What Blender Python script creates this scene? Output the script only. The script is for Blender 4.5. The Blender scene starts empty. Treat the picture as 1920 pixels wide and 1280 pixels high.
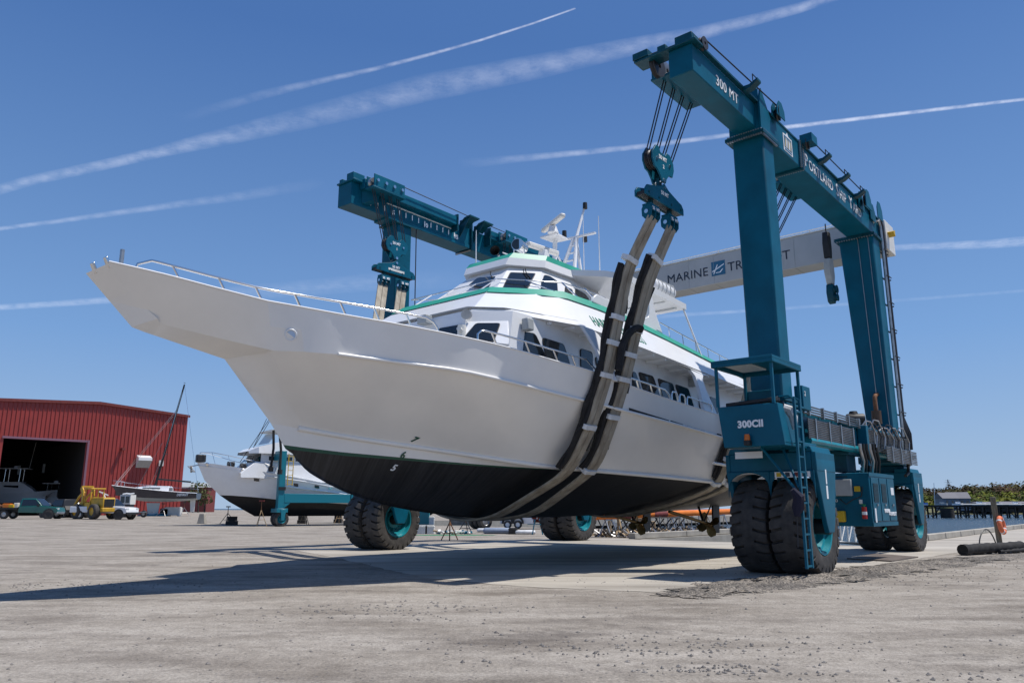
import bpy, bmesh, math, random
from mathutils import Vector, Matrix
random.seed(7)
S = bpy.context.scene
COL = S.collection
R = math.radians
PI = math.pi

# ---------------------------------------------------------------- camera, sky, sun, exposure
CAM_H = 1.35
PITCH = math.atan(313.0/1440.0)
cd = bpy.data.cameras.new('camera'); cam = bpy.data.objects.new('camera', cd); COL.objects.link(cam)
cam.location = (0, 0, CAM_H); cam.rotation_euler = (PI/2 + PITCH, 0, 0)
cd.sensor_width = 36.0; cd.lens = 27.0; cd.clip_start = 0.1; cd.clip_end = 60000
S.camera = cam
SUN = Vector((0.44, 0.0, 1.0)).normalized()
w = bpy.data.worlds.new("World"); S.world = w; w.use_nodes = True
nt = w.node_tree; bg = nt.nodes['Background']
sky = nt.nodes.new('ShaderNodeTexSky'); sky.sky_type = 'NISHITA'; sky.sun_disc = False
sky.sun_elevation = math.asin(SUN.z); sky.sun_rotation = math.atan2(SUN.x, SUN.y)
sky.air_density = 1.0; sky.dust_density = 0.0; sky.ozone_density = 4.0; sky.altitude = 0
tcw = nt.nodes.new('ShaderNodeTexCoord'); sx_ = nt.nodes.new('ShaderNodeSeparateXYZ'); nt.links.new(tcw.outputs['Generated'], sx_.inputs[0])
rw = nt.nodes.new('ShaderNodeValToRGB'); nt.links.new(sx_.outputs[2], rw.inputs[0])
for k_, (p_, c_) in enumerate(((0.0, .95), (.10, .85), (.26, .68), (.42, .62), (.6, .55))):
    e_ = rw.color_ramp.elements[k_] if k_ < 2 else rw.color_ramp.elements.new(p_)
    e_.position = p_; e_.color = (c_, c_, c_, 1)
hz = nt.nodes.new('ShaderNodeValToRGB'); nt.links.new(sx_.outputs[2], hz.inputs[0])      # pale blue air low over the harbour, deep blue higher up
for k_, (p_, c_) in enumerate(((0.0, (3.7, 5.1, 7.1)), (.20, (1.9, 3.75, 7.3)), (.55, (.55, 1.8, 5.3)))):
    e_ = hz.color_ramp.elements[k_] if k_ < 2 else hz.color_ramp.elements.new(p_)
    e_.position = p_; e_.color = (c_[0]/10, c_[1]/10, c_[2]/10, 1)
sc_ = nt.nodes.new('ShaderNodeMixRGB'); sc_.blend_type = 'MULTIPLY'; sc_.inputs[0].default_value = 1; nt.links.new(hz.outputs[0], sc_.inputs[1]); sc_.inputs[2].default_value = (10, 10, 10, 1)
mxw = nt.nodes.new('ShaderNodeMixRGB'); nt.links.new(rw.outputs[0], mxw.inputs[0]); nt.links.new(sky.outputs[0], mxw.inputs[1]); nt.links.new(sc_.outputs[0], mxw.inputs[2])
nt.links.new(mxw.outputs[0], bg.inputs[0]); bg.inputs[1].default_value = 0.10
sd = bpy.data.lights.new('sun', 'SUN'); sd.energy = 5.0; sd.angle = R(0.53); sd.color = (1.0, 0.95, 0.88)
so = bpy.data.objects.new('sun', sd); COL.objects.link(so)
so.rotation_euler = SUN.to_track_quat('Z', 'Y').to_euler(); so.location = (30, 0, 60)
S.view_settings.view_transform = 'Standard'; S.view_settings.look = 'None'
S.view_settings.exposure = -0.02; S.view_settings.gamma = 1.0; S.view_settings.use_curve_mapping = False

# ---------------------------------------------------------------- helpers
class MB:
    """collects shapes, builds ONE mesh object"""
    def __init__(s): s.v = []; s.f = []; s.m = []
    def add(s, vs, fs, m=0):
        o = len(s.v); s.v += [Vector(p) for p in vs]
        for f in fs: s.f.append([o+i for i in f]); s.m.append(m)
        return s
    def box(s, x0, x1, y0, y1, z0, z1, m=0):
        vs = [(x, y, z) for z in (z0, z1) for y in (y0, y1) for x in (x0, x1)]
        return s.add(vs, [(0,2,3,1),(4,5,7,6),(0,1,5,4),(2,6,7,3),(0,4,6,2),(1,3,7,5)], m)
    def hexa(s, q0, q1, m=0):
        """two quads (same winding) joined"""
        return s.add(list(q0)+list(q1), [(3,2,1,0),(4,5,6,7),(0,1,5,4),(1,2,6,5),(2,3,7,6),(3,0,4,7)], m)
    def beam(s, p, q, w, h=None, up=(0,0,1), m=0):
        p = Vector(p); q = Vector(q); d = (q-p).normalized(); up = Vector(up)
        if abs(d.dot(up)) > .98: up = Vector((1,0,0))
        x = d.cross(up).normalized(); y = x.cross(d).normalized(); h = h or w
        c = [x*w/2*a + y*h/2*b for a, b in ((-1,-1),(1,-1),(1,1),(-1,1))]
        return s.hexa([p+k for k in c], [q+k for k in c], m)
    def tube(s, pts, r, n=8, closed=False, m=0, flat=1.0):
        pts = [Vector(p) for p in pts]; N = len(pts); o = len(s.v); prev = None
        for i, p in enumerate(pts):
            a = pts[i-1] if (i > 0 or closed) else pts[i]; b = pts[(i+1) % N] if (i < N-1 or closed) else pts[i]
            d = (b-a).normalized()
            if prev is None:
                t = Vector((0,0,1)) if abs(d.z) < .9 else Vector((1,0,0)); x = d.cross(t).normalized()
            else: x = (prev - d*prev.dot(d)).normalized()
            prev = x; y = d.cross(x); rr = r[i] if isinstance(r, (list, tuple)) else r
            for k in range(n):
                t = 2*PI*k/n; s.v.append(p + x*math.cos(t)*rr + y*math.sin(t)*rr*flat)
        for i in range(N if closed else N-1):
            j = (i+1) % N
            for k in range(n):
                l = (k+1) % n; s.f.append([o+i*n+k, o+i*n+l, o+j*n+l, o+j*n+k]); s.m.append(m)
        if not closed:
            s.f.append([o+k for k in range(n)][::-1]); s.m.append(m)
            s.f.append([o+(N-1)*n+k for k in range(n)]); s.m.append(m)
        return s
    def cyl(s, p, q, r0, r1=None, n=16, m=0):
        return s.tube([p, q], [r0, r0 if r1 is None else r1], n, m=m)
    def prism(s, poly, vec, m=0):
        n = len(poly); vec = Vector(vec); a = [Vector(p) for p in poly]; b = [p+vec for p in a]
        return s.add(a+b, [list(range(n))[::-1], list(range(n, 2*n))] + [[i, (i+1) % n, n+(i+1) % n, n+i] for i in range(n)], m)
    def loft(s, rows, m=0, closed=False):
        o = len(s.v); n = len(rows[0])
        for r in rows: s.v += [Vector(p) for p in r]
        for i in range(len(rows)-1):
            for k in range(n if closed else n-1):
                l = (k+1) % n; s.f.append([o+i*n+k, o+i*n+l, o+(i+1)*n+l, o+(i+1)*n+k]); s.m.append(m)
        return s
    def lathe(s, prof, o, axis, n=32, m=0, closed=False):
        """prof: list of (radius, offset along axis)"""
        o = Vector(o); d = Vector(axis).normalized(); t = Vector((0,0,1)) if abs(d.z) < .9 else Vector((1,0,0))
        x = d.cross(t).normalized(); y = d.cross(x)
        rows = []
        for k in range(n+1):
            a = 2*PI*k/n; rows.append([o + d*h + (x*math.cos(a)+y*math.sin(a))*r for r, h in prof])
        rows[-1] = rows[0]
        base = len(s.v); pn = len(prof)
        for r in rows[:-1]: s.v += r
        for k in range(n):
            l = (k+1) % n
            for i in range(pn if closed else pn-1):
                j = (i+1) % pn
                s.f.append([base+k*pn+i, base+l*pn+i, base+l*pn+j, base+k*pn+j]); s.m.append(m)
        return s
    def xform(s, M):
        s.v = [M @ p for p in s.v]; return s
    def build(s, name, mat, parent=None, bevel=0, ang=35, smooth=True, fix=True):
        me = bpy.data.meshes.new(name); me.from_pydata([tuple(p) for p in s.v], [], s.f)
        for mt in (mat if isinstance(mat, (list, tuple)) else [mat]): me.materials.append(mt)
        for p, k in zip(me.polygons, s.m): p.material_index = k
        me.validate()
        if fix:
            b = bmesh.new(); b.from_mesh(me); bmesh.ops.recalc_face_normals(b, faces=b.faces); b.to_mesh(me); b.free()
        if smooth:
            for p in me.polygons: p.use_smooth = True
            me.set_sharp_from_angle(angle=R(ang))
        o = bpy.data.objects.new(name, me); COL.objects.link(o)
        if parent: o.parent = parent
        if bevel:
            bm = o.modifiers.new('bevel', 'BEVEL'); bm.width = bevel; bm.segments = 2; bm.limit_method = 'ANGLE'; bm.angle_limit = R(40)
        return o

def build_split(s, name, mat, parent=None, gap=.03, **kw):
    """one object per cluster of touching pieces"""
    n = len(s.v); par = list(range(n))
    def find(i):
        while par[i] != i: par[i] = par[par[i]]; i = par[i]
        return i
    for f in s.f:
        r = find(f[0])
        for i in f[1:]: par[find(i)] = r
    isl = {}
    for i in range(n): isl.setdefault(find(i), []).append(i)
    keys = list(isl); bb = {}
    for k in keys:
        P = [s.v[i] for i in isl[k]]
        bb[k] = [min(p[j] for p in P)-gap/2 for j in range(3)] + [max(p[j] for p in P)+gap/2 for j in range(3)]
    cl = {k: k for k in keys}
    def cf(k):
        while cl[k] != k: k = cl[k]
        return k
    for x in range(len(keys)):
        for y in range(x):
            A, B = bb[keys[x]], bb[keys[y]]
            if all(A[j] <= B[j+3] and B[j] <= A[j+3] for j in range(3)): cl[cf(keys[x])] = cf(keys[y])
    groups = {}
    for k in keys: groups.setdefault(cf(k), []).append(k)
    where = {}
    for gk, ks in groups.items():
        for k in ks:
            for i in isl[k]: where[i] = gk
    out = []
    for gk in groups:
        mb = MB(); ren = {}
        for f, m in zip(s.f, s.m):
            if where[f[0]] != gk: continue
            for i in f:
                if i not in ren: ren[i] = len(mb.v); mb.v.append(s.v[i])
            mb.f.append([ren[i] for i in f]); mb.m.append(m)
        if mb.f: out.append(mb.build(name, mat, parent, **kw))
    return out
def tag(o, label=None, cat=None, group=None, kind=None):
    if label: o['label'] = label
    if cat: o['category'] = cat
    if group: o['group'] = group
    if kind: o['kind'] = kind
    return o
def empty(name, loc, rz=0, label=None, cat=None, group=None):
    o = bpy.data.objects.new(name, None); COL.objects.link(o); o.location = loc; o.rotation_euler = (0, 0, rz)
    o.empty_display_size = .3
    return tag(o, label, cat, group)
def copy_tree(o, parent=None):
    c = o.copy(); COL.objects.link(c); c.parent = parent
    for ch in [x for x in bpy.data.objects if x.parent == o]: copy_tree(ch, c)
    return c
def text(name, body, size, org, xd, yd, mat, parent=None, ext=.004, bold=0.0, space=1.0, shear=0, sx=1.0, align='LEFT'):
    cu = bpy.data.curves.new(name, 'FONT'); cu.body = body; cu.size = size; cu.extrude = ext; cu.offset = bold
    cu.space_character = space; cu.shear = shear; cu.align_x = align; cu.resolution_u = 3
    t = bpy.data.objects.new('tmp', cu); COL.objects.link(t); bpy.context.view_layer.update()
    me = bpy.data.meshes.new_from_object(t); bpy.data.objects.remove(t); bpy.data.curves.remove(cu)
    x = Vector(xd).normalized(); y = Vector(yd); y = (y - x*y.dot(x)).normalized(); z = x.cross(y); o = Vector(org)
    for v in me.vertices: v.co = o + x*v.co.x*sx + y*v.co.y + z*(v.co.z + ext)
    me.name = name; me.materials.clear(); me.materials.append(mat)
    ob = bpy.data.objects.new(name, me); COL.objects.link(ob)
    if parent: ob.parent = parent
    return ob

# ---------------------------------------------------------------- materials
def mat(name, col, rough=.5, metal=0.0, var=0.0, scale=3.0, bump=0.0, bscale=30.0, spec=.5, coat=0.0, col2=None, stretch=None, alpha=None):
    m = bpy.data.materials.new(name); m.use_nodes = True; n = m.node_tree; b = n.nodes['Principled BSDF']
    b.inputs['Roughness'].default_value = rough; b.inputs['Metallic'].default_value = metal
    b.inputs['Specular IOR Level'].default_value = spec; b.inputs['Coat Weight'].default_value = coat
    b.inputs['Base Color'].default_value = (*col, 1)
    tc = n.nodes.new('ShaderNodeTexCoord'); src = tc.outputs['Object']
    if stretch:
        mp = n.nodes.new('ShaderNodeMapping'); mp.inputs['Scale'].default_value = stretch; n.links.new(src, mp.inputs[0]); src = mp.outputs[0]
    if var or col2:
        t = n.nodes.new('ShaderNodeTexNoise'); t.inputs['Scale'].default_value = scale; t.inputs['Detail'].default_value = 6; t.inputs['Roughness'].default_value = .6
        n.links.new(src, t.inputs[0])
        r = n.nodes.new('ShaderNodeValToRGB'); n.links.new(t.outputs[0], r.inputs[0])
        c2 = col2 or tuple(min(1, c*(1+var)) for c in col); c1 = col if col2 else tuple(c*(1-var) for c in col)
        r.color_ramp.elements[0].position = .35; r.color_ramp.elements[1].position = .68
        r.color_ramp.elements[0].color = (*c1, 1); r.color_ramp.elements[1].color = (*c2, 1)
        n.links.new(r.outputs[0], b.inputs['Base Color'])
    if bump:
        t2 = n.nodes.new('ShaderNodeTexNoise'); t2.inputs['Scale'].default_value = bscale; t2.inputs['Detail'].default_value = 5
        n.links.new(src, t2.inputs[0])
        bp = n.nodes.new('ShaderNodeBump'); bp.inputs['Strength'].default_value = bump; bp.inputs['Distance'].default_value = .02
        n.links.new(t2.outputs[0], bp.inputs['Height']); n.links.new(bp.outputs[0], b.inputs['Normal'])
    return m
M = {}
M['teal'] = mat('teal_paint', (.0005,.096,.158), .42, var=.16, scale=1.3, bump=.06, bscale=2.5, spec=.22, coat=.0)
M['tealrim'] = mat('teal_rim_paint', (.008,.22,.27), .35, var=.2, scale=4)
M['tealdark'] = mat('teal_dark_paint', (.001,.06,.09), .42, spec=.3, var=.2, scale=4)
M['tyre'] = mat('tyre_rubber', (.028,.026,.025), .8, col2=(.075,.068,.062), scale=3.5, bump=.3, bscale=40)
M['white'] = mat('white_boat_paint', (.78,.79,.80), .28, var=.03, scale=2.0, coat=.2)
M['hullwhite'] = mat('white_hull_paint', (.84,.825,.795), .30, var=.035, scale=.9, bump=.05, bscale=1.6, coat=.25)
M['green'] = mat('sea_green_paint', (.03,.33,.23), .4, var=.08, scale=3)
M['dgreen'] = mat('dark_green_paint', (.008,.075,.045), .4)
M['glass'] = mat('tinted_glass', (.012,.016,.02), .05, spec=.8)
M['blackrub'] = mat('black_rubber', (.014,.014,.015), .5)
M['black'] = mat('black_paint', (.012,.012,.013), .55, var=.3)
M['chrome'] = mat('polished_steel', (.75,.75,.74), .16, metal=1.0)
M['steel'] = mat('galvanised_steel', (.42,.42,.42), .4, metal=.9, var=.15, scale=6)
M['rope'] = mat('wire_rope', (.045,.045,.05), .5, metal=.5)
M['letter'] = mat('white_lettering', (.80,.82,.84), .5)
M['lettergreen'] = mat('green_lettering', (.006,.19,.12), .45)
M['navy'] = mat('navy_lettering', (.012,.02,.04), .45)
M['logoblue'] = mat('blue_badge_paint', (.02,.12,.22), .45)
M['grey'] = mat('grey_beam_paint', (.40,.41,.41), .45, var=.06, scale=1.2)
M['greybox'] = mat('grey_cabinet_paint', (.36,.38,.38), .5, var=.08, scale=4)
M['yellow'] = mat('yellow_paint', (.55,.36,.01), .5, var=.15, scale=4)
M['loader'] = mat('loader_yellow_paint', (.62,.36,.015), .5, col2=(.42,.25,.03), scale=3)
M['red'] = mat('red_paint', (.40,.015,.012), .4)
M['amber'] = mat('amber_lens', (.55,.13,.005), .25)
M['orange'] = mat('orange_paint', (.72,.19,.015), .45, var=.15, scale=2)
M['maroon'] = mat('maroon_paint', (.17,.03,.025), .6, var=.2, scale=3)
M['rust'] = mat('rusty_steel', (.19,.085,.04), .85, var=.45, scale=5, bump=.3)
M['web'] = mat('worn_webbing', (.40,.36,.29), .85, col2=(.22,.185,.14), scale=4, bump=.35, bscale=60, stretch=(1,1,.35))
M['webclean'] = mat('pale_webbing', (.55,.54,.50), .85, var=.15, scale=5)
M['sleeve'] = mat('black_sleeve_fabric', (.018,.017,.018), .9, var=.4, scale=5, bump=.6, bscale=9)
M['tape'] = mat('pale_strap_tie', (.66,.68,.70), .7, var=.12, scale=8)
M['bronze'] = mat('bronze_propeller', (.30,.19,.07), .4, metal=.8, var=.3, scale=8)
M['wood'] = mat('weathered_wood', (.17,.145,.10), .85, var=.35, scale=4, stretch=(6,6,.7), bump=.4)
M['darkwood'] = mat('creosoted_timber', (.035,.03,.026), .9, var=.4, scale=2)
M['palewood'] = mat('pale_timber', (.42,.30,.17), .8, var=.2, scale=4)
M['concrete'] = mat('cast_concrete', (.36,.335,.29), .85, var=.16, scale=1.2, bump=.3, bscale=14)
M['skin'] = None
M['cloth'] = mat('dark_ground_cloth', (.016,.015,.015), .85, var=.5, scale=6, bump=.8, bscale=5)
M['tarp'] = mat('pale_tarpaulin', (.6,.62,.64), .6, var=.15, scale=3, bump=.6, bscale=4)
M['bluep'] = mat('blue_plastic', (.01,.16,.24), .45)
M['ringo'] = mat('faded_orange_foam', (.70,.17,.07), .7, var=.2, scale=7)
M['offwhite'] = mat('offwhite_plastic', (.68,.67,.63), .5, var=.06, scale=3)
M['cargreen'] = mat('green_car_paint', (.005,.10,.085), .25, coat=.6)
M['carwhite'] = mat('white_car_paint', (.76,.77,.78), .22, coat=.6)
M['carblack'] = mat('dark_trim', (.02,.02,.022), .5)
M['redwall'] = None
M['bluehull'] = mat('midnight_blue_gelcoat', (.012,.014,.03), .18, coat=.5)
M['bottom'] = mat('grey_bottom_paint', (.09,.088,.085), .7, var=.3, scale=2)
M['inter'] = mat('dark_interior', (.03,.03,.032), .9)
M['clear'] = mat('pale_skylight', (.55,.6,.6), .3)
M['lampw'] = mat('daylight_panel', (.8,.85,.8), .6)
# ---------------------------------------------------------------- surveyed directions: sight line of a photo point (1920 x 1280) from the camera station
_f = Vector((0, math.cos(PITCH), math.sin(PITCH))); _u = Vector((0, -math.sin(PITCH), math.cos(PITCH))); _r = Vector((1, 0, 0))
EYE = Vector((0, 0, CAM_H))
def sight(u, v): return _f + _r*((u-960)/1440.0) - _u*((v-640)/1440.0)
def at_z(u, v, z=0.0): d = sight(u, v); return EYE + d*((z-CAM_H)/d.z)
def at_y(u, v, y): d = sight(u, v); return EYE + d*(y/d.y)
def on_plane(u, v, p, n): d = sight(u, v); return EYE + d*((Vector(p)-EYE).dot(n)/d.dot(n))
UN = Vector((math.sin(R(40)), math.cos(R(40)), 0)); NN = Vector((math.cos(R(40)), -math.sin(R(40)), 0))
NO = Vector((9.21, 21.59, 0)); LO = Vector((-1.0, 30.86, 0))
def AB(a, b, z=0.0): return NO + UN*a + NN*b + Vector((0, 0, z))

def ss(t): t = max(0, min(1, t)); return t*t*(3-2*t)
def gz(x, y): return .44*ss((-x-19)/20)*ss((y-32)/45)
def onground(u, y):
    """ground point in image column u at depth y"""
    x = (u-960)/1440.0*(y*math.cos(PITCH)); return Vector((x, y, gz(x, y)))

# ---------------------------------------------------------------- ground, concrete apron, water
def ground_mat():
    m = bpy.data.materials.new('packed_gravel'); m.use_nodes = True; n = m.node_tree; L = n.links; b = n.nodes['Principled BSDF']
    b.inputs['Roughness'].default_value = .95; b.inputs['Specular IOR Level'].default_value = .15
    tc = n.nodes.new('ShaderNodeTexCoord')
    def mapping(sc, rot=0):
        mp = n.nodes.new('ShaderNodeMapping'); mp.inputs['Scale'].default_value = sc; mp.inputs['Rotation'].default_value = (0, 0, rot); L.new(tc.outputs['Object'], mp.inputs[0]); return mp.outputs[0]
    def noise(vec, sc, det=6, ro=.6, dist=0):
        t = n.nodes.new('ShaderNodeTexNoise'); t.inputs['Scale'].default_value = sc; t.inputs['Detail'].default_value = det; t.inputs['Roughness'].default_value = ro; t.inputs['Distortion'].default_value = dist
        L.new(vec, t.inputs[0]); return t.outputs[0]
    def ramp(fac, stops):
        r = n.nodes.new('ShaderNodeValToRGB'); e = r.color_ramp.elements
        while len(e) < len(stops): e.new(.5)
        for k, (p, c) in zip(e, stops): k.position = p; k.color = (*c, 1)
        L.new(fac, r.inputs[0]); return r.outputs[0]
    def mix(f, a, c, mode='MIX', fv=None):
        x = n.nodes.new('ShaderNodeMixRGB'); x.blend_type = mode
        if f is not None: L.new(f, x.inputs[0])
        else: x.inputs[0].default_value = fv
        L.new(a, x.inputs[1]); L.new(c, x.inputs[2]) if not isinstance(c, tuple) else x.inputs[2].__setattr__('default_value', (*c, 1)); return x.outputs[0]
    P = mapping((1,1,1)); streak = mapping((.42, 1.0, 1), R(28)); streak2 = mapping((.3, .9, 1), R(-48))
    base = ramp(noise(P, .33, 7, .62), [(.32, (.205,.180,.152)), (.5, (.285,.256,.220)), (.68, (.355,.322,.282))])
    base = mix(ramp(noise(streak, .9, 8, .65, .4), [(.40, (0,0,0)), (.62, (1,1,1))]), base, (.37,.338,.297))
    g2 = mix(ramp(noise(streak2, 1.3, 7, .6), [(.48, (0,0,0)), (.68, (.75,.75,.75))]), base, (.17,.148,.126))
    dark = ramp(noise(streak, .42, 9, .7, .6), [(.57, (0,0,0)), (.70, (.85,.85,.85))])
    g3 = mix(dark, g2, (.115,.10,.09))
    fine = ramp(noise(P, 30, 5, .75), [(.3, (.55,.55,.55)), (.7, (1.3,1.3,1.3))])
    mid = ramp(noise(P, 5.5, 6, .7), [(.3, (.72,.71,.70)), (.68, (1.18,1.18,1.18))])
    g4 = mix(None, mix(None, g3, fine, 'MULTIPLY', .9), mid, 'MULTIPLY', .85)
    vo = n.nodes.new('ShaderNodeTexVoronoi'); vo.inputs['Scale'].default_value = 15; L.new(P, vo.inputs[0])
    st = n.nodes.new('ShaderNodeMath'); st.operation = 'LESS_THAN'; L.new(vo.outputs['Distance'], st.inputs[0]); st.inputs[1].default_value = .22
    sep = n.nodes.new('ShaderNodeSeparateColor'); L.new(vo.outputs['Color'], sep.inputs[0])
    pick = n.nodes.new('ShaderNodeMath'); pick.operation = 'GREATER_THAN'; L.new(sep.outputs[0], pick.inputs[0]); pick.inputs[1].default_value = .80
    an = n.nodes.new('ShaderNodeMath'); an.operation = 'MULTIPLY'; L.new(st.outputs[0], an.inputs[0]); L.new(pick.outputs[0], an.inputs[1])
    g5 = mix(an.outputs[0], g4, (.13,.12,.115))
    L.new(g5, b.inputs['Base Color'])
    bp = n.nodes.new('ShaderNodeBump'); bp.inputs['Strength'].default_value = .7; bp.inputs['Distance'].default_value = .025
    h = n.nodes.new('ShaderNodeMath'); h.operation = 'MULTIPLY_ADD'; L.new(noise(P, 3.0, 9, .7), h.inputs[0]); h.inputs[1].default_value = 1.6; L.new(noise(P, 30, 3, .6), h.inputs[2])
    L.new(h.outputs[0], bp.inputs['Height']); L.new(bp.outputs[0], b.inputs['Normal'])
    return m
M['ground'] = ground_mat()
def gravel_mat():
    m = bpy.data.materials.new('loose_gravel'); m.use_nodes = True; n = m.node_tree; L = n.links; b = n.nodes['Principled BSDF']; b.inputs['Roughness'].default_value = .95
    tc = n.nodes.new('ShaderNodeTexCoord'); vo = n.nodes.new('ShaderNodeTexVoronoi'); vo.inputs['Scale'].default_value = 22; L.new(tc.outputs['Object'], vo.inputs[0])
    sep = n.nodes.new('ShaderNodeSeparateColor'); L.new(vo.outputs['Color'], sep.inputs[0])
    r = n.nodes.new('ShaderNodeValToRGB'); L.new(sep.outputs[0], r.inputs[0])
    e = r.color_ramp.elements; e[0].color = (.085,.078,.07,1); e[1].color = (.33,.295,.255,1); e[0].position = .1
    nz = n.nodes.new('ShaderNodeTexNoise'); nz.inputs['Scale'].default_value = .7; nz.inputs['Detail'].default_value = 6; L.new(tc.outputs['Object'], nz.inputs[0])
    mx = n.nodes.new('ShaderNodeMixRGB'); mx.blend_type = 'MULTIPLY'; mx.inputs[0].default_value = 1
    r2 = n.nodes.new('ShaderNodeValToRGB'); r2.color_ramp.elements[0].position = .35; r2.color_ramp.elements[0].color = (.62,.62,.62,1); r2.color_ramp.elements[1].position = .65; r2.color_ramp.elements[1].color = (1.25,1.22,1.18,1); L.new(nz.outputs[0], r2.inputs[0])
    L.new(r.outputs[0], mx.inputs[1]); L.new(r2.outputs[0], mx.inputs[2]); L.new(mx.outputs[0], b.inputs['Base Color'])
    bp = n.nodes.new('ShaderNodeBump'); bp.inputs['Strength'].default_value = 1; bp.inputs['Distance'].default_value = .05; bp.invert = True
    L.new(vo.outputs['Distance'], bp.inputs['Height']); L.new(bp.outputs[0], b.inputs['Normal'])
    return m
M['gravel'] = gravel_mat()
M['stone'] = mat('grey_stone', (.13,.12,.112), .9, col2=(.26,.24,.22), scale=2)

SLIP_A, SLIP_B0, SLIP_B1 = 8.5, -12.0, -1.6
def is_land(a, b):
    if a < SLIP_A: return True
    if b > SLIP_B1 and a < 46: return True
    if a < 23 and b < SLIP_B0: return True
    return b < -58 and a < 260
av = [-600,-250,-120,-70,-45,-30,-22,-16,-11,-7,-3,1,5,8.5,12,17,23,30,38,46,60,80,100,130,170,260]
bv = [-600,-300,-220,-170,-140,-120,-105,-95,-85,-76,-67,-58,-50,-43,-36,-30,-24,-18,-12,-8,-5,-1.6,2,6,12,20,40,90,250,600]
g = MB(); idx = {}
def gvert(i, j):
    if (i, j) not in idx:
        p = AB(av[i], bv[j]); p.z = gz(p.x, p.y); idx[(i, j)] = len(g.v); g.v.append(p)
    return idx[(i, j)]
for i in range(len(av)-1):
    for j in range(len(bv)-1):
        if is_land((av[i]+av[i+1])/2, (bv[j]+bv[j+1])/2):
            g.f.append([gvert(i, j), gvert(i+1, j), gvert(i+1, j+1), gvert(i, j+1)]); g.m.append(0)
go = g.build('ground', M['ground']); tag(go, kind='structure')
if go.data.polygons[0].normal.z < 0: go.data.flip_normals()

# quay walls: sheet piles under a concrete cap, low concrete kerbs along the slip
def wall_run(name, pts, mtl, z0, z1, th, kind='structure', label=None, cat=None):
    mb = MB()
    for p, q in zip(pts[:-1], pts[1:]):
        mb.beam(Vector((*p.xy, (z0+z1)/2)), Vector((*q.xy, (z0+z1)/2)), th, z1-z0)
    o = mb.build(name, mtl)
    return tag(o, label, cat, kind=kind)
cap = MB()
for p, q in ((AB(SLIP_A, SLIP_B0), AB(23, SLIP_B0)), (AB(SLIP_A+.0, SLIP_B0), AB(SLIP_A, SLIP_B1)), (AB(SLIP_A, SLIP_B1), AB(46, SLIP_B1)), (AB(23, SLIP_B0), AB(23, -58)), (AB(46, SLIP_B1), AB(46, 200)), (AB(23, -58), AB(260, -58))):
    cap.beam(Vector((*p.xy, -.55)), Vector((*q.xy, -.55)), .5, 1.06)
o = cap.build('quay_cap', M['concrete']); tag(o, 'pale concrete capping beam along the edge of the travel lift slip', 'quay wall')
piles = MB()
for p, q in ((AB(SLIP_A, SLIP_B0+.1), AB(23, SLIP_B0+.1)), (AB(SLIP_A-.0, SLIP_B0), AB(SLIP_A, SLIP_B1)), (AB(SLIP_A, SLIP_B1-.1), AB(46, SLIP_B1-.1)), (AB(23, SLIP_B0), AB(23, -58))):
    d = (q-p); n_ = int(d.length/.42); d /= n_; t = d.normalized(); s_ = Vector((-t.y, t.x, 0))
    rows = []
    for k in range(n_+1):
        off = .16 if k % 2 else -.16
        for e in (-.14, .14):
            c = p + d*k + t*e + s_*off; rows.append([Vector((c.x, c.y, -3)), Vector((c.x, c.y, -1.02))])
    piles.loft(rows)
o = piles.build('sheet_piling', M['rust'], smooth=False); tag(o, 'rusty corrugated steel sheet piling below the concrete quay edge', 'sheet piling')
kb = MB()
def kerb_run(p, q, seg, gap, h, wd):
    d = q-p; L_ = d.length; t = d.normalized(); x = 0
    while x < L_-1:
        e = min(L_, x+seg-gap); a_ = p+t*x; b_ = p+t*e
        kb.beam(Vector((*a_.xy, h/2+.002)), Vector((*b_.xy, h/2+.002)), wd, h); x += seg
kerb_run(AB(SLIP_A+3.2, SLIP_B1+.12), AB(46, SLIP_B1+.12), 3.4, .16, .26, .3)
kerb_run(AB(SLIP_A+.1, SLIP_B0-.14), AB(23, SLIP_B0-.14), 5.0, .05, .26, .34)
o = kb.build('quay_kerb', M['concrete'], bevel=.02); tag(o, 'low concrete kerb blocks with gaps along the water edge', 'kerb')

# concrete apron under the travel lift
def ragged(pts, step, amp):
    out = []
    for p, q in zip(pts, pts[1:]+pts[:1]):
        n_ = max(1, int((q-p).length/step))
        for k in range(n_):
            c = p.lerp(q, k/n_); out.append(c + Vector((random.uniform(-amp, amp), random.uniform(-amp, amp), 0)))
    return out
near = [at_z(*p) for p in ((640,1047),(790,1082),(955,1098),(1262,1112),(1345,1096),(1462,1079),(1560,1070),(1672,1055),(1790,1036),(1920,1017))]
near.append(AB(20, 3.4)); near.append(AB(40, 5))
far = [AB(40, SLIP_B1+.3), AB(SLIP_A-.28, SLIP_B1+.3), AB(SLIP_A-.28, SLIP_B0-.4), AB(7.6, -15.4), AB(1, -15.6), AB(-6.8, -15.9)]
def resample_n(P, n):
    d = [0]
    for p, q in zip(P[:-1], P[1:]): d.append(d[-1] + (q-p).length)
    out = []; j = 0
    for k in range(n):
        t = d[-1]*k/(n-1)
        while j < len(P)-2 and t > d[j+1]: j += 1
        out.append(P[j].lerp(P[j+1], (t-d[j])/(d[j+1]-d[j])))
    return out
def split_at(P, i, n1, n2): return resample_n(P[:i+1], n1) + resample_n(P[i:], n2)[1:]
nr = split_at(near, 7, 90, 60); fr_ = split_at(far[::-1], 4, 90, 60)
nr = [p + Vector((random.uniform(-.06,.06), random.uniform(-.06,.06), 0)) for p in nr]
mb = MB(); mb.loft([[Vector((p.lerp(q, k/6).x, p.lerp(q, k/6).y, .005)) for p, q in zip(nr, fr_)] for k in range(7)])
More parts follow.
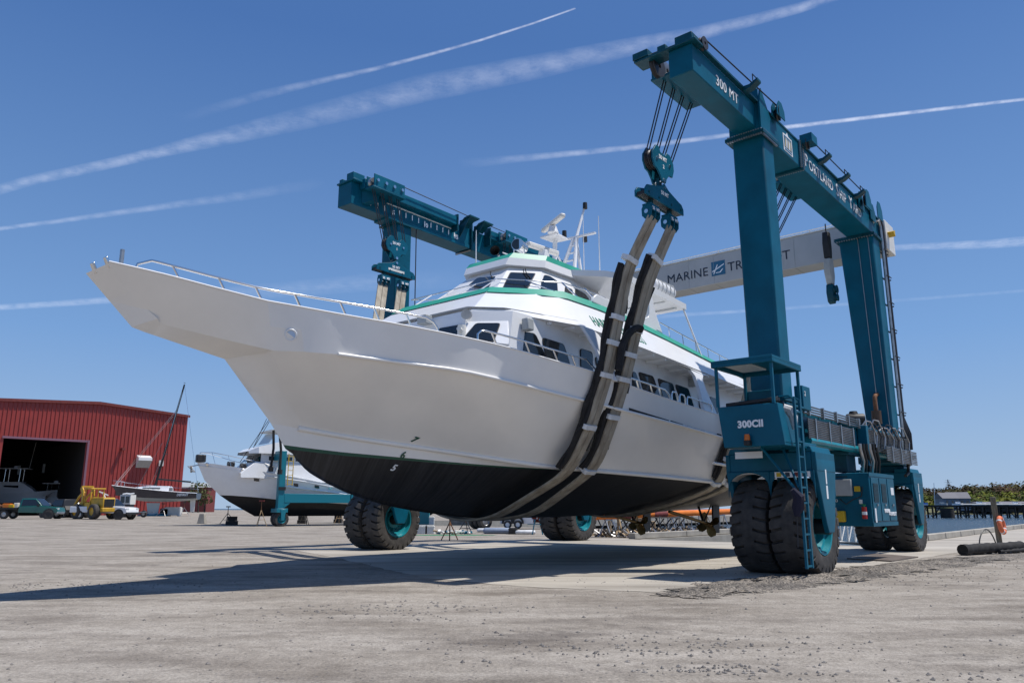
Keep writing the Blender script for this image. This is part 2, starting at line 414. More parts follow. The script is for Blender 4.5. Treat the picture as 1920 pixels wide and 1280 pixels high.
def pad_mat():
    m = mat('worn_concrete_apron', (.37,.34,.295), .9, col2=(.47,.435,.375), scale=.45, bump=.25, bscale=18)
    n = m.node_tree; b = n.nodes['Principled BSDF']; src = b.inputs['Base Color'].links[0].from_socket
    tc = [x for x in n.nodes if x.type == 'TEX_COORD'][0]
    mp = n.nodes.new('ShaderNodeMapping'); mp.inputs['Rotation'].default_value = (0, 0, R(-50)); mp.inputs['Scale'].default_value = (.12, 1.0, 1); n.links.new(tc.outputs['Object'], mp.inputs[0])
    t = n.nodes.new('ShaderNodeTexNoise'); t.inputs['Scale'].default_value = 1.1; t.inputs['Detail'].default_value = 8; t.inputs['Roughness'].default_value = .65; n.links.new(mp.outputs[0], t.inputs[0])
    r = n.nodes.new('ShaderNodeValToRGB'); r.color_ramp.elements[0].position = .38; r.color_ramp.elements[0].color = (.58,.56,.54,1); r.color_ramp.elements[1].position = .6; r.color_ramp.elements[1].color = (1,1,1,1); n.links.new(t.outputs[0], r.inputs[0])
    x = n.nodes.new('ShaderNodeMixRGB'); x.blend_type = 'MULTIPLY'; x.inputs[0].default_value = .8; n.links.new(src, x.inputs[1]); n.links.new(r.outputs[0], x.inputs[2]); n.links.new(x.outputs[0], b.inputs['Base Color'])
    return m
po = mb.build('concrete_apron', pad_mat()); tag(po, kind='structure')
if po.data.polygons[0].normal.z < 0: po.data.flip_normals()
# steel road plate beside the rear near wheel
p4 = [at_z(*p, .004) for p in ((1588,1048),(1640,1039),(1722,1045),(1672,1053))]
mb = MB(); mb.prism([p+Vector((0,0,.004)) for p in p4], (0,0,.03)); o = mb.build('steel_plate', mat('brown_steel_plate', (.13,.105,.09), .6, var=.3, scale=2), smooth=False)
tag(o, 'flat brown steel plate lying on the concrete near the rear wheels', 'plate')

# gravel bank in front of the apron and scattered stones
def bank(pts, width, hgt, name, dens=1.0):
    mb = MB(); rows = []; 
    for i, p in enumerate(pts):
        t = (pts[min(i+1, len(pts)-1)] - pts[max(i-1, 0)]).normalized(); s_ = Vector((-t.y, t.x, 0)); row = []
        e = math.sin(PI*(i+.5)/len(pts))**.5
        wl_r = width*(.35+.65*e)*random.uniform(.55, 1.15); wr_r = width*(.35+.65*e)*random.uniform(.5, 1.4)
        for k in range(-8, 9):
            q = p + s_*(k/8.0*(wl_r if k < 0 else wr_r)) + Vector((random.uniform(-.06,.06), random.uniform(-.06,.06), 0))
            z = hgt*e*max(0, 1-(k/8.0)**2)*random.uniform(.35, 1.25) - .012*(1 if abs(k) == 8 else 0)
            row.append(Vector((q.x, q.y, max(z, -.012) + .006)))
        rows.append(row)
    mb.loft(rows); return mb
def along(pix, n):
    P = [at_z(*p) for p in pix]; out = []
    for a_, b_ in zip(P[:-1], P[1:]):
        for k in range(n): out.append(a_.lerp(b_, k/n))
    return out + [P[-1]]
gb = bank(along(((1275,1120),(1350,1106),(1470,1092),(1580,1080),(1700,1064),(1820,1050),(1990,1036)), 14), .9, .075, 'gravel_bank')
st = MB(); st.v = gb.v; st.f = gb.f; st.m = gb.m
o = st.build('gravel_bank', M['gravel'], ang=80); tag(o, 'bank of loose dark gravel along the front edge of the concrete', 'gravel', kind='stuff')
ico = None
def stone(mb, p, r):
    pts = []; 
    for d in ((1,0,0),(-1,0,0),(0,1,0),(0,-1,0),(0,0,1),(0,0,-1)):
        pts.append(p + Vector(d)*r*random.uniform(.6, 1.2)*(1 if d[2] == 0 else .7))
    mb.add(pts, [(0,2,4),(2,1,4),(1,3,4),(3,0,4),(2,0,5),(1,2,5),(3,1,5),(0,3,5)])
sm = MB()
patches = [(at_z(1180,1210), 1.1, 150), (at_z(620,1150), 1.1, 90), (at_z(760,1138), .8, 60), (at_z(100,1100), 1.6, 90), (at_z(190,1095), 1.2, 70), (at_z(1890,1275), .5, 60), (at_z(1400,1258), .5, 40), (at_z(1250,1215), .9, 60), (at_z(1460,1092), 2.2, 220), (at_z(1620,1075), 2.5, 260), (at_z(1800,1055), 3, 300), (at_z(1380,1255), .4, 50)]
for c, r, n_ in patches:
    for k in range(n_):
        p = c + Vector((random.gauss(0, r), random.gauss(0, r*.35), .004)); stone(sm, p, random.uniform(.008, .028))
for k in range(900):
    y = 3.2*math.exp(random.random()*2.0); x = random.uniform(-.72, .72)*y; stone(sm, Vector((x, y, .003)), random.choice((.006,.008,.01,.012,.018,.026))*random.uniform(.8, 1.2))
o = sm.build('stones', M['stone'], smooth=False, fix=False); tag(o, 'small loose stones strewn over the packed gravel yard', 'stones', kind='stuff')

# water
def water_mat():
    m = bpy.data.materials.new('harbour_water'); m.use_nodes = True; n = m.node_tree; L = n.links; b = n.nodes['Principled BSDF']
    b.inputs['Base Color'].default_value = (.016,.040,.060,1); b.inputs['Roughness'].default_value = .22; b.inputs['IOR'].default_value = 1.33
    tc = n.nodes.new('ShaderNodeTexCoord'); mp = n.nodes.new('ShaderNodeMapping'); mp.inputs['Scale'].default_value = (.5,1.0,1); L.new(tc.outputs['Object'], mp.inputs[0])
    t = n.nodes.new('ShaderNodeTexNoise'); t.inputs['Scale'].default_value = .9; t.inputs['Detail'].default_value = 8; t.inputs['Roughness'].default_value = .65; L.new(mp.outputs[0], t.inputs[0])
    bp = n.nodes.new('ShaderNodeBump'); bp.inputs['Strength'].default_value = 1.0; bp.inputs['Distance'].default_value = 1.6; L.new(t.outputs[0], bp.inputs['Height']); L.new(bp.outputs[0], b.inputs['Normal'])
    return m
mb = MB(); mb.add([(-6000,8,-1.5),(8000,8,-1.5),(14000,14000,-1.5),(-14000,14000,-1.5)], [(0,1,2,3)])
o = mb.build('water', water_mat()); tag(o, kind='structure')

# ---------------------------------------------------------------- contrails: long flattened vapour trails high above
def contrail_mat(name, dens, sc):
    m = bpy.data.materials.new(name); m.use_nodes = True; n = m.node_tree; L = n.links; n.nodes.remove(n.nodes['Principled BSDF']); out = n.nodes['Material Output']
    at = n.nodes.new('ShaderNodeAttribute'); at.attribute_name = 'edge'
    tc = n.nodes.new('ShaderNodeTexCoord'); t = n.nodes.new('ShaderNodeTexNoise'); t.inputs['Scale'].default_value = sc; t.inputs['Detail'].default_value = 9; t.inputs['Roughness'].default_value = .68; L.new(tc.outputs['Object'], t.inputs[0])
    r = n.nodes.new('ShaderNodeMapRange'); r.inputs[1].default_value = .32; r.inputs[2].default_value = .72; r.inputs[3].default_value = .05; r.inputs[4].default_value = 1.0; L.new(t.outputs[0], r.inputs[0])
    mu = n.nodes.new('ShaderNodeMath'); mu.operation = 'MULTIPLY'; L.new(at.outputs['Fac'], mu.inputs[0]); L.new(r.outputs[0], mu.inputs[1])
    m2 = n.nodes.new('ShaderNodeMath'); m2.operation = 'MULTIPLY'; L.new(mu.outputs[0], m2.inputs[0]); m2.inputs[1].default_value = dens*.44
    tr = n.nodes.new('ShaderNodeBsdfTransparent'); df = n.nodes.new('ShaderNodeBsdfTranslucent'); df.inputs[0].default_value = (.82,.82,.82,1)
    mx = n.nodes.new('ShaderNodeMixShader'); L.new(m2.outputs[0], mx.inputs[0]); L.new(tr.outputs[0], mx.inputs[1]); L.new(df.outputs[0], mx.inputs[2]); L.new(mx.outputs[0], out.inputs[0])
    return m
def contrail(pts, dens, label, alt=1600.0):
    """pts: (u, v, width in photo px, strength)"""
    P = []
    for (a_, b_) in zip(pts[:-1], pts[1:]):
        for k in range(6):
            f = k/6; P.append([a_[i]+(b_[i]-a_[i])*f for i in range(4)])
    P.append(list(pts[-1])); mb = MB(); edge = []; rows = []
    W = [at_z(p[0], p[1], alt) for p in P]
    for i, p in enumerate(P):
        c = W[i]; t = (W[min(i+1, len(P)-1)]-W[max(i-1, 0)]).normalized(); s_ = t.cross(Vector((0,0,1))).normalized()
        up = at_z(p[0], p[1]-p[2]/2, alt)-at_z(p[0], p[1]+p[2]/2, alt); wd = max(6, abs(up.dot(s_)))/2
        row = []
        for k in range(12):
            an = 2*PI*k/12; row.append(c + s_*math.cos(an)*wd + Vector((0,0,1))*math.sin(an)*min(wd*.12, 9)); edge.append(p[3]*max(0, 1-abs(math.cos(an)))**.8)
        rows.append(row)
    mb.loft(rows, closed=True); o = mb.build('contrail', contrail_mat('vapour_trail', dens, .012), fix=False)
    at = o.data.attributes.new('edge', 'FLOAT', 'POINT'); at.data.foreach_set('value', edge)
    return tag(o, label, 'contrail', 'contrails in the sky')
contrail([(1079,16,4,1),(1000,44,5,.95),(900,76,6,.8),(800,104,8,.6),(700,130,10,.42),(600,152,14,.28),(490,178,20,.14),(330,225,26,0)], .9, 'thin bright contrail ending high above the bow, topmost in the sky')
contrail([(1600,-18,20,.9),(1500,15,22,.9),(1420,36,24,.8),(1300,66,30,.7),(1200,85,36,.6),(1000,127,50,.55),(800,165,56,.5),(680,196,52,.42),(560,225,46,.36),(400,262,34,.55),(300,285,24,.75),(200,308,22,.75),(60,338,22,.6),(-60,372,24,.4)], .5, 'widest fluffy contrail crossing the whole sky from upper right to left')
contrail([(1990,178,7,1),(1700,212,8,1),(1480,238,9,.95),(1400,249,9,.7),(1330,258,10,.6),(1200,275,11,.6),(1050,290,13,.42),(860,308,20,0)], .9, 'straight white contrail passing behind the near front leg of the boat lift')
contrail([(-80,440,9,.8),(20,426,9,.75),(100,416,10,.6),(300,388,14,.4),(450,368,20,.25),(610,342,26,0)], .55, 'faint thin contrail at the left edge, above the bow of the boat')
contrail([(1990,447,22,.8),(1850,458,18,.75),(1700,463,12,.6),(1640,466,9,.2)], .6, 'soft short contrail at the right edge beside the top of the rear leg')
contrail([(-60,580,12,.8),(100,570,12,.85),(200,563,14,.7),(320,557,20,.35),(500,546,30,.28),(700,530,36,.25),(900,522,44,0)], .5, 'low blurred contrail running behind the bow of the boat')
contrail([(1960,542,6,.3),(1700,562,6,.25),(1400,583,6,.5),(1280,590,7,.45),(1180,600,9,0)], .5, 'faint low contrail seen between the two near legs of the boat lift')
# ================================================================ the boat lift (mobile gantry)
lift = empty('boat_lift', NO, R(50), 'huge teal four legged boat lift straddling the white passenger boat', 'boat lift')
def L(a, b, z): return Vector((a, -b, z))
UL = Vector((math.sin(R(39.5)), math.cos(R(39.5)), 0)); NL = Vector((math.cos(R(39.5)), -math.sin(R(39.5)), 0))
def W2L(p): d = Vector(p) - NO; return Vector((d.dot(UN), -d.dot(NN), d.z))
def F(a, b, z): return W2L(LO + UL*a + NL*b + Vector((0, 0, z)))       # far side frame
def lbox(mb, P, a0, a1, b0, b1, z0, z1, m=0):
    q = lambda z: [P(a0, b0, z), P(a1, b0, z), P(a1, b1, z), P(a0, b1, z)]
    return mb.hexa(q(z0), q(z1), m)
T = M['teal']
# ---- wheels (dual tyres, deep lugged tread) : built once, local axis = y
def make_tyre(rad=1.0, wid=.80, n=26):
    mb = MB(); h = wid/2
    prof = [(.57,-h*.80),(.60,-h*.93),(.72,-h*1.0),(.86,-h*.99),(.90,-h*.93),(.915,-h*.8),(.925,-h*.4),(.925,h*.4),(.915,h*.8),(.90,h*.93),(.86,h*.99),(.72,h*1.0),(.60,h*.93),(.57,h*.80)]
    mb.lathe([(r*rad, y) for r, y in prof], (0,0,0), (0,1,0), 64, closed=True)
    mb.lathe([(.90*rad, -h*.34), (rad, -h*.30), (rad, h*.30), (.90*rad, h*.34)], (0,0,0), (0,1,0), 64, closed=True)
    for side in (-1, 1):
        for k in range(n):
            t0 = 2*PI*(k + (.5 if side > 0 else 0))/n; wl = 2*PI/n*.74
            secs = []
            for s_, rr, lo in ((.28,1.0,.9),(.55,1.0,.9),(.84,.988,.88),(.985,.955,.88),(1.015,.84,.80)):
                y = side*h*s_; sk = .10*(s_-.28); a0 = t0+sk; a1 = t0+sk+wl*(1.0 if s_ < .9 else .92)
                secs.append([Vector((math.cos(a)*r*rad, y, math.sin(a)*r*rad)) for a, r in ((a0,lo),(a1,lo),(a1,rr),((a0+a1)/2,rr),(a0,rr))])
            mb.loft(secs, closed=True); mb.f.append([len(mb.v)-25+i for i in range(5)]); mb.m.append(0); mb.f.append([len(mb.v)-1-i for i in range(5)]); mb.m.append(0)
    return mb
def make_rim(rad=1.0, wid=.80, side=1):
    h = wid/2; mb = MB()
    mb.lathe([(.585*rad, h*.84*side),(.575*rad, h*.93*side),(.54*rad, h*.90*side),(.52*rad, h*.62*side),(.47*rad, h*.56*side),(.43*rad, h*.2*side),(.30*rad, h*.05*side),(.27*rad, h*.35*side),(.12*rad, h*.45*side),(.0, h*.45*side)], (0,0,0), (0,1,0), 40)
    for k in range(14):
        a = 2*PI*k/14; c = Vector((math.cos(a)*.36*rad, h*.12*side, math.sin(a)*.36*rad)); mb.cyl(c, c+Vector((0, .05*side, 0)), .022*rad, n=8)
    return mb
tyre_r = 1.0
def wheel(parent, loc):
    if not wheel.proto:
        t = make_tyre().build('wheel', M['tyre'], lift, ang=28)
        make_rim(side=1).build('rim', M['tealrim'], t, ang=30); make_rim(side=-1).build('rim', M['tealrim'], t, ang=30)
        wheel.proto = t
    else: t = copy_tree(wheel.proto, parent)
    t.location = loc; t.rotation_euler = (0, random.uniform(0, .2), 0); return t
wheel.proto = None
pairs = {'A': [(-5.60,-.06),(-5.75,.86)], 'B': [(5.66,-.88),(5.72,.10)]}
cpairs = {'C': [(-5.2,-.66),(-5.08,.16)], 'D': [(5.1,-.2),(5.18,.70)]}
WC = {}
for k, pr in pairs.items():
    for a, b in pr: wheel(lift, L(a, b, tyre_r*.985))
    WC[k] = ((pr[0][0]+pr[1][0])/2, (pr[0][1]+pr[1][1])/2)
for k, pr in cpairs.items():
    for a, b in pr: wheel(lift, F(a, b, tyre_r*.985))
    WC[k] = ((pr[0][0]+pr[1][0])/2, (pr[0][1]+pr[1][1])/2)

# ---- wheel yokes: a housing over each pair with arms down both sides
def yoke(P, a, b):
    mb = MB(); w_ = .88
    lbox(mb, P, a-.62, a+.55, b-w_, b+w_, 2.12, 2.50)
    lbox(mb, P, a-.40, a+.40, b-w_+.2, b+w_-.2, 2.50, 2.72)
    def arm(bs, th, s):
        pts = [(-.62,2.50),(.55,2.50),(.55,2.1),(.26,1.05),(.16,.86),(-.16,.86),(-.26,1.05),(-.62,2.1)]
        mb.prism([P(a+x, bs, z) for x, z in pts], P(0, s*th, 0)-P(0, 0, 0))
    arm(b+w_+.002, .10, 1); arm(b-w_-.002, .10, -1)
    # sloping shoulder on the outer arm
    for s in (1, -1):
        mb.prism([P(a-.615, b+s*(w_+.105), 2.1), P(a-.615, b+s*(w_+.105), 2.34), P(a-.615, b+s*w_, 2.62), P(a-.615, b+s*(w_-.45), 2.62), P(a-.615, b+s*(w_-.45), 2.505), P(a-.615, b+s*(w_+.0), 2.505)], P(1.16,0,0)-P(0,0,0))
    # front and rear aprons with arched openings over the tyres, and the post between them
    for fa in (a-.66, a+.55):
        for s in (-1, 1):
            c = b + s*.47; arc = [P(fa, c + .44*math.cos(t), 1.80 + .30*math.sin(t)) for t in [PI*k/10 for k in range(11)]]
            mb.prism([P(fa, c+.47, 1.55), P(fa, c+.47, 2.125), P(fa, c-.47, 2.125), P(fa, c-.47, 1.55)] + arc[::-1], P(.04,0,0)-P(0,0,0))
    lbox(mb, P, a-.14, a+.14, b-.045, b+.045, .95, 2.12)
    return mb
labels_mb = {}
for k, P in (('A', L), ('B', L), ('C', F), ('D', F)):
    a, b = WC[k]; y = yoke(P, a, b).build('wheel_yoke', T, lift, bevel=.02)
    hub = MB(); hub.cyl(P(a, b-.95, .985), P(a, b+.95, .985), .16, n=20); hub.build('axle', M['black'], y)
    mb = MB(); s = 1 if P is L else -1
    q = lambda da, z: P(a+da, b+s*.984, z)
    for (z0, z1, w_) in ((1.85,2.15,.07),(1.55,1.82,.1),):
        mb.prism([q(-.1-w_/2, z0), q(-.1+w_/2, z0), q(-.1+w_/2, z1), q(-.1-w_/2, z1)], P(0, s*.004, 0)-P(0,0,0))
    build_split(mb, 'warning_label', M['letter'], y, smooth=False)
# pale fender liner and sign strip seen over the front near tyres
a, b = WC['A']
mb = MB(); arc = [(b-.47+.43*math.cos(t), 1.84+.24*math.sin(t)) for t in [PI*(.12+.76*k/12) for k in range(13)]]
mb.prism([L(a-.60, x, z) for x, z in arc] + [L(a-.60, x, z+.06) for x, z in arc[::-1]], L(.3,0,0)); mb.build('fender_liner', M['offwhite'], lift)
mb = MB(); lbox(mb, L, a-.668, a-.662, b+.12, b+.86, 1.985, 2.10); mb.build('sign_strip', M['letter'], lift, smooth=False)
mb = MB()
for k, mm in ((0, 1), (1, 0), (2, 2), (3, 0)): lbox(mb, L, a-.674, a-.669, b+.16+.18*k, b+.26+.18*k, 2.0, 2.085, m=mm)
build_split(mb, 'sign_symbol', [M['navy'], M['yellow'], M['maroon']], lift, smooth=False)

# ---- legs and top beams
def tleg(P, a0, a1, lo, hi, z0, z1, name='leg'):
    mb = MB(); (bl0, bl1), (bh0, bh1) = lo, hi
    mb.hexa([P(a0, bl0, z0), P(a1, bl0, z0), P(a1, bl1, z0), P(a0, bl1, z0)], [P(a0, bh0, z1), P(a1, bh0, z1), P(a1, bh1, z1), P(a0, bh1, z1)])
    return mb.build(name, T, lift, bevel=.05)
tleg(L, -5.40, -4.74, (-.28,.46), (-.33,.46), 3.70, 10.26)
tleg(L, 3.76, 4.50, (-.30,.46), (-.64,.46), 3.60, 10.26)
tleg(F, -5.42, -4.70, (-.46,.34), (-.46,.34), 3.6, 11.56)
tleg(F, 3.9, 4.6, (-.44,.34), (-.44,.34), 3.6, 11.56)
mb = MB(); mb.prism([L(4.515, .02, 4.0), L(4.515, .44, 4.0), L(4.515, .44, 10.2), L(4.515, .10, 10.2)], L(.03,0,0)); mb.build('leg_rear_plate', M['tealrim'], lift)
def flange(mb, P, a0, a1, b0, b1, z, th=.05): lbox(mb, P, a0, a1, b0, b1, z, z+th)
def boltrow(mb, p, q, n_, d, r=.028):
    for k in range(n_):
        c = Vector(p).lerp(Vector(q), (k+.5)/n_); mb.cyl(c, c+Vector(d), r, n=6, m=1)
# near beam: cantilever, middle and rear sections bolted together
beam = MB()
lbox(beam, L, -8.85, -5.55, -.18, .37, 10.36, 11.0)
lbox(beam, L, -5.55, -2.84, -.30, .45, 10.28, 11.02)
lbox(beam, L, -2.74, 4.75, -.34, .45, 10.30, 11.0)
beam.build('top_beam', T, lift, bevel=.02)
fl = MB(); lbox(fl, L, -2.84, -2.79, -.46, .52, 10.22, 11.08); lbox(fl, L, -2.785, -2.74, -.46, .52, 10.22, 11.08)
lbox(fl, L, -5.62, -4.60, -.42, .56, 10.235, 10.275); lbox(fl, L, -5.62, -4.60, -.42, .56, 10.19, 10.23)
lbox(fl, L, 3.62, 4.66, -.74, .54, 10.25, 10.295); lbox(fl, L, 3.62, 4.66, -.74, .54, 10.2, 10.245)
lbox(fl, L, -5.48, -4.64, -.40, .55, 3.72, 3.79); lbox(fl, L, -8.85, -2.84, .36, .47, 11.003, 11.05); lbox(fl, L, -2.74, 4.6, .40, .50, 11.005, 11.045)
bo = fl
boltrow(bo, L(-2.70, .49, 10.26), L(-2.70, .49, 11.05), 16, L(.04,0,0)); boltrow(bo, L(-2.84, .49, 10.26), L(-2.84, .49, 11.05), 16, L(-.04,0,0))
boltrow(bo, L(-2.70, -.40, 10.262), L(-2.70, .49, 10.262), 14, L(.04,0,0))
for bz in (10.19, 10.275): boltrow(bo, L(-5.59, -.38, bz), L(-5.59, .52, bz), 15, L(0,0,-.035 if bz < 10.2 else .035)); boltrow(bo, L(-5.55, .52, bz), L(-4.66, .52, bz), 14, L(0,0,-.035 if bz < 10.2 else .035))
boltrow(bo, L(3.66, -.70, 10.2), L(3.66, .50, 10.2), 15, L(0,0,-.035)); boltrow(bo, L(3.66, -.70, 10.295), L(3.66, .50, 10.295), 15, L(0,0,.03))
boltrow(bo, L(-5.44, -.36, 3.79), L(-5.44, .50, 3.79), 14, L(0,0,.04))
build_split(fl, 'flange', [M['tealdark'], M['steel']], lift)
# gusset plates at the leg head
mb = MB()
mb.prism([L(-5.60, .46, 10.28), L(-5.60, .46, 11.0), L(-5.45, .46, 11.42), L(-4.62, .46, 10.40), L(-4.62, .46, 10.28)], L(0,.05,0))
mb.prism([L(-5.60, .45, 10.28), L(-5.60, -.30, 10.28), L(-5.60, -.30, 11.0), L(-5.58, .2, 11.36), L(-5.52, .45, 11.40)], L(.03,0,0))
build_split(mb, 'gusset', T, lift)
# end plates, sheaves and rope brackets on the near beam
mb = MB()
lbox(mb, L, -8.95, -8.55, -.98, .50, 11.0, 11.05)
mb.prism([L(-8.93, .02, 11.05), L(-8.93, .42, 11.05), L(-8.93, .42, 11.22), L(-8.93, .02, 11.22)], L(.42,0,0))
mb.prism([L(-8.9, -.42, 11.05), L(-8.9, -.22, 11.05), L(-8.9, -.22, 11.20), L(-8.9, -.42, 11.20)], L(.3,0,0))
mb.prism([L(-8.97, -1.0, 11.06), L(-8.97, -.62, 11.06), L(-8.97, -.62, 11.22), L(-8.97, -1.0, 11.22)], L(.42,0,0))
build_split(mb, 'sheave_cover', M['tealdark'], lift, bevel=.01)
def sheave(mb, c, axis, r, th=.09):
    d = Vector(axis).normalized(); mb.lathe([(r*.25,-th/2),(r,-th/2),(r*.97,-th*.3),(r*.86,0),(r*.97,th*.3),(r,th/2),(r*.25,th/2)], c, d, 28, closed=True)
mb = MB()
sheave(mb, L(-8.46, .46, 11.13), L(0,1,0), .15); sheave(mb, L(-8.55, -.62, 10.98), L(0,1,0), .26, .12)
for a in (-4.62, -2.55, 2.62): sheave(mb, L(a, .60, 11.06), L(.25,1,0), .2, .08)
build_split(mb, 'sheave', M['rope'], lift)
mb = MB()
for a in (-4.62,): 
    for d in (-.07, .07): mb.prism([L(a-.26, .58+d, 10.92), L(a+.26, .58+d, 10.92), L(a+.24, .58+d, 11.16), L(a+.08, .58+d, 11.34), L(a-.1, .58+d, 11.34), L(a-.24, .58+d, 11.16)], L(0,.02,0))
for a in (2.62, 3.9):
    for d in (-.12, .1): mb.prism([L(a-.3, .6+d, 10.74), L(a+.3, .6+d, 10.74), L(a+.28, .6+d, 11.1), L(a+.1, .6+d, 11.34), L(a-.14, .6+d, 11.34), L(a-.3, .6+d, 11.1)], L(0,.025,0))
lbox(mb, L, -2.74, -2.3, .46, .78, 11.0, 11.24)
build_split(mb, 'sheave_bracket', T, lift)
for a in (-6.3, -1.25, .45, 2.0):
    mb = MB(); mb.prism([L(a-.1, .44, 10.94), L(a-.1, .62, 10.98), L(a-.1, .80, 11.10), L(a-.1, .80, 11.16), L(a-.1, .60, 11.06), L(a-.1, .44, 11.06)], L(.22,0,0))
    o = mb.build('rope_guide', M['tealdark'], lift)
    mb = MB(); mb.tube([L(a-.12, .70, 11.1), L(a-.12, .70, 11.27), L(a+.14, .70, 11.27), L(a+.14, .70, 11.1)], .013, 6); mb.build('hoop', M['rope'], o)
mb = MB()
for p, q in ((L(-8.42, .47, 11.27), L(-4.7, .60, 11.24)), (L(-2.4, .64, 11.2), L(2.5, .64, 11.24)), (L(-8.8, -.8, 11.16), L(-8.7, .1, 11.2))): mb.tube([p, q], .018, 6)
build_split(mb, 'top_rope', M['rope'], lift)
# lettering on the near beam
text('lettering', '300 MT', .36, L(-7.75, .374, 10.53), (1,0,0), (0,0,1), M['letter'], lift, space=1.05)
body = [('P',1),('ORTLAND ',0),('S',1),('HIP ',0),('Y',1),('ARD',0)]; xx = -2.48
for sbit, big in body:
    o = text('lettering', sbit.rstrip() or sbit, .56 if big else .43, L(xx, .454, 10.47), (1,0,0), (0,0,1), M['letter'], lift, space=1.12, sx=.93)
    xs = [v.co.x for v in o.data.vertices]; xx = max(xs) + (.30 if sbit.endswith(' ') else .07)
# shipyard crest plate: pale panel with a blue border, gold and blue ribbons
def crest(P, a, b, z, w_, h_, dn):
    mb = MB()
    mb.prism([P(a, b, z), P(a+w_, b, z), P(a+w_, b, z+h_*.82), P(a+w_*.62, b, z+h_*.84), P(a+w_*.5, b, z+h_), P(a+w_*.38, b, z+h_*.84), P(a, b, z+h_*.82)], P(0,.006,0)-P(0,0,0))
    mb.prism([P(a+w_*.08, b+.006, z+h_*.16), P(a+w_*.92, b+.006, z+h_*.16), P(a+w_*.92, b+.006, z+h_*.76), P(a+w_*.08, b+.006, z+h_*.76)], P(0,.003,0)-P(0,0,0), m=1)
    for k in range(5):
        x = a+w_*(.14+.15*k); mb.prism([P(x, b+.009, z+h_*.2), P(x+w_*.09, b+.009, z+h_*.2), P(x+w_*.15, b+.009, z+h_*.55), P(x+w_*.06, b+.009, z+h_*.72)], P(0,.003,0)-P(0,0,0), m=0 if k % 2 else 2)
    mb.prism([P(a+w_*.1, b+.006, z+h_*.04), P(a+w_*.9, b+.006, z+h_*.04), P(a+w_*.9, b+.006, z+h_*.12), P(a+w_*.1, b+.006, z+h_*.12)], P(0,.003,0)-P(0,0,0), m=1)
    return mb
crest(L, -4.0, .452, 10.36, .62, .58, 1).build('crest_plate', [M['letter'], M['logoblue'], mat('pale_gold', (.5,.42,.25), .5)], lift, smooth=False)

# ---- far beam
beam = MB()
lbox(beam, F, -7.55, -1.50, -.40, .32, 11.62, 12.44); lbox(beam, F, -1.44, 4.9, -.40, .32, 11.58, 12.42)
lbox(beam, F, -5.9, -1.6, -.40, .40, 11.55, 11.70)
build_split(beam, 'top_beam', T, lift, bevel=.02)
mb = MB(); lbox(mb, F, -7.2, -2.55, .325, .62, 12.22, 12.58); lbox(mb, F, -.62, 4.6, .325, .62, 12.22, 12.58); build_split(mb, 'trolley_rail', T, lift, bevel=.02)
mb = MB(); lbox(mb, F, -5.95, -2.62, .33, .36, 12.10, 12.135); mb.build('scale_bar', M['offwhite'], lift)
mb = MB()
for k in range(15):
    a = -7.0 + .322*k; lbox(mb, F, a-.018, a+.018, .402 if a > -5.8 else .326, .408 if a > -5.8 else .332, 11.80, 12.00 if k not in (4, 9, 14) else 11.97)
build_split(mb, 'scale_mark', M['letter'], lift, smooth=False)
for sn, a in (('5', -5.72), ('10', -4.16), ('15', -2.50)): text('lettering', sn, .24, F(a-.02, .41, 11.74), F(1,0,0)-F(0,0,0), (0,0,1), M['letter'], lift, bold=.008)
mb = MB()
lbox(mb, F, -1.50, -1.44, -.48, .42, 11.50, 12.62); lbox(mb, F, -2.58, -2.52, .33, .66, 11.98, 12.66); lbox(mb, F, -.64, -.58, .33, .66, 11.9, 12.66)
lbox(mb, F, -5.55, -4.55, -.52, .44, 11.50, 11.548)
boltrow(mb, F(-1.5, -.44, 11.51), F(-1.5, .38, 11.51), 14, F(-.04,0,0)-F(0,0,0)); build_split(mb, 'flange', [M['tealdark'], M['steel']], lift)
mb = MB()
for a, s in ((-1.86, 1), (-1.02, -1)):      # bent brackets either side of the splice
    mb.prism([F(a-.28, .33, 12.42), F(a+.28, .33, 12.42), F(a+.28, .60, 12.62), F(a+.28, .92, 12.66), F(a-.28, .92, 12.66), F(a-.28, .60, 12.62)], (0,0,.05))
    mb.prism([F(a-.26, .33, 11.9), F(a-.26, .33, 12.6), F(a-.26, .86, 12.6)], F(.03,0,0)-F(0,0,0))
build_split(mb, 'rope_bracket', M['tealdark'], lift)
mb = MB(); mb.prism([F(-7.62, -.42, 12.44), F(-7.62, .5, 12.44), F(-7.62, .5, 12.50), F(-7.62, -.42, 12.50)], F(.5,0,0)-F(0,0,0))
mb.prism([F(-7.6, .1, 12.5), F(-7.6, .46, 12.5), F(-7.6, .46, 12.74), F(-7.6, .1, 12.74)], F(.5,0,0)-F(0,0,0)); mb.prism([F(-7.6, -.3, 12.5), F(-7.6, -.12, 12.5), F(-7.6, -.12, 12.62), F(-7.6, -.3, 12.62)], F(.3,0,0)-F(0,0,0))
mb.prism([F(-7.1, .33, 11.74), F(-6.85, .62, 11.86), F(-6.85, .62, 12.3), F(-7.1, .33, 12.3)], F(.28,0,0)-F(0,0,0))
build_split(mb, 'sheave_cover', T, lift, bevel=.01)
mb = MB(); mb.tube([F(-5.7, .74, 12.78), F(-1.9, .74, 12.70)], .016, 6); mb.tube([F(-1.0, .74, 12.68), F(3.5, .74, 12.66)], .016, 6); mb.tube([F(-4.45, .32, 11.6), F(-4.45, .36, 8.0)], .02, 6); build_split(mb, 'top_rope', M['rope'], lift)
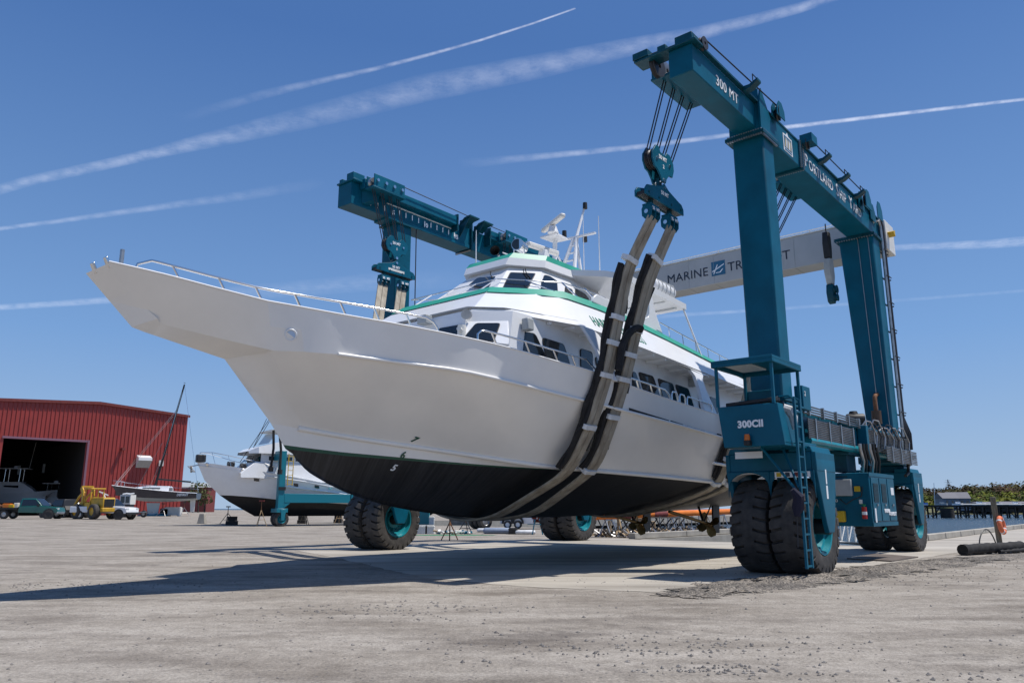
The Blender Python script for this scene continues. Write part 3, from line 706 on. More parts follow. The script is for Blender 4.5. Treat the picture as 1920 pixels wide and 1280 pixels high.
# ---- upper trolleys with sheave blocks
def trolley(P, a0, a1, b0, b1, z0, z1, side):
    mb = MB(); lbox(mb, P, a0, a1, b0, b1, z0, z0+.05); lbox(mb, P, a0+.05, a1-.05, b0, b0+.05, z0+.05, z1); lbox(mb, P, a0+.05, a1-.05, b1-.05, b1, z0+.05, z1)
    t = mb.build('trolley', T, lift, bevel=.01)
    s = MB(); n_ = 4
    for k in range(n_):
        a = a0 + (a1-a0)*(k+.5)/n_; sheave(s, P(a, (b0+b1)/2, z0+.24), P(0,1,0)-P(0,0,0), min(.2, (a1-a0)/n_*.48), .16)
    build_split(s, 'sheave', M['steel'], t)
    s = MB()
    for k in range(n_):
        a = a0 + (a1-a0)*(k+.5)/n_
        for bb, d in ((b1, .05), (b0, -.05)): s.cyl(P(a, bb, z0+.28), P(a, bb+d, z0+.28), .06, n=10)
    build_split(s, 'pin', M['chrome'], t); return t
trolley(L, -8.15, -6.4, -1.02, -.52, 10.95, 11.42, -1)
trolley(L, -1.15, .5, -1.02, -.52, 10.76, 11.2, -1)
trolley(F, -7.25, -5.75, .68, 1.12, 12.12, 12.62, 1)
trolley(F, -.2, 1.3, .68, 1.12, 12.1, 12.6, 1)
# ---- grey cross beam at the rear
cb = MB(); lbox(cb, L, 5.05, 5.95, -13.3, .42, 10.02, 11.22)
o = cb.build('cross_beam', M['grey'], lift, bevel=.02)
mb = MB()
for b in (-9.5, -8.35, -6.9, -5.6, -4.4, -3.2, -2.0, -.8): lbox(mb, L, 5.10, 5.13, b-.02, b+.02, 11.22, 11.36)
mb.tube([L(5.115, -12, 11.36), L(5.115, .2, 11.36)], .018, 6); mb.tube([L(5.115, -12, 11.29), L(5.115, .2, 11.29)], .012, 6)
lbox(mb, L, 5.02, 5.98, -13.3, .42, 11.222, 11.245)
mb.build('hand_line', M['offwhite'], o)
mb = MB()
for b in (-6.9, -5.8, -2.6): lbox(mb, L, 5.040, 5.0485, b-.006, b+.006, 10.04, 11.2); lbox(mb, L, 5.06, 5.95, b-.006, b+.006, 10.008, 10.018)
build_split(mb, 'seam', M['greybox'], o, smooth=False)
mb = MB(); lbox(mb, L, 4.85, 5.9, .425, .62, 10.0, 11.05); mb.build('beam_end_plate', M['offwhite'], o, bevel=.02)
xo = L(5.043, -7.88, 10.42)
text('lettering', 'MARINE', .50, xo, (0,-1,0), (0,0,1), M['navy'], o, sx=1.0, space=1.04)
text('lettering', 'TRAVELIFT', .50, L(5.043, -5.22, 10.42), (0,-1,0), (0,0,1), M['navy'], o, space=1.04)
mb = MB(); lbox(mb, L, 5.040, 5.046, -5.90, -5.32, 10.34, 10.92); mb.build('badge', M['logoblue'], o, smooth=False)
mb = MB()
for q in ([(-5.86,10.5),(-5.6,10.62),(-5.36,10.74),(-5.36,10.78),(-5.6,10.67),(-5.86,10.55)], [(-5.72,10.47),(-5.52,10.47),(-5.52,10.44),(-5.72,10.44)], [(-5.52,10.44),(-5.40,10.58),(-5.44,10.58),(-5.56,10.47)], [(-5.83,10.42),(-5.66,10.78),(-5.62,10.78),(-5.79,10.42)]):
    mb.prism([L(5.038, b, z) for b, z in q], L(.003,0,0))
build_split(mb, 'badge_mark', M['letter'], o, smooth=False)
# ================================================================ lower side frame, cab, engine box
def Lb(u, v, b): return W2L(on_plane(u, v, NO + NN*b, NN))      # sight line met with the plane of the near frame at offset b
def La(u, v, a): return W2L(on_plane(u, v, NO + UN*a, UN))
sill = MB(); lbox(sill, L, -5.0, 4.9, -.12, .40, 2.86, 3.60)
sill.build('sill_beam', T, lift, bevel=.03)
sill = MB(); lbox(sill, F, -5.2, 5.2, -.42, .30, 2.80, 3.60); sill.build('sill_beam', T, lift, bevel=.03)
mb = MB(); lbox(mb, L, -6.1, -4.62, -.30, .48, 2.725, 3.70); mb.build('leg_foot', T, lift, bevel=.03)
mb = MB(); lbox(mb, L, 3.55, 5.95, -.62, .36, 2.725, 2.94); lbox(mb, L, 3.5, 6.1, -.66, .52, 2.96, 3.08); lbox(mb, L, 4.9, 6.0, -.5, .2, 3.082, 3.55); mb.build('leg_foot', M['tealdark'], lift, bevel=.02)
for a in (-5.05, 4.2):
    mb = MB(); lbox(mb, F, a-.5, a+.5, -.45, .35, 2.725, 2.795); lbox(mb, F, a-.38, a+.38, -.46, .34, 3.602, 3.66); mb.build('leg_foot', T, lift, bevel=.02)
mb = MB(); lbox(mb, L, -4.55, -4.05, .42, .62, 3.60, 4.16); mb.build('junction_box', T, lift, bevel=.015)
text('lettering', '2', .16, L(-4.46, .624, 3.92), (1,0,0), (0,0,1), M['letter'], lift)
# beam underside channel and pipe racks along the sill
mb = MB(); mb.tube([L(-4.0, .46, 2.92), L(3.3, .46, 2.92)], .10, 10); mb.build('hydraulic_pipe', M['tealrim'], lift)
def rack(a0, a1, b, z0, z1, n_, mt, brk):
    mb = MB()
    for k in range(n_):
        z = z0 + (z1-z0)*k/(n_-1); mb.tube([L(a0, b, z), L(a1, b, z)], .020, 6)
    for a in brk: lbox(mb, L, a-.03, a+.03, b-.04, b+.035, z0-.05, z1+.05, m=1)
    return mb.build('pipe_rack', [mt, M['steel']], lift)
pipe_m = mat('oily_pipe_steel', (.15,.16,.165), .35, metal=.75, var=.3, scale=4)
rack(-4.1, -.55, .52, 2.98, 3.42, 11, pipe_m, (-3.6,-2.6,-1.7,-.7))
rack(-4.3, .2, .50, 3.56, 3.74, 4, pipe_m, (-3.9,-2.9,-1.9,-.9,0))
rack(.35, 5.0, .62, 2.95, 3.50, 13, pipe_m, (.9, 1.9, 2.9, 3.9, 4.7))
rack(1.6, 5.1, .74, 2.72, 3.10, 9, pipe_m, (2.2, 3.2, 4.3))
mb = MB(); lbox(mb, L, -1.5, 5.6, .40, .50, 3.52, 3.62); lbox(mb, L, .1, .3, .42, .66, 2.5, 3.6); mb.build('rack_frame', T, lift, bevel=.01)
mb = MB(); lbox(mb, L, -.78, -.02, -.05, .34, 2.31, 2.85); lbox(mb, L, -.95, .3, -.10, .46, 2.76, 2.855); mb.build('engine_pillar', M['tealdark'], lift, bevel=.015)
# operator cab in front of the front near leg
ca, cr = -7.55, -6.05
cab = MB()
cab.prism([L(ca, -.12, 3.40), L(ca, 1.15, 3.40), L(ca, 1.24, 2.56), L(ca, -.02, 2.56)], L(.06,0,0))
cab.prism([L(ca+.06, -.12, 3.40), L(ca+.06, -.06, 3.40), L(ca+.06, .04, 2.56), L(ca+.06, -.02, 2.56)], L(1.44,0,0))
lbox(cab, L, ca+.06, cr, -.0, 1.22, 2.56, 2.62); lbox(cab, L, cr, cr+.06, -.1, .5, 2.56, 3.9)
cab.prism([L(ca+.06, 1.09, 3.40), L(ca+.3, 1.09, 3.40), L(ca+.46, 1.17, 2.62), L(ca+.06, 1.17, 2.62)], L(0,.055,0))
co = cab.build('cab', T, lift, bevel=.012)
mb = MB(); lbox(mb, L, ca-.08, cr+.02, -.18, 1.14, 4.30, 4.36); lbox(mb, L, ca-.08, ca-.02, -.18, 1.14, 4.22, 4.30); lbox(mb, L, cr-.04, cr+.02, -.18, 1.14, 4.22, 4.30); lbox(mb, L, ca-.02, cr-.04, -.18, -.12, 4.22, 4.30); lbox(mb, L, ca-.02, cr-.04, 1.08, 1.14, 4.22, 4.30)
mb.build('cab_roof', T, co, bevel=.008)
mb = MB(); lbox(mb, L, ca+.15, cr-.35, 0.0, .52, 4.270, 4.296); mb.build('roof_window', M['clear'], co)
for a, b in ((ca+.02, -.11), (ca+.02, 1.07), (cr-.03, -.11), (cr-.03, 1.07)):
    mb = MB(); mb.beam(L(a, b, 2.7 if b > 0 and a > -7 else 3.4), L(a, b, 4.23), .055, .055); mb.build('cab_post', T, co)
mb = MB(); mb.prism([L(ca+.15, .0, 3.42), L(ca+.15, 1.0, 3.46), L(ca+.55, 1.0, 3.50), L(ca+.55, .0, 3.46)], (0,0,.07)); mb.build('dashboard', M['black'], co, bevel=.01)
mb = MB(); lbox(mb, L, -6.9, -6.4, .3, .8, 2.95, 3.05); mb.prism([L(-6.42, .3, 3.05), L(-6.42, .8, 3.05), L(-6.32, .8, 3.6), L(-6.32, .3, 3.6)], L(.1,0,0)); mb.build('seat', M['black'], co, bevel=.03)
mb = MB(); mb.tube([L(-6.6, .9, 3.40), L(-6.55, 1.0, 3.36), L(-6.5, 1.06, 3.20), L(-6.5, 1.07, 2.95)], [.09,.1,.09,.05], 8); mb.build('white_jacket', M['tarp'], co)
text('lettering', '300CII', .19, L(ca-.002, .30, 2.95), (0,-1,0), (0,0,1), M['letter'], co, bold=.009, space=1.05)
mb = MB(); mb.cyl(L(ca-.09, .52, 2.68), L(ca-.09, .52, 2.80), .062, .05, 14); bo_ = mb.build('beacon', M['amber'], co)
mb = MB(); lbox(mb, L, ca-.14, ca-.002, .46, .58, 2.58, 2.68); mb.build('beacon_base', M['black'], co, bevel=.01)
mb = MB(); lbox(mb, L, -6.75, -6.745, -.15, .45, 2.38, 2.52); mb.build('white_panel', M['letter'], lift, smooth=False)
# access ladder and its stays
mb = MB(); lad_b = 1.30
s0 = [Lb(1493, 762, lad_b), Lb(1503, 850, lad_b), Lb(1517, 1048, lad_b)]; 
aa = (s0[0].x + s0[2].x)/2
for a in (aa-.13, aa+.17): mb.beam(L(a, lad_b, .22), L(a, lad_b, 3.52), .045, .06)
for k in range(11): mb.beam(L(aa-.13, lad_b, .26+.30*k), L(aa+.17, lad_b, .26+.30*k), .035, .035)
for a in (aa-.13, aa+.17): mb.tube([L(a, lad_b, 3.5), L(a, lad_b-.1, 3.58), L(a, lad_b-.3, 3.58)], .022, 6)
mb.build('ladder', T, lift)
mb = MB()
mb.tube([L(-7.2, .62, 2.56), L(aa-.16, lad_b-.02, 1.62)], .028, 6); mb.tube([L(-6.8, .9, 2.56), L(aa-.16, lad_b-.02, 1.75)], .028, 6)
lbox(mb, L, cr, aa+.17, 1.16, 1.22, 2.58, 2.64); lbox(mb, L, cr, aa-.1, 1.1, 1.14, 3.42, 3.46)
build_split(mb, 'ladder_stay', T, lift, gap=.002)
mb = MB(); mb.tube([L(aa-.3, 1.2, 1.72), L(aa-.22, 1.28, 1.58), L(aa-.2, 1.24, 1.35), L(aa-.24, 1.22, 1.2)], [.05,.11,.12,.05], 8); mb.build('hanging_jacket', mat('navy_cloth', (.012,.012,.03), .9, bump=.6, bscale=12), lift)
mb = MB(); mb.tube([L(aa-.22, 1.22, 1.2), L(aa-.2, 1.2, .9), L(aa-.24, 1.2, .62)], .012, 6); mb.build('chain', M['rope'], lift)
# engine box with doors, grilles, cabinets
eb = MB(); E0, E1, B0, B1, Z0, Z1 = -.97, 1.36, -.24, .90, .90, 2.27
lbox(eb, L, E0, E1, B0, B1, Z0, Z1); eo = eb.build('engine_box', T, lift, bevel=.02)
mb = MB(); lbox(mb, L, E0-.02, E1+.02, B1+.001, B1+.02, Z0, Z0+.10); lbox(mb, L, E0-.02, E1+.02, B1+.001, B1+.02, Z1-.09, Z1+.005); build_split(mb, 'box_trim', T, eo)
for k in range(3):
    a0 = E0+.10+.75*k; mb = MB(); lbox(mb, L, a0, a0+.68, B1+.002, B1+.022, Z0+.13, Z1-.12); d = mb.build('box_door', T, eo, bevel=.008)
    if k < 2:
        g_ = MB(); lbox(g_, L, a0+.12, a0+.56, B1+.024, B1+.03, 1.52, 2.0)
        for j in range(14): lbox(g_, L, a0+.12, a0+.56, B1+.031, B1+.038, 1.535+.0335*j, 1.548+.0335*j, m=1)
        g_.build('grille', [M['black'], M['tealdark']], d)
    h_ = MB(); lbox(h_, L, a0+.3, a0+.4, B1+.024, B1+.05, 1.42, 1.47); h_.build('handle', M['steel'], d)
text('lettering', 'MARINE', .13, L(.10, B1+.026, 1.25), (1,0,0), (0,0,1), M['letter'], eo, bold=.006); text('lettering', 'TRAVELIFT', .13, L(.62, B1+.026, 1.17), (1,0,0), (0,0,1), M['letter'], eo, bold=.006)
mb = MB(); lbox(mb, L, .54, .64, B1+.0225, B1+.027, 1.18, 1.33); lbox(mb, L, .92, 1.2, B1+.0225, B1+.027, 1.72, 1.92); lbox(mb, L, -.78, -.66, B1+.0225, B1+.027, 1.0, 1.36); build_split(mb, 'label', M['letter'], eo, smooth=False)
def front(u0, v0, u1, v1, th, nm, mt, bev=.01):
    p = La(u0, v0, E0); q = La(u1, v1, E0); mb = MB(); mb.box(E0-th, E0-.001, min(p.y, q.y), max(p.y, q.y), min(p.z, q.z), max(p.z, q.z)); return mb.build(nm, mt, eo, bevel=bev)
front(1559, 899, 1600, 929, .12, 'electrical_cabinet', M['greybox'], .015); front(1564, 957, 1588, 978, .16, 'spill_kit_bag', M['yellow'], .03)
front(1602, 911, 1614, 921, .06, 'control_box', M['yellow']); front(1611, 936, 1618, 944, .04, 'switch_box', M['offwhite'])
p = La(1624, 972, E0); q = La(1624, 950, E0); mb = MB(); mb.cyl((E0-.09, p.y, p.z), (E0-.09, p.y, q.z), .062, n=14); ex = mb.build('fire_extinguisher', M['red'], eo)
mb = MB(); mb.cyl((E0-.09, p.y, q.z), (E0-.09, p.y, q.z+.05), .03, n=10); mb.beam((E0-.09, p.y+.06, q.z+.07), (E0-.09, p.y-.05, q.z+.05), .03, .02); mb.build('valve', mat('green_handle', (.02,.25,.08), .5), ex)
mb = MB(); mb.cyl((E0-.09, p.y, p.z+.10), (E0-.09, p.y, p.z+.18), .0635, n=14); mb.build('label', M['letter'], ex)
mb = MB()
for k in range(12): lbox(mb, L, E0-.006, E0-.001, B0+.14+.04*k, B0+.165+.04*k, 2.16, 2.19)
mb.build('vent_slots', M['black'], eo, smooth=False)
mb = MB(); mb.tube([La(1569, 938, E0)+Vector((-.03, .03*math.cos(t), .03*math.sin(t))) for t in [2*PI*k/12 for k in range(12)]], .008, 5, closed=True); mb.build('pipe_fitting', M['offwhite'], eo)
mb = MB(); mb.tube([La(1575, 935, E0)+Vector((-.03,0,0)), La(1588, 945, E0)+Vector((-.06,0,0)), La(1600, 936, E0)+Vector((-.03,0,0)), La(1616, 930, E0)+Vector((-.02,0,0)), La(1617, 912, E0)+Vector((-.02,0,0))], .012, 6); mb.build('cable', M['blackrub'], eo)
# exhaust, air cleaner, hoses
p = Lb(1645, 795, .1); mb = MB(); mb.cyl((p.x, p.y, p.z), (p.x, p.y, p.z+.42), .145, n=20); mb.build('silencer', mat('heat_browned_steel', (.12,.075,.05), .6, metal=.5, var=.3), lift)
mb = MB(); mb.tube([(p.x, p.y, p.z+.4), (p.x-.02, p.y, p.z+.72), (p.x+.02, p.y, p.z+.86), (p.x+.14, p.y, p.z+.95), (p.x+.3, p.y, p.z+.98)], .065, 12); mb.build('exhaust_pipe', M['rust'], lift)
c = Lb(1604, 786, .2); mb = MB(); mb.lathe([(0,-.24),(.15,-.24),(.165,-.2),(.165,.2),(.15,.24),(.05,.24),(0,.24)], c, L(.45,.9,0), 24); mb.build('air_cleaner', M['black'], lift)
mb = MB(); mb.cyl(c + Vector((.02, .05, .14)), c + Vector((.02, .05, .24)), .14, .1, 18); mb.build('intake_cap', M['black'], lift)
mb = MB(); mb.tube([c + L(.1,.12,0), c + L(.35,.1,.02), c + L(.5,.08,-.1), c + L(.52,.06,-.5)], .07, 12); mb.build('intake_pipe', M['steel'], lift)
for k in range(6):
    u = 1613 + 6*k; p0 = Lb(u, 842, .66); p1 = Lb(u+4, 886, .55); mb = MB()
    mb.tube([p0 + Vector((0, 0, .15)), p0, p0.lerp(p1, .5) + L(random.uniform(-.05,.05), .05, 0), p1], .045, 8); mb.build('hose', M['blackrub'] if k % 3 else M['steel'], lift)
for k in range(9):
    u = 1615 + 8*k; p0 = Lb(u, 800+k*2, .5); mb = MB(); d1, d2 = random.uniform(.2,.5), random.uniform(.05,.3)
    mb.tube([p0, p0 + L(.1,.1,d2), p0 + L(.25,.18,d2*.9), p0 + L(.3+d1,.22,-.2), p0 + L(.2+d1,.2,-.55)], .022, 6); mb.build('hose', M['rope'] if k % 2 else M['steel'], lift)
p = Lb(1690, 858, .5); mb = MB(); mb.tube([p, p + L(.25,0,.12), p + L(.5,.02,.05), p + L(.6,.04,-.2), p + L(.5,.04,-.45), p + L(.2,.02,-.55)], .05, 10); mb.build('hose', M['blackrub'], lift)
mb = MB(); 
for k in range(5): mb.tube([L(4.75+.04*k, .52+.04*k, 3.2), L(4.7+.03*k, .55+.04*k, 3.7), L(4.66+.05*k, .5, 4.4)], .03, 6)
mb.build('hose_bundle', M['rope'], lift)
# conduits up the rear near leg
for k, (a, b, r_) in enumerate(((4.62, .52, .05), (4.78, .54, .055), (4.94, .50, .045))):
    mb = MB(); mb.tube([L(a, b, 3.6), L(a, b, 10.3), L(a-.03, b, 10.75 + .05*k), L(a-.2, b, 10.9+.05*k)], r_, 8); mb.build('conduit', M['steel'] if k != 1 else M['rope'], lift)
for z in [4.3 + .92*k for k in range(7)]:
    mb = MB(); lbox(mb, L, 4.5, 5.02, .42, .45, z, z+.04); lbox(mb, L, 4.5, 5.02, .585, .605, z+.08, z+.11); lbox(mb, L, 4.99, 5.02, .45, .585, z, z+.04); mb.build('conduit_bracket', M['rope'], lift)
mb = MB(); mb.tube([L(3.74, .1, 3.6), L(3.745, -.02, 10.2)], .012, 5); mb.tube([L(3.74, .38, 3.6), L(3.745, .30, 10.2)], .012, 5); build_split(mb, 'leg_cable', M['steel'], lift)
mb = MB(); lbox(mb, L, 4.72, 4.98, .3, .5, 10.4, 10.9); mb.build('lamp_box', M['greybox'], lift, bevel=.01)
mb = MB(); mb.prism([L(5.0, .62, 10.62), L(5.25, .62, 10.5), L(5.25, .62, 10.72)], L(0,.2,0)); mb.build('floodlight', M['yellow'], lift)
# ================================================================ lifting blocks and slings
def lifting_block(loc, label, rz, number):
    root = empty('lifting_block', loc, rz, label, 'lifting block', 'lifting blocks on the boat lift')
    body = [(-.50,-.22),(-.62,.0),(-.60,.2),(-.50,.32),(-.40,.46),(-.22,.46),(-.14,.32),(.14,.30),(.22,.42),(.40,.42),(.50,.32),(.60,.2),(.62,0),(.52,-.24),(.30,-.26),(.16,-.42),(.10,-.56),(-.10,-.56),(-.18,-.42),(-.34,-.26)]
    for y in (-.17, .12):
        mb = MB(); mb.prism([(x, y, z) for x, z in body], (0,.05,0)); mb.build('side_plate', T, root, bevel=.008)
    for x in (-.36, .36):
        mb = MB(); sheave(mb, (x, -.06, .06), (0,1,0), .29, .09); sheave(mb, (x, .05, .06), (0,1,0), .29, .09); mb.build('sheave', M['rope'], root)
        mb = MB(); mb.cyl((x, -.20, .06), (x, .20, .06), .045, n=12); mb.build('pin', M['chrome'], root)
    mb = MB(); mb.cyl((0,-.2,-.5), (0,.2,-.5), .06, n=12); mb.build('pin', M['chrome'], root)
    mb = MB(); mb.prism([(-.07,-.05,-.40),(.07,-.05,-.40),(.08,-.05,-.75),(-.08,-.05,-.75)], (0,.10,0)); mb.build('link', M['tealdark'], root)
    sp = [(-1.08,-1.24),(-1.08,-1.06),(-.98,-.94),(-.80,-.90),(-.22,-.74),(0,-.60),(.22,-.74),(.80,-.90),(.98,-.94),(1.08,-1.06),(1.08,-1.24)]
    for y in (-.18, .13):
        mb = MB(); mb.prism([(x, y, z) for x, z in sp], (0,.05,0)); s_ = mb.build('spreader_plate', T, root, bevel=.008)
        bl = MB()
        for x in (-.9,-.35,.35,.9): bl.cyl((x, y-.02, -1.13), (x, y+.07, -1.13), .035, n=8)
        build_split(bl, 'bolt', M['tealdark'], s_)
    mb = MB(); mb.box(-1.06, 1.06, -.12, .12, -1.22, -1.12); mb.build('spreader_web', M['black'], root)
    mb = MB(); mb.cyl((0,-.21,-.72), (0,.21,-.72), .05, n=12); mb.build('pin', M['chrome'], root)
    for x in (-.53, .53):
        mb = MB(); mb.prism([(x-.06,-.05,-1.15),(x+.06,-.05,-1.15),(x+.06,-.05,-1.45),(x-.06,-.05,-1.45)], (0,.1,0)); mb.build('link', M['tealdark'], root)
        mb = MB()
        for o_ in (-.24, -.01, .22): mb.prism([(x+o_, -.16, -1.52),(x+o_, -.10, -1.40),(x+o_, .10, -1.40),(x+o_, .16, -1.52),(x+o_, .15, -1.72),(x+o_, .06, -1.82),(x+o_, -.06, -1.82),(x+o_, -.15, -1.72)], (.035,0,0))
        mb.prism([(x-.24, -.13, -1.43),(x+.255, -.13, -1.43),(x+.255, .13, -1.43),(x-.24, .13, -1.43)], (0,0,.05))
        mb.prism([(x-.205, -.165, -1.60),(x+.22, -.165, -1.60),(x+.22, -.14, -1.42),(x-.205, -.14, -1.42)], (0,.01,0))
        h_ = mb.build('sling_head', T, root, bevel=.006)
        mb = MB(); mb.cyl((x-.27, 0, -1.62), (x+.28, 0, -1.62), .06, n=14); mb.build('pin', M['chrome'], h_)
        text('lettering', '25', .13, (x-.20, -.172, -1.57), (1,0,0), (0,.15,1), M['letter'], h_, bold=.004); text('lettering', 'MT', .13, (x+.02, -.172, -1.57), (1,0,0), (0,.15,1), M['letter'], h_, bold=.004)
    text('lettering', '50 MT', .17, (-.26, -.172, .10), (1,0,0), (0,0,1), M['letter'], root, bold=.004); text('lettering', number, .16, (-.05, -.172, -.14), (1,0,0), (0,0,1), M['letter'], root, bold=.004)
    text('lettering', '50 MT', .16, (-.24, -.182, -.98), (1,0,0), (0,0,1), M['letter'], root, bold=.004)
    root.scale = (.8, .8, .8); return root
def wl(p): return NO + UN*p.x - NN*p.y + Vector((0, 0, p.z))
Bn = wl(L(-7.78, -1.12, 9.02)); Bf = wl(F(-6.05, .95, 10.25)); Brn = wl(L(-1.85, -1.08, 8.6)); Brf = wl(F(.4, .95, 9.9))
BLK = {'n': lifting_block(Bn, 'dark teal lifting block numbered 2, hanging from the near beam over the wheelhouse side', R(50), '2'),
       'f': lifting_block(Bf, 'sunlit teal lifting block numbered 1, hanging from the far beam before the far leg', R(49.5), '1'),
       'rn': lifting_block(Brn, 'teal lifting block half hidden behind the near front leg', R(50), '3'),
       'rf': lifting_block(Brf, 'teal lifting block behind the wheelhouse of the boat', R(49.5), '4')}
mb = MB(); mb.box(-.45, .45, -.187, -.181, -1.12, -1.02); mb.build('rating_plate', M['offwhite'], BLK['f'], smooth=False)
# wire ropes from the trolleys down to each block
def ropes(P, a0, a1, b, z, blk):
    for k in range(4):
        a = a0 + (a1-a0)*(k+.5)/4; f = [-.50,-.14,.14,.50][k]
        for j in (-1, 1):
            mb = MB(); t0 = P(a+.05*j, b, z); t1 = W2L(blk + UN*(f+.05*j) + Vector((0,0,.1))); mb.tube([t0, t1], .0165, 5); mb.build('hoist_rope', M['rope'], lift)
ropes(L, -8.15, -6.4, -.76, 11.0, Bn); ropes(L, -1.15, .5, -.76, 10.8, Brn); ropes(F, -7.25, -5.75, .9, 12.15, Bf); ropes(F, -.2, 1.3, .9, 12.12, Brf)
# slings: a pair of webbing bands each, black sleeves and pale ties
BO = NO + NN*(-6.3)
def BW(X, y, z): return BO - UN*X + NN*y + Vector((0, 0, z))
def resample(P, step):
    out = [P[0]]
    for p, q in zip(P[:-1], P[1:]):
        n_ = max(1, int((q-p).length/step)); out += [p.lerp(q, (k+1)/n_) for k in range(n_)]
    return out
def smoothp(P, it=2):
    for _ in range(it): P = [P[0]] + [(P[i-1] + P[i]*2 + P[i+1])/4 for i in range(1, len(P)-1)] + [P[-1]]
    return P
def band(P, wd, th, off_side=0.0, off_out=0.0, wob=0.0, seed=0):
    rnd = random.Random(seed); mb = MB(); rows = []; ph = rnd.random()*6
    for i, p in enumerate(P):
        t = (P[min(i+1, len(P)-1)] - P[max(i-1, 0)]).normalized(); sd = (UN - t*UN.dot(t)).normalized(); nrm = t.cross(sd)
        w_ = wd*(1 + wob*(.6*math.sin(i*.55+ph) + .4*math.sin(i*1.31+ph*2))); o_ = off_side + wob*.05*math.sin(i*.4+ph)
        c = p + sd*o_ + nrm*(off_out + wob*.03*math.sin(i*.9+ph))
        rows.append([c + sd*w_/2*x + nrm*th/2*y for x, y in ((-1,-.6),(-.8,-1),(0,-1.15 if wob else -.9),(.8,-1),(1,-.6),(1,.6),(.8,1),(0,1.15 if wob else .9),(-.8,1),(-1,.6))])
    mb.loft(rows, closed=True); n_ = len(mb.v); mb.f.append(list(range(10))[::-1]); mb.m.append(0); mb.f.append(list(range(n_-10, n_))); mb.m.append(0)
    return mb
def sling(pts, label, ties, sl, seed):
    """pts: world path from the near head, under the keel, to the far head"""
    P = smoothp(resample(pts, .14), 8); root = empty('lifting_sling', P[len(P)//2], 0, label, 'lifting sling', 'slings carrying the boat')
    inv = Matrix.Translation(-P[len(P)//2])
    sgn = None
    mid = len(P)//2
    for k, o_ in enumerate((-.095, .105)):
        band(P, .185, .06, o_, .05, .0, seed+k).xform(inv).build('webbing_band', M['web'], root, ang=50)
    i0, i1 = sl
    ia = [i for i, p in enumerate(P[:mid]) if i1 < p.z < i0]
    if ia:
        band(P[ia[0]:ia[-1]+1], .42, .08, -.10, -.055, .22, seed+5).xform(inv).build('black_sleeve', M['sleeve'], root, ang=60)
        band(P[ia[0]:ia[-1]+1], .11, .08, -.235, .0, .5, seed+9).xform(inv).build('sleeve_fold', M['sleeve'], root, ang=60)
        for k, (za, zb) in enumerate(((6.4,5.5), (4.7,3.9), (3.3,2.6))):
            ib = [i for i, p in enumerate(P[:mid]) if zb < p.z < za]
            if len(ib) > 3 and i0 > za: band(P[ib[0]:ib[-1]+1], .13, .10, .20, .0, .6, seed+13+k).xform(inv).build('sleeve_fold', M['sleeve'], root, ang=60)
    for z in ties:
        j = min(range(mid), key=lambda i: abs(P[i].z - z)); j = max(1, j); t_ = (P[j+1]-P[j-1]).normalized()
        q = [P[j]-t_*.055, P[j], P[j]+t_*.055]
        band(q, .46, .24, -.04, .01, 0, 0).xform(inv).build('tie', M['tape'], root, ang=40)
    return root
def near_head(blk, x): return blk + UN*x*.8 + Vector((0,0,-1.70*.8))
def path(X, prof, blkn, xn, blkf, xf, yk, zk):
    P = [near_head(blkn, xn)]
    for b, z in prof: P.append(BW(X, b+6.3, z))
    P.append(BW(X, 0, zk))
    for b, z in reversed(prof[1:]): P.append(BW(X, -(b+6.3), z)) if z < 4.6 else None
    P.append(near_head(blkf, xf)); return P
sling(path(8.4, [(-1.67,6.57),(-2.04,5.18),(-2.24,4.36),(-2.76,3.11),(-3.36,2.16),(-5.46,1.20)], Bn, -.53, Bf, -.53, 0, 1.10), 'forward one of the two front slings, its black sleeve sagging under the bow quarter', (6.75, 5.4, 4.85, 4.2, 3.15), (6.7, 2.15), 11)
sling(path(7.65, [(-1.57,6.48),(-1.97,5.3),(-2.25,4.35),(-2.62,3.4),(-3.15,2.28),(-4.92,1.26)], Bn, .53, Bf, .53, 0, 1.10), 'after one of the two front slings, crossing the letters of the boat name', (6.9, 5.25, 4.8, 4.15, 3.35, 2.2), (6.9, 2.2), 23)
RP = [(-1.21,6.31),(-1.78,4.36),(-2.22,3.13),(-2.46,2.56),(-2.72,1.98),(-4.2,1.5)]
sling(path(2.25, RP, Brn, -.53, Brf, -.53, 0, 1.12), 'forward one of the two rear slings, seen through the open operator cab', (2.75, 2.1), (4.2, 2.1), 31)
sling(path(1.40, RP, Brn, .53, Brf, .53, 0, 1.14), 'after one of the two rear slings, mostly behind the front near leg', (2.7, 2.05), (4.2, 2.1), 41)
# black sleeve draped between the two front slings
p0 = BW(8.25, 4.34, 4.85); p1 = BW(7.7, 4.46, 5.35)
mb = MB(); mb.tube(smoothp(resample([BW(8.3, 4.28, 4.3), p0, BW(8.0, 4.42, 5.2), p1, BW(7.62, 4.5, 5.3)], .08), 2), .085, 8); mb.xform(Matrix.Translation(-p0)); o = mb.build('sleeve_drape', M['sleeve']); o.location = p0
tag(o, 'black sleeve cloth looped between the two front slings', 'sleeve')
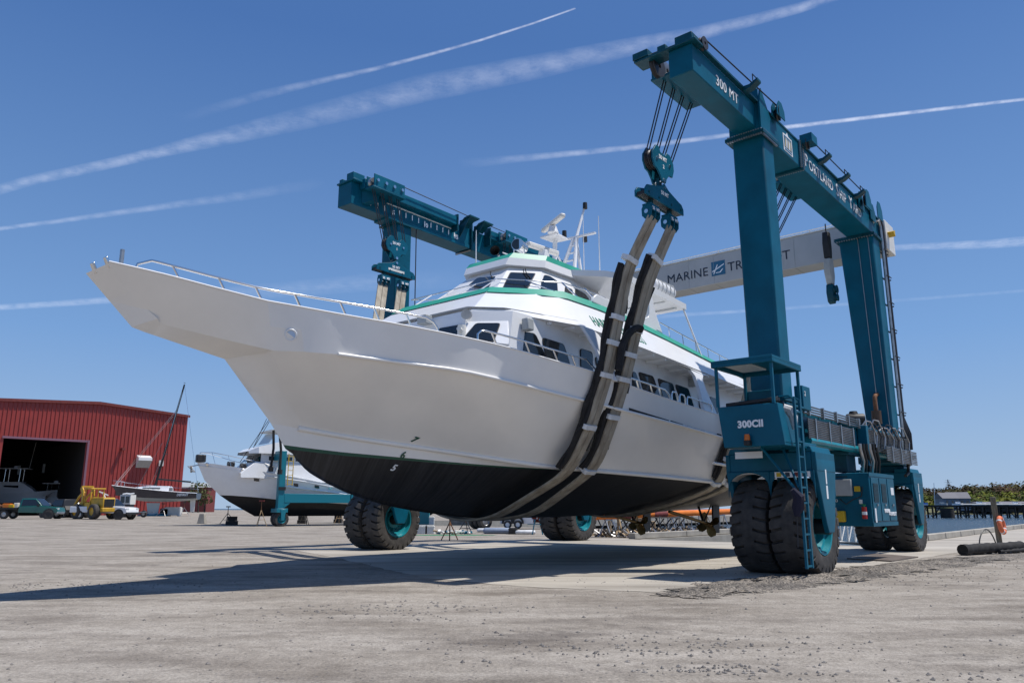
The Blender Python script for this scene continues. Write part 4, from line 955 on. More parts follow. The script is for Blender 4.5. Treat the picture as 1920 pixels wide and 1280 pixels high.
# spare hook tackle hanging by the rear near leg
hk = empty('spare_tackle', wl(L(2.75, -.72, 9.1)), R(50), 'black spare block and tackle hanging from the beam beside the rear near leg', 'tackle')
for nm, pl, mt in (('hanger', [(-.1,1.2),(.12,1.2),(.16,.7),(.1,.3),(-.12,.3),(-.18,.8)], M['black']), ('block_plate', [(-.2,.25),(.18,.3),(.22,-.3),(.1,-.6),(-.1,-.6),(-.26,-.2)], M['greybox']), ('sling_shackle', [(-.16,-.62),(.14,-.6),(.2,-.95),(.05,-1.25),(-.14,-1.2),(-.22,-.9)], M['tealdark'])):
    mb = MB(); mb.prism([(x, -.1, z) for x, z in pl], (0,.2,0)); mb.build(nm, mt, hk, bevel=.02)
for z, r_ in ((-.78,.14), (-1.05,.13)):
    mb = MB(); sheave(mb, (.02, -.14, z), (0,1,0), r_, .1); mb.build('roller', M['tealdark'], hk)
mb = MB(); mb.tube([(0,0,1.2),(0,0,1.5)], .02, 6); mb.build('hook_rope', M['rope'], hk)
# ================================================================ the passenger boat
from mathutils.bvhtree import BVHTree
boat = empty('passenger_boat', BO, R(-130), 'big white passenger boat with green trim hanging in the slings of the lift', 'boat')
BM = Matrix.Translation(BO) @ Matrix.Rotation(R(-130), 4, 'Z'); BMI = BM.inverted()
def by(u, v, y):
    """boat coordinates (X forward, y port, z) of a sight line at offset y from the centre plane"""
    return BMI @ on_plane(u, v, BO + NN*y, NN)
def bz(u, v, z): return BMI @ at_z(u, v, z)
def interp(tab, x):
    if x <= tab[0][0]: return tab[0][1]
    for (a, fa), (b, fb) in zip(tab[:-1], tab[1:]):
        if x <= b: return fa + (fb-fa)*(x-a)/(b-a)
    return tab[-1][1]
def curve3(pts, n):
    """resample a polyline to n points by length, softened"""
    P = [Vector(p) for p in pts]; d = [0]
    for a, b in zip(P[:-1], P[1:]): d.append(d[-1] + (b-a).length)
    out = []; j = 0
    for k in range(n):
        s = d[-1]*k/(n-1)
        while j < len(P)-2 and s > d[j+1]: j += 1
        t = (s-d[j])/(d[j+1]-d[j]); p0 = P[max(j-1,0)]; p1 = P[j]; p2 = P[j+1]; p3 = P[min(j+2, len(P)-1)]
        m1 = (p2-p0)*.5; m2 = (p3-p1)*.5; L_ = (p2-p1)
        out.append(p1*(2*t**3-3*t**2+1) + m1*(t**3-2*t**2+t) + p2*(-2*t**3+3*t**2) + m2*(t**3-t**2))
    return out
SH = [(-3.6,3.96,3.46),(0,4.03,3.66),(3.09,4.05,3.82),(5.66,4.05,3.95),(7.31,3.99,4.08),(8.67,3.85,4.26),(9.46,3.70,4.33),(10.96,3.37,4.49),(11.85,3.13,4.56),(12.34,2.97,4.60),(13.32,2.63,4.66),(14.18,2.32,4.70),(14.95,1.99,4.76),(15.42,1.77,4.80),(15.83,1.56,4.86),(16.4,1.26,4.97),(16.96,.95,5.09),(17.50,.52,5.23)]
KN = [(-3.6,3.92,2.88),(0,3.96,3.09),(2.6,3.98,3.24),(5,3.97,3.38),(7.2,3.85,3.52),(8.5,3.66,3.63),(9.4,3.47,3.72),(11.1,3.01,3.92),(11.8,2.80,3.985),(12.3,2.60,4.01),(13,2.32,4.04),(13.6,2.14,4.05),(14.35,1.94,4.055),(14.9,1.76,4.06),(15.3,1.60,4.01),(15.8,1.24,4.12),(16.35,.86,4.26),(16.85,.43,4.42)]
CH = [(-3.6,3.6,1.88),(0,3.58,1.98),(2.6,3.50,2.07),(4.8,3.30,2.14),(7.1,2.93,2.21),(7.9,2.70,2.24),(8.5,2.49,2.27),(9.4,2.15,2.36),(10.3,1.75,2.47),(11.2,1.30,2.58),(12.43,.68,2.73),(13.34,.24,2.86),(13.7,.12,2.91),(13.95,.06,2.94),(14.08,.02,2.95)]
KNH = [(-3.6,3.92,2.88),(0,3.96,3.09),(2.6,3.98,3.24),(5,3.97,3.38),(7.2,3.85,3.52),(8.5,3.66,3.63),(9.4,3.47,3.72),(11.1,3.01,3.92),(11.8,2.80,3.985),(12.3,2.60,4.01),(13,2.32,4.04),(13.6,2.14,4.05),(14.35,1.94,4.055),(14.95,1.70,4.05),(15.16,1.1,4.04),(15.18,.5,4.05),(15.14,.02,4.06)]
WLN = [(-3.6,3.5,1.80),(0,3.50,1.93),(2.4,3.42,2.03),(4.8,3.18,2.10),(6.76,2.80,2.165),(7.8,2.56,2.20),(8.3,2.38,2.215),(9.2,2.02,2.23),(10.2,1.63,2.26),(11.6,.94,2.34),(12.57,.47,2.39),(13.27,.16,2.45),(13.5,.08,2.47),(13.66,.03,2.485),(13.72,.01,2.49)]
MID = [(-3.6,1.9,1.5),(0,1.85,1.52),(2.4,1.8,1.55),(4.8,1.6,1.58),(6.76,1.42,1.62),(7.8,1.3,1.64),(8.3,1.2,1.65),(9.2,1.02,1.68),(10.2,.82,1.72),(11.4,.47,1.84),(12.3,.26,2.02),(12.95,.10,2.16),(13.25,.05,2.28),(13.45,.02,2.36),(13.55,.008,2.40)]
KE = [(-3.6,0,1.34),(0,0,1.22),(2.4,0,1.17),(4.8,0,1.13),(6.76,0,1.11),(7.8,0,1.12),(8.3,0,1.13),(9.2,0,1.19),(10.34,0,1.31),(11.1,0,1.42),(12.04,0,1.63),(12.64,0,1.83),(13.13,0,2.05),(13.35,0,2.21),(13.48,0,2.32)]
N_ = 44
def to_px(p):
    d = BM @ Vector(p) - EYE; z = d.dot(_f); return 960 + 1440*d.dot(_r)/z, 640 - 1440*d.dot(_u)/z
def yc(x): return .55*ss((x-6)/8)                    # the bow swings a little to port of the keel line aft
def shiftc(T):
    out = []
    for p in T:
        ny = p[1] + yc(p[0])*max(0, 1-p[1]/1.7)
        q = by(*to_px(p), ny) if p[0] > 6 else Vector(p); out.append((q.x, q.y, q.z))
    return out
KE, MID, WLN, CH = (shiftc(t) for t in (KE, MID, WLN, CH))
SH = SH[:-5] + [tuple(by(502, 566, 1.80)), tuple(by(404, 541, 1.46)), tuple(by(306, 515.5, 1.12)), tuple(by(206, 492.5, .78))]
KN = KN[:-5] + [tuple(by(512, 657, 1.54)), tuple(by(431, 638.5, 1.13)), tuple(by(351, 619, .76)), tuple(by(271, 600, .43))]
def widen(T, d, lo, hi):
    out = []
    for p in T:
        if lo < p[0] < hi: q = by(*to_px(p), p[1]+d); out.append((q.x, q.y, q.z))
        else: out.append(tuple(p))
    return out
KN = widen(KN, .11, 10.5, 14.6); KNH = widen(KNH, .11, 10.5, 14.6); SH = widen(SH, -.06, 10.5, 15.3)
STEM = [by(161, 512.5, .30), by(247, 613, .30), by(270, 622, .32), by(421, 673, .52)]
KNH = KNH[:-4] + [tuple(by(512, 657, 1.54)), tuple(by(492, 660, 1.29)), tuple(by(455, 667, .9)), tuple(STEM[3])]
def star(p):
    c = yc(p.x); k = 1 - .25*ss((p.x-12)/3)
    return Vector((p.x - 1.0*abs(p.y-c)*ss((p.x-13.4)/1.2), c - (p.y-c)*k, p.z + .16*ss((p.x-12.8)/2)*min(1, abs(p.y-c))))
def both(c): return [star(p) for p in c]
def mirror(c): return [Vector((p.x, -p.y, p.z)) for p in c]
NA, NF = 36, 10; N_ = NA + NF - 1
def dual(T, i):      # after part and forward part resampled apart, so that the hard corner at point i is kept
    return curve3(T[:i+1], NA) + curve3(T[i:], NF)[1:]
def at_index(T, x): return min(range(len(T)), key=lambda i: abs(T[i][0]-x))
KNH = KNH[:13] + KNH[13:]
hull = MB(); cs = [dual(KE, at_index(KE, 13.1)), dual(MID, at_index(MID, 13.1)), dual(WLN, at_index(WLN, 13.2)), dual(CH, at_index(CH, 13.3)), dual(KNH, 13)]
gl = [p.lerp(q, .16) for p, q in zip(cs[2], cs[3])]; gl = [Vector((p.x, p.y, p.z)) for p in gl]
fl_ = []
for p, q, i in zip(cs[3], cs[4], range(N_)):      # slight hollow in the flare
    m_ = p.lerp(q, .5); fl_.append(m_ + Vector((0, -.06, -.02)) if i < N_-8 else m_)
for sgn in (1, -1):
    g_ = (lambda c: c) if sgn > 0 else both
    hull.loft([g_(cs[0]), g_(cs[1]), g_(cs[2])], m=2); hull.loft([g_(cs[2]), g_(gl)], m=1); hull.loft([g_(gl), g_(cs[3])], m=0)
    hull.loft([g_(cs[3]), g_(fl_), g_(cs[4])], m=0)
tr = [c[0] for c in (cs[0], cs[1], cs[2], cs[3], cs[4])]; hull.add(tr[::-1] + both(tr)[1:], [list(range(9))], 0)
M['antifoul'] = mat('black_bottom_paint', (.009,.009,.010), .5, col2=(.036,.036,.038), scale=2.4, stretch=(7,.25,.25), bump=.2)
M['hullstain'] = M['hullwhite']
ho = hull.build('hull', [M['hullwhite'], M['dgreen'], M['antifoul']], boat, ang=24)
# bulwark shell with cap rail
S1 = dual(SH, len(SH)-4); K1 = dual(KN, len(KN)-4)
So_ = S1 + [STEM[0]]; Ko_ = K1 + [STEM[1]]
inn = []
for i, p in enumerate(So_):
    t = (So_[min(i+1, N_)] - So_[max(i-1, 0)]); t.z = 0; t.normalize(); inn.append(p + Vector((-.07 if p.x > 16.9 else 0, -.08 if i < N_ else 0, 0)))
dk = [Vector((min(q.x, 15.7), q.y + (p.y-q.y)*.15 - .07, q.z + .12)) for p, q in zip(So_, Ko_)]
bw = MB()
def bothn(c): return [star(p) if i < N_ else p for i, p in enumerate(c)]
for g_ in ((lambda c: c), bothn):
    bw.loft([g_(Ko_), g_([a.lerp(b, .5) for a, b in zip(Ko_, So_)]), g_(So_)]); bw.loft([g_(So_), g_(inn), g_(dk)])
bo_ = bw.build('bulwark', M['hullwhite'], boat, ang=12)
an = MB(); fwd = K1[NA-1:]; n_f = len(fwd)
def cl(t):      # centre line of the pulpit keel, from the stem head forward
    return STEM[3].lerp(STEM[2], t)
cl_ = [cl(i/(n_f-1)) for i in range(n_f)]
an.loft([fwd, cl_]); an.loft([both(fwd), cl_]); an.add([fwd[-1], STEM[1], STEM[2]], [(0,1,2)]); an.add([both(fwd)[-1], STEM[1], STEM[2]], [(0,1,2)])
an.build('pulpit_underside', M['hullwhite'], boat, ang=20)
dm = MB(); dm.loft([dk, bothn(dk)]); dm.build('main_deck', mat('grey_deck_paint', (.42,.43,.43), .7, var=.08), boat)
for nm, c, r_ in (('spray_rail', [p + Vector((0, .02, 0)) for p in K1 if p.x < 14.7], .035), ('chine_rail', [p + Vector((0, .02, 0)) for p in cs[3] if 2.2 < p.x < 14.0], .05), ('aft_rub_rail', [Vector((x, 3.96 + .0*x, 2.42 + .035*x)) for x in (-3.4, -2, -.5, 1.0, 2.2, 3.2)], .04)):
    for g_ in ((lambda c: c), both): mb = MB(); mb.tube(g_(c), r_, 8); mb.build(nm, M['hullwhite'], boat, ang=60)
cap = MB()
for g_ in ((lambda c: c), both): cap.tube(g_([p + Vector((0, -.03, .015)) for p in So_[:-1]]), .05, 8, flat=.5)
cap.build('cap_rail', M['white'], boat, ang=60)
hb = BVHTree.FromPolygons([list(p) for p in hull.v + bw.v], [list(f) for f in hull.f] + [[i+len(hull.v) for i in f] for f in bw.f])
def hit(tree, u, v):
    o = BMI @ EYE; d = (BMI.to_3x3() @ sight(u, v)).normalized(); h, n, _, _ = tree.ray_cast(o, d)
    if h is None: return None, None
    if n.dot(d) > 0: n = -n
    return h, n
def decal(nm, tree, pix, mt, th=.012, lift_=.004, parent=None):
    """a thin plate on a surface, outline given by photo points"""
    P = []; nn = Vector((0,0,0))
    for u, v in pix:
        h, n = hit(tree, u, v)
        if h is None: return None
        P.append(h); nn += n
    nn.normalize(); mb = MB(); mb.prism([p + nn*lift_ for p in P], nn*th); return mb.build(nm, mt, parent or boat, smooth=False)
def mark(body, u, v, size, mt):
    h, n = hit(hb, u, v); xd = Vector((-1, 0, 0)); xd = (xd - n*xd.dot(n)).normalized(); yd = n.cross(xd)
    text('draught_mark', body, size, h + n*.012 - xd*size*.25 - yd*size*.3, xd, yd, mt, boat, ext=.003, bold=.006, shear=.25)
mark('7', 776, 823, .21, M['dgreen']); mark('6', 754, 853, .21, M['dgreen']); mark('5', 737, 876, .21, M['letter'])
for q in ([(1179,764),(1253,787),(1253,793),(1179,770)], [(1257,787.5),(1280,795),(1280,800.5),(1257,793)], [(1285,797),(1320,807),(1320,812.5),(1285,802)], [(1344,812),(1352,814.5),(1352,819),(1344,817)]): decal('freeing_port', hb, q, M['inter'])
h, n = hit(hb, 545, 627); mb = MB(); mb.tube([h + n*.035 + (Vector((1,0,0)) - n*n.x).normalized()*.095*math.cos(t) + n.cross((Vector((1,0,0)) - n*n.x).normalized())*.095*math.sin(t) for t in [2*PI*k/24 for k in range(24)]], .018, 8, closed=True); mb.build('fairlead', M['white'], boat)
mb = MB(); mb.cyl(h + n*.002, h + n*.03, .09, n=24); mb.build('fairlead_sky_disc', mat('painted_sky_blue', (.42,.58,.82), .25), boat)  # disc closes the open hole, its pale blue painted for the sky behind
# ---- deckhouse on the main deck
def ring(pts, z): return [Vector((x, y, z)) for x, y in pts] + [Vector((x, -y, z)) for x, y in reversed(pts)]
dh = MB(); dh.loft([ring([(11.15,2.2),(10.45,2.92),(-3.2,2.92)], 3.98), ring([(11.15,2.2),(10.45,2.92),(-3.2,2.92)], 4.2), ring([(10.85,2.12),(10.2,2.86),(-3.2,2.86)], 5.5)], closed=True)
do = dh.build('deckhouse', M['white'], boat, ang=20)
tb = BVHTree.FromPolygons([list(p) for p in dh.v], dh.f)
def rounded(P, r):
    out = []; n = len(P)
    for i in range(n):
        p = P[i]; a = (P[i-1]-p); b = (P[(i+1) % n]-p); ra = min(r, a.length*.4); rb = min(r, b.length*.4); a = p + a.normalized()*ra; b = p + b.normalized()*rb
        for k in range(5):
            t = k/4; out.append(a*(1-t)**2 + p*2*t*(1-t) + b*t**2)
    return out
def window(tree, pix, parent, r=.09, nm='window'):
    P = []; nn = Vector((0,0,0))
    for u, v in pix:
        h, n = hit(tree, u, v)
        if h is None: return
        P.append(h); nn += n
    nn.normalize(); c = sum(P, Vector())/len(P); P = [p - nn*(p-c).dot(nn) for p in P]
    mb = MB(); mb.prism([p + nn*.004 for p in rounded([c + (p-c)*1.06 for p in P], r)], nn*.022); o = mb.build(nm, M['blackrub'], parent)
    mb = MB(); mb.prism([p + nn*.0265 for p in rounded(P, r)], nn*.004); mb.build('pane', M['glass'], o, smooth=False)
    return o
for q in ([(967,617),(1000,627),(1016,672),(944,651)], [(1017,634),(1055,646),(1068,688),(1024,673)], [(1087.5,654),(1109,661),(1110,697),(1088,690)], [(1115,669),(1128,673),(1128,690),(1118,688)],
          [(1185,697),(1191,699),(1201,731),(1185,727)], [(1197,698),(1223,706),(1236,744),(1206,732)], [(1233,710),(1260,720),(1268,756),(1242,745)], [(1266,721),(1289,729),(1300,764),(1276,753)], [(1309,740),(1312,741),(1318,768),(1311,765)],
          [(1329,744),(1345,749),(1345,776),(1339,771)]): window(tb, q, do)
# windscreen panels with raised white surrounds
def visor(pix, wpix, slope):
    P = [hit(tb, u, v)[0] for u, v in pix]; n = hit(tb, *pix[0])[1]; n = Vector((n.x, n.y, 0)).normalized()
    top = [p + n*.02 for p in P[:2]]; bot = [p + n*slope for p in P[2:]]
    mb = MB(); mb.hexa([P[0], P[1], P[2], P[3]], [top[0], top[1], bot[0], bot[1]]); v_ = mb.build('windscreen_surround', M['white'], boat, bevel=.01)
    t2 = BVHTree.FromPolygons([list(p) for p in mb.v], mb.f); window(t2, wpix, v_, .07)
visor([(877,603),(953,602),(953,652),(852,640)], [(893,607.5),(937,608),(925,641),(872,633)], .34)
window(tb, [(868,609),(824,617),(822,640),(858,640)], do, .08)
# ---- upper deck: soffit, sloped bulwark, stripe
BP = [(10.73,2.1,5.50),(10.15,2.66,5.50),(9.3,2.95,5.48),(8.3,3.30,5.45),(7.2,3.46,5.36),(6,3.54,5.28),(4.25,3.55,5.19),(3,3.55,5.12),(0,3.52,4.98),(-3.4,3.5,4.82)]
TP = [(9.42,1.50,6.44),(8.9,1.95,6.44),(8.45,2.32,6.44),(8.0,2.60,6.43),(7.0,2.74,6.37),(6.1,2.82,6.30),(4.8,2.92,6.16),(3.7,3.0,6.02),(.7,3.0,5.74),(-3.4,3.0,5.36)]
bpv = [Vector(p) for p in BP]; tpv = [Vector(p) for p in TP]
def subdiv(P): 
    return curve3(P, 40)
ud = MB()
for g_ in ((lambda c: c), mirror): ud.loft([g_(bpv), g_(tpv)])
ud.add([bpv[0], tpv[0], mirror([tpv[0]])[0], mirror([bpv[0]])[0]], [(0,1,2,3)])
ud.add([bpv[-1], tpv[-1], mirror([tpv[-1]])[0], mirror([bpv[-1]])[0]], [(0,1,2,3)])
uo = ud.build('upper_bulwark', M['white'], boat, ang=26)
ut = BVHTree.FromPolygons([list(p) for p in ud.v], ud.f)
sf = MB(); sf.loft([[p + Vector((0,0,.0)) for p in bpv], mirror(bpv)]); sf.loft([[p + Vector((-.02,-.1,.14)) for p in bpv], [Vector((p.x, -p.y, p.z)) for p in [p + Vector((-.02,-.1,.14)) for p in bpv]]]); sf.build('upper_deck', M['white'], boat)
st_ = MB(); 
def striprow(P, Q, f0, off):
    return [q.lerp(p, f0) + off for p, q in zip(P, Q)]
for s in (1, -1):
    off = Vector((.012, .028*s, .012)); Pp = bpv if s > 0 else mirror(bpv); Qq = tpv if s > 0 else mirror(tpv)
    r0 = striprow(Pp, Qq, .21, off); r1 = striprow(Pp, Qq, -.01, off); r2 = [p + Vector((-.03, -.10*s, .0)) for p in r1]; st_.loft([r0, r1, r2])
    if s > 0: fr = (r0[0], r1[0], r2[0])
f2 = mirror(fr); st_.loft([[p + Vector((.01,0,.0)) for p in fr], [p + Vector((.01,0,0)) for p in f2]])
st_.build('green_stripe', M['green'], boat, ang=26)
# soffit beams
mb = MB()
for x in [9.0 - .62*k for k in range(20)]:
    z = interp([(p.x, p.z) for p in reversed(bpv)], x); y = interp([(p.x, p.y) for p in reversed(bpv)], x); mb.box(x-.03, x+.03, 2.88, y-.08, z-.07, z-.002)
build_split(mb, 'soffit_beam', M['white'], boat)
# side pillars joining bulwark and upper deck
def pillar(P):
    """P: photo points with the offset y of each corner"""
    mb = MB(); mb.prism([by(u, v, y) for u, v, y in P], (0, -.10, 0)); return mb.build('side_pillar', M['white'], boat, bevel=.02)
pillar([(1092,610,3.40),(1112,617,3.46),(1124,628,3.52),(1152,676,3.82),(1166,692,3.9),(1182,725,4.02),(1150,712,4.0),(1140,706,3.98),(1120,655,3.72),(1104,628,3.52)])
pillar([(1256,676,3.55),(1284,686,3.55),(1294,692,3.57),(1304,705,3.66),(1312,728,3.82),(1321,768,4.03),(1346,779,4.03),(1326,735,3.85),(1318,712,3.68),(1319,703,3.6),(1332,705,3.57),(1300,692,3.56)])
# name on the side
def onside(u, v): return hit(ut, u, v)[0]
a_ = onside(1115, 610); b_ = onside(1213, 647); n_ = hit(ut, 1160, 618)[1]
xd = (b_-a_).normalized(); yd = n_.cross(xd)
objs = []; xx = 0
for sbit, sz in (('H', .50), ('ARBOR', .50), ('P', .50), ('RINCESS', .50)):
    o = text('lettering', sbit, sz, Vector((0,0,0)), (1,0,0), (0,1,0), M['lettergreen'], boat, space=1.12, sx=.7); objs.append((o, xx))
    xx += max(v.co.x for v in o.data.vertices) + (.03 if sbit in 'HP' else .16)
k_ = (b_-a_).length/(xx-.16)
for o, x0 in objs:
    for v in o.data.vertices:
        c = v.co.copy(); q = a_ + xd*(c.x+x0)*k_ + yd*c.y; h_ = ut.ray_cast(q + n_*.5, -n_)[0]; v.co = (h_ or q) + n_*(c.z + .006)
# ---- wheelhouse
wh = MB(); B1_ = [(9.0,1.25),(8.1,1.86),(4.6,1.9)]; T1_ = [(7.72,.66),(7.02,1.22),(4.6,1.28)]
wh.loft([ring(B1_, 5.6), ring(B1_, 6.45), ring(T1_, 7.56)], closed=True); wo = wh.build('wheelhouse', M['white'], boat, ang=20)
wt = BVHTree.FromPolygons([list(p) for p in wh.v], wh.f)
for q in ([(942,515),(898,526),(882,541),(934,539)], [(957,513),(1003,514),(988,543),(943,541)], [(1021,516),(1030,519),(1042,529),(1043,549),(1005,547)], [(1059,538),(1072,544),(1073,553),(1058,549)], [(1078,542),(1096,552),(1104,563),(1078,556)]): window(wt, q, wo, .07)
for (u0, v0, u1, v1) in ((981,508,988,524), (985,507,994,525), (921,512,924,522)):
    p, n = hit(wt, u0, v0+6); q, n2 = hit(wt, u1, v1); 
    mb = MB(); mb.tube([p + n*.02 + Vector((0,0,.12)), p + n*.06, q + n2*.05], .012, 5); mb.build('wiper', M['black'], wo)
rf = MB(); R0 = [(7.97,.74),(7.10,1.36),(5.9,1.40),(4.5,1.40)]; R1 = [(7.86,.765),(7.02,1.335),(5.9,1.35),(4.5,1.36)]; R2 = [(7.70,.79),(6.90,1.30),(5.9,1.30),(4.5,1.32)]
r0 = ring(R0, 7.54); r1 = ring(R1, 7.755); r2 = ring(R2, 7.92)
rf.loft([r0, r1], closed=True); rf.loft([r1, r2], m=1, closed=True)
rf.add(r0, [list(range(8))]); rf.add([p - Vector((0,0,.05)) for p in r2], [list(range(8))]); rf.build('wheelhouse_roof', [M['white'], M['green']], boat, ang=25)
# canopy over the after upper deck
cp = MB()
cpo = [(5.95,1.25,7.62),(5.5,2.2,7.50),(5.05,2.62,7.43),(3.4,2.64,7.34),(1.75,2.66,7.25)]
up_ = [Vector(p) + Vector((0,0,.17)) for p in cpo]; lo_ = [Vector(p) for p in cpo]
cp.loft([lo_, mirror(lo_)]); cp.loft([up_, mirror(up_)])
for g_ in ((lambda c: c), mirror): cp.loft([g_(lo_), g_(up_)])
for i in (0, -1): cp.add([lo_[i], up_[i], mirror([up_[i]])[0], mirror([lo_[i]])[0]], [(0,1,2,3)])
co_ = cp.build('canopy', M['white'], boat, ang=30)
mb = MB()
for x in (5.2,4.4,3.6,2.8,2.1): z = 7.25 + .09*(x-1.75); mb.box(x-.03, x+.03, -2.5, 2.5, z-.06, z-.003)
build_split(mb, 'canopy_beam', M['white'], co_)
for s in (1, -1):
    mb = MB(); mb.tube([(1.82, 2.6*s, 7.25), (1.7, 3.2*s, 5.3)], .03, 8); mb.build('canopy_post', M['white'], boat)
    mb = MB(); fp = [by(u, v, 2.84) for u, v in [(1217,548),(1223,556),(1230,588),(1251,648),(1228,640),(1205,630),(1202,606),(1209,596),(1216,594),(1218,588),(1217,570)]]
    mb.prism([Vector((p.x, p.y*s, p.z)) for p in fp], (0, -.1*s, 0)); mb.build('canopy_arch', M['white'], boat, bevel=.015)
    mb = MB(); qq = [by(u, v, 2.80) for u, v in [(1111,566),(1114,556),(1120,551),(1146,564),(1206,594),(1206,606),(1146,582)]]
    mb.prism([Vector((p.x, p.y*s, p.z)) for p in qq], (0, -.08*s, 0)); mb.build('side_coaming', M['white'], boat, bevel=.02)
# ---- rails
def rail(pts, posts, r_=.022, foot=None, nm='rail'):
    mb = MB(); mb.tube(pts, r_, 8)
    o = mb.build(nm, M['chrome'], boat, ang=60)
    for p, q in posts: mb = MB(); mb.tube([p, q], r_*.9, 6); mb.build('rail_post', M['chrome'], o)
shy = [(p[0], p[1]) for p in SH]; shz = [(p[0], p[2]) for p in SH]
def shp(x, s=1, dz=0, dy=-.05):
    p = Vector((x, interp(shy, x)+dy, interp(shz, x)+dz)); return p if s > 0 else star(p)
for s in (1, -1):
    xs = [17.28, 17.2, 17.1] + [17.0 - .35*k for k in range(13)] + [12.62]
    top = [shp(17.3, s, .02), shp(17.28, s, .10)] + [shp(x, s, .21 + .05*ss((16.5-x)/3)) for x in xs[2:]] + [shp(12.48, s, .20), shp(12.40, s, .10), shp(12.38, s, .0)]
    rail(top, [(shp(x, s, 0), shp(x+.12, s, .22 + .04*ss((16.5-x)/3))) for x in (16.7,16.05,15.5,14.85,14.1,13.5,12.9)])
    xs = [11.4 - .2*k for k in range(14)]
    rail([shp(11.55, s, 0), shp(11.55, s, .16), shp(11.47, s, .24)] + [shp(x, s, .26) for x in xs] + [shp(8.5, s, .1)], [(shp(x, s, 0), shp(x+.13, s, .26)) for x in (11.1,10.3,9.6,9.1)])
    rail([shp(7.35, s, .22), shp(6.4, s, .24), shp(5.75, s, .24), shp(5.55, s, .15), shp(5.5, s, 0)], [(shp(x, s, 0), shp(x+.1, s, .23)) for x in (6.9,6.3,5.9)])
    for x0, x1 in ((5.42,5.12), (5.02,4.72), (4.62,3.2)): rail([shp(x0, s, 0), shp(x0, s, .18), shp(x0-.06, s, .26), shp(x1+.06, s, .26), shp(x1, s, .18), shp(x1, s, 0)], [])
    tz = [(p.x, p.z) for p in reversed(tpv)]; ty = [(p.x, p.y) for p in reversed(tpv)]
    ur = [Vector((8.6, 1.0*s, 6.95)), Vector((8.05, 1.45*s, 6.95)), Vector((7.3, 2.05*s, 6.95)), Vector((6.6, 2.2*s, 6.9)), Vector((5.7, 2.3*s, 6.84))]
    rail(ur if s > 0 else [Vector((8.62, -3*.7, 6.95))] + ur[1:], [(Vector((x+.18, (interp(ty, x+.1))*s, interp(tz, x+.1))), Vector((x, yy*s, 6.95))) for x, yy in ((8.05,1.45),(7.3,2.05),(6.5,2.2))], .018)
    ar = [Vector((x, 2.92*s, interp(tz, x)+.36)) for x in (3.9,2.5,1,-.5,-2,-3.3)]
    rail(ar, [(Vector((x, 2.95*s, interp(tz, x))), Vector((x, 2.92*s, interp(tz, x)+.36))) for x in (3.4,2.6,1.8,1.0,.2,-.6,-1.4,-2.2)], .016)
fr_ = [Vector((8.62, -2.1, 6.95)), Vector((8.6, -.5, 6.95)), Vector((8.6, .4, 6.95)), Vector((8.6, 1.0, 6.95))]
rail(fr_, [(Vector((9.35, y, 6.44)), Vector((8.6, y, 6.95))) for y in (-1.3,-.5,.3,1.0)], .018)
# ---- bow fittings
for t in (.25, .8): p = STEM[0].lerp(Vector(SH[-1]), t) + Vector((-.04,0,.0)); mb = MB(); mb.beam(p + Vector((-.03,0,-.03)), p + Vector((.05,0,.13)), .09, .05); mb.build('bow_roller', M['chrome'], boat, bevel=.01)
mb = MB(); mb.tube([(17.35,.45,5.2),(17.35,.45,5.52)], .035, 10); mb.build('jack_staff', M['steel'], boat)
p = by(866, 622, 2.2); mb = MB(); mb.cyl(p - Vector((0,0,.5)), p + Vector((0,0,.14)), .11, .09, 14); o = mb.build('capstan', M['offwhite'], boat)
mb = MB(); mb.tube([p + Vector((.2,.1,.02)), p + Vector((-.2,-.1,.0))], .05, 10); mb.build('capstan_arm', M['offwhite'], o)
p = by(796, 600, 1.0); mb = MB(); mb.box(p.x-.1, p.x+.1, p.y-.14, p.y+.14, p.z-.1, p.z+.1); mb.build('loudhailer', M['greybox'], boat, bevel=.015)
p = by(877, 590, 2.2); mb = MB(); mb.cyl(p, p + Vector((.12,.06,-.02)), .10, .11, 16); mb.build('deck_light', M['steel'], boat)
p = by(988, 607, 2.98); mb = MB(); mb.box(p.x-.13, p.x+.1, 2.9, 3.08, p.z-.15, p.z+.12); mb.build('vent_box', M['greybox'], boat, bevel=.03)
p = by(1299, 717, 2.98); mb = MB(); mb.box(p.x-.1, p.x+.1, 2.9, 3.08, p.z-.12, p.z+.12); mb.build('speaker_box', M['greybox'], boat, bevel=.02)
# ---- roof gear
def antenna(u, v0, v1, y, zb, r_=.012):
    q = by(u, v0, y); mb = MB(); mb.tube([(q.x, y, zb), (q.x, y, q.z)], [r_*1.6, r_*.8], 6); mb.build('whip_antenna', M['white'], boat)
antenna(893, 432, 505, -.6, 7.86); antenna(1122, 405, 515, 1.5, 7.6, .014); antenna(1093, 400, 505, .9, 7.6, .012)
mb = MB(); mb.tube([(4.86,0,7.85),(4.80,0,9.36)], .07, 10); mb.tube([(4.8,0,8.9),(4.2,0,8.3)], .03, 8); mb.prism([(5.15,-.3,9.28),(5.15,.3,9.28),(4.5,.25,9.28),(4.5,-.25,9.28)], (0,0,.05)); r_o = mb.build('radar_post', M['white'], boat)
a1 = bz(1014, 437, 9.62); a2 = bz(1061, 399, 9.62); c = (a1+a2)/2; mb = MB(); mb.cyl(c - Vector((0,0,.3)), c - Vector((0,0,.1)), .17, .1, 16); mb.build('radar_gearbox', M['white'], r_o)
d = (a2-a1).normalized(); mb = MB(); mb.beam(c - d*.72, c + d*.72, .16, .13); mb.build('radar_scanner', M['offwhite'], r_o, bevel=.04)
a1 = bz(989, 457, 8.62); a2 = bz(1046, 476, 8.62); c = (a1+a2)/2; d = (a2-a1).normalized(); mb = MB(); mb.beam(c - d*.62, c + d*.62, .15, .14); s_o = mb.build('radar_scanner', M['offwhite'], boat, bevel=.03)
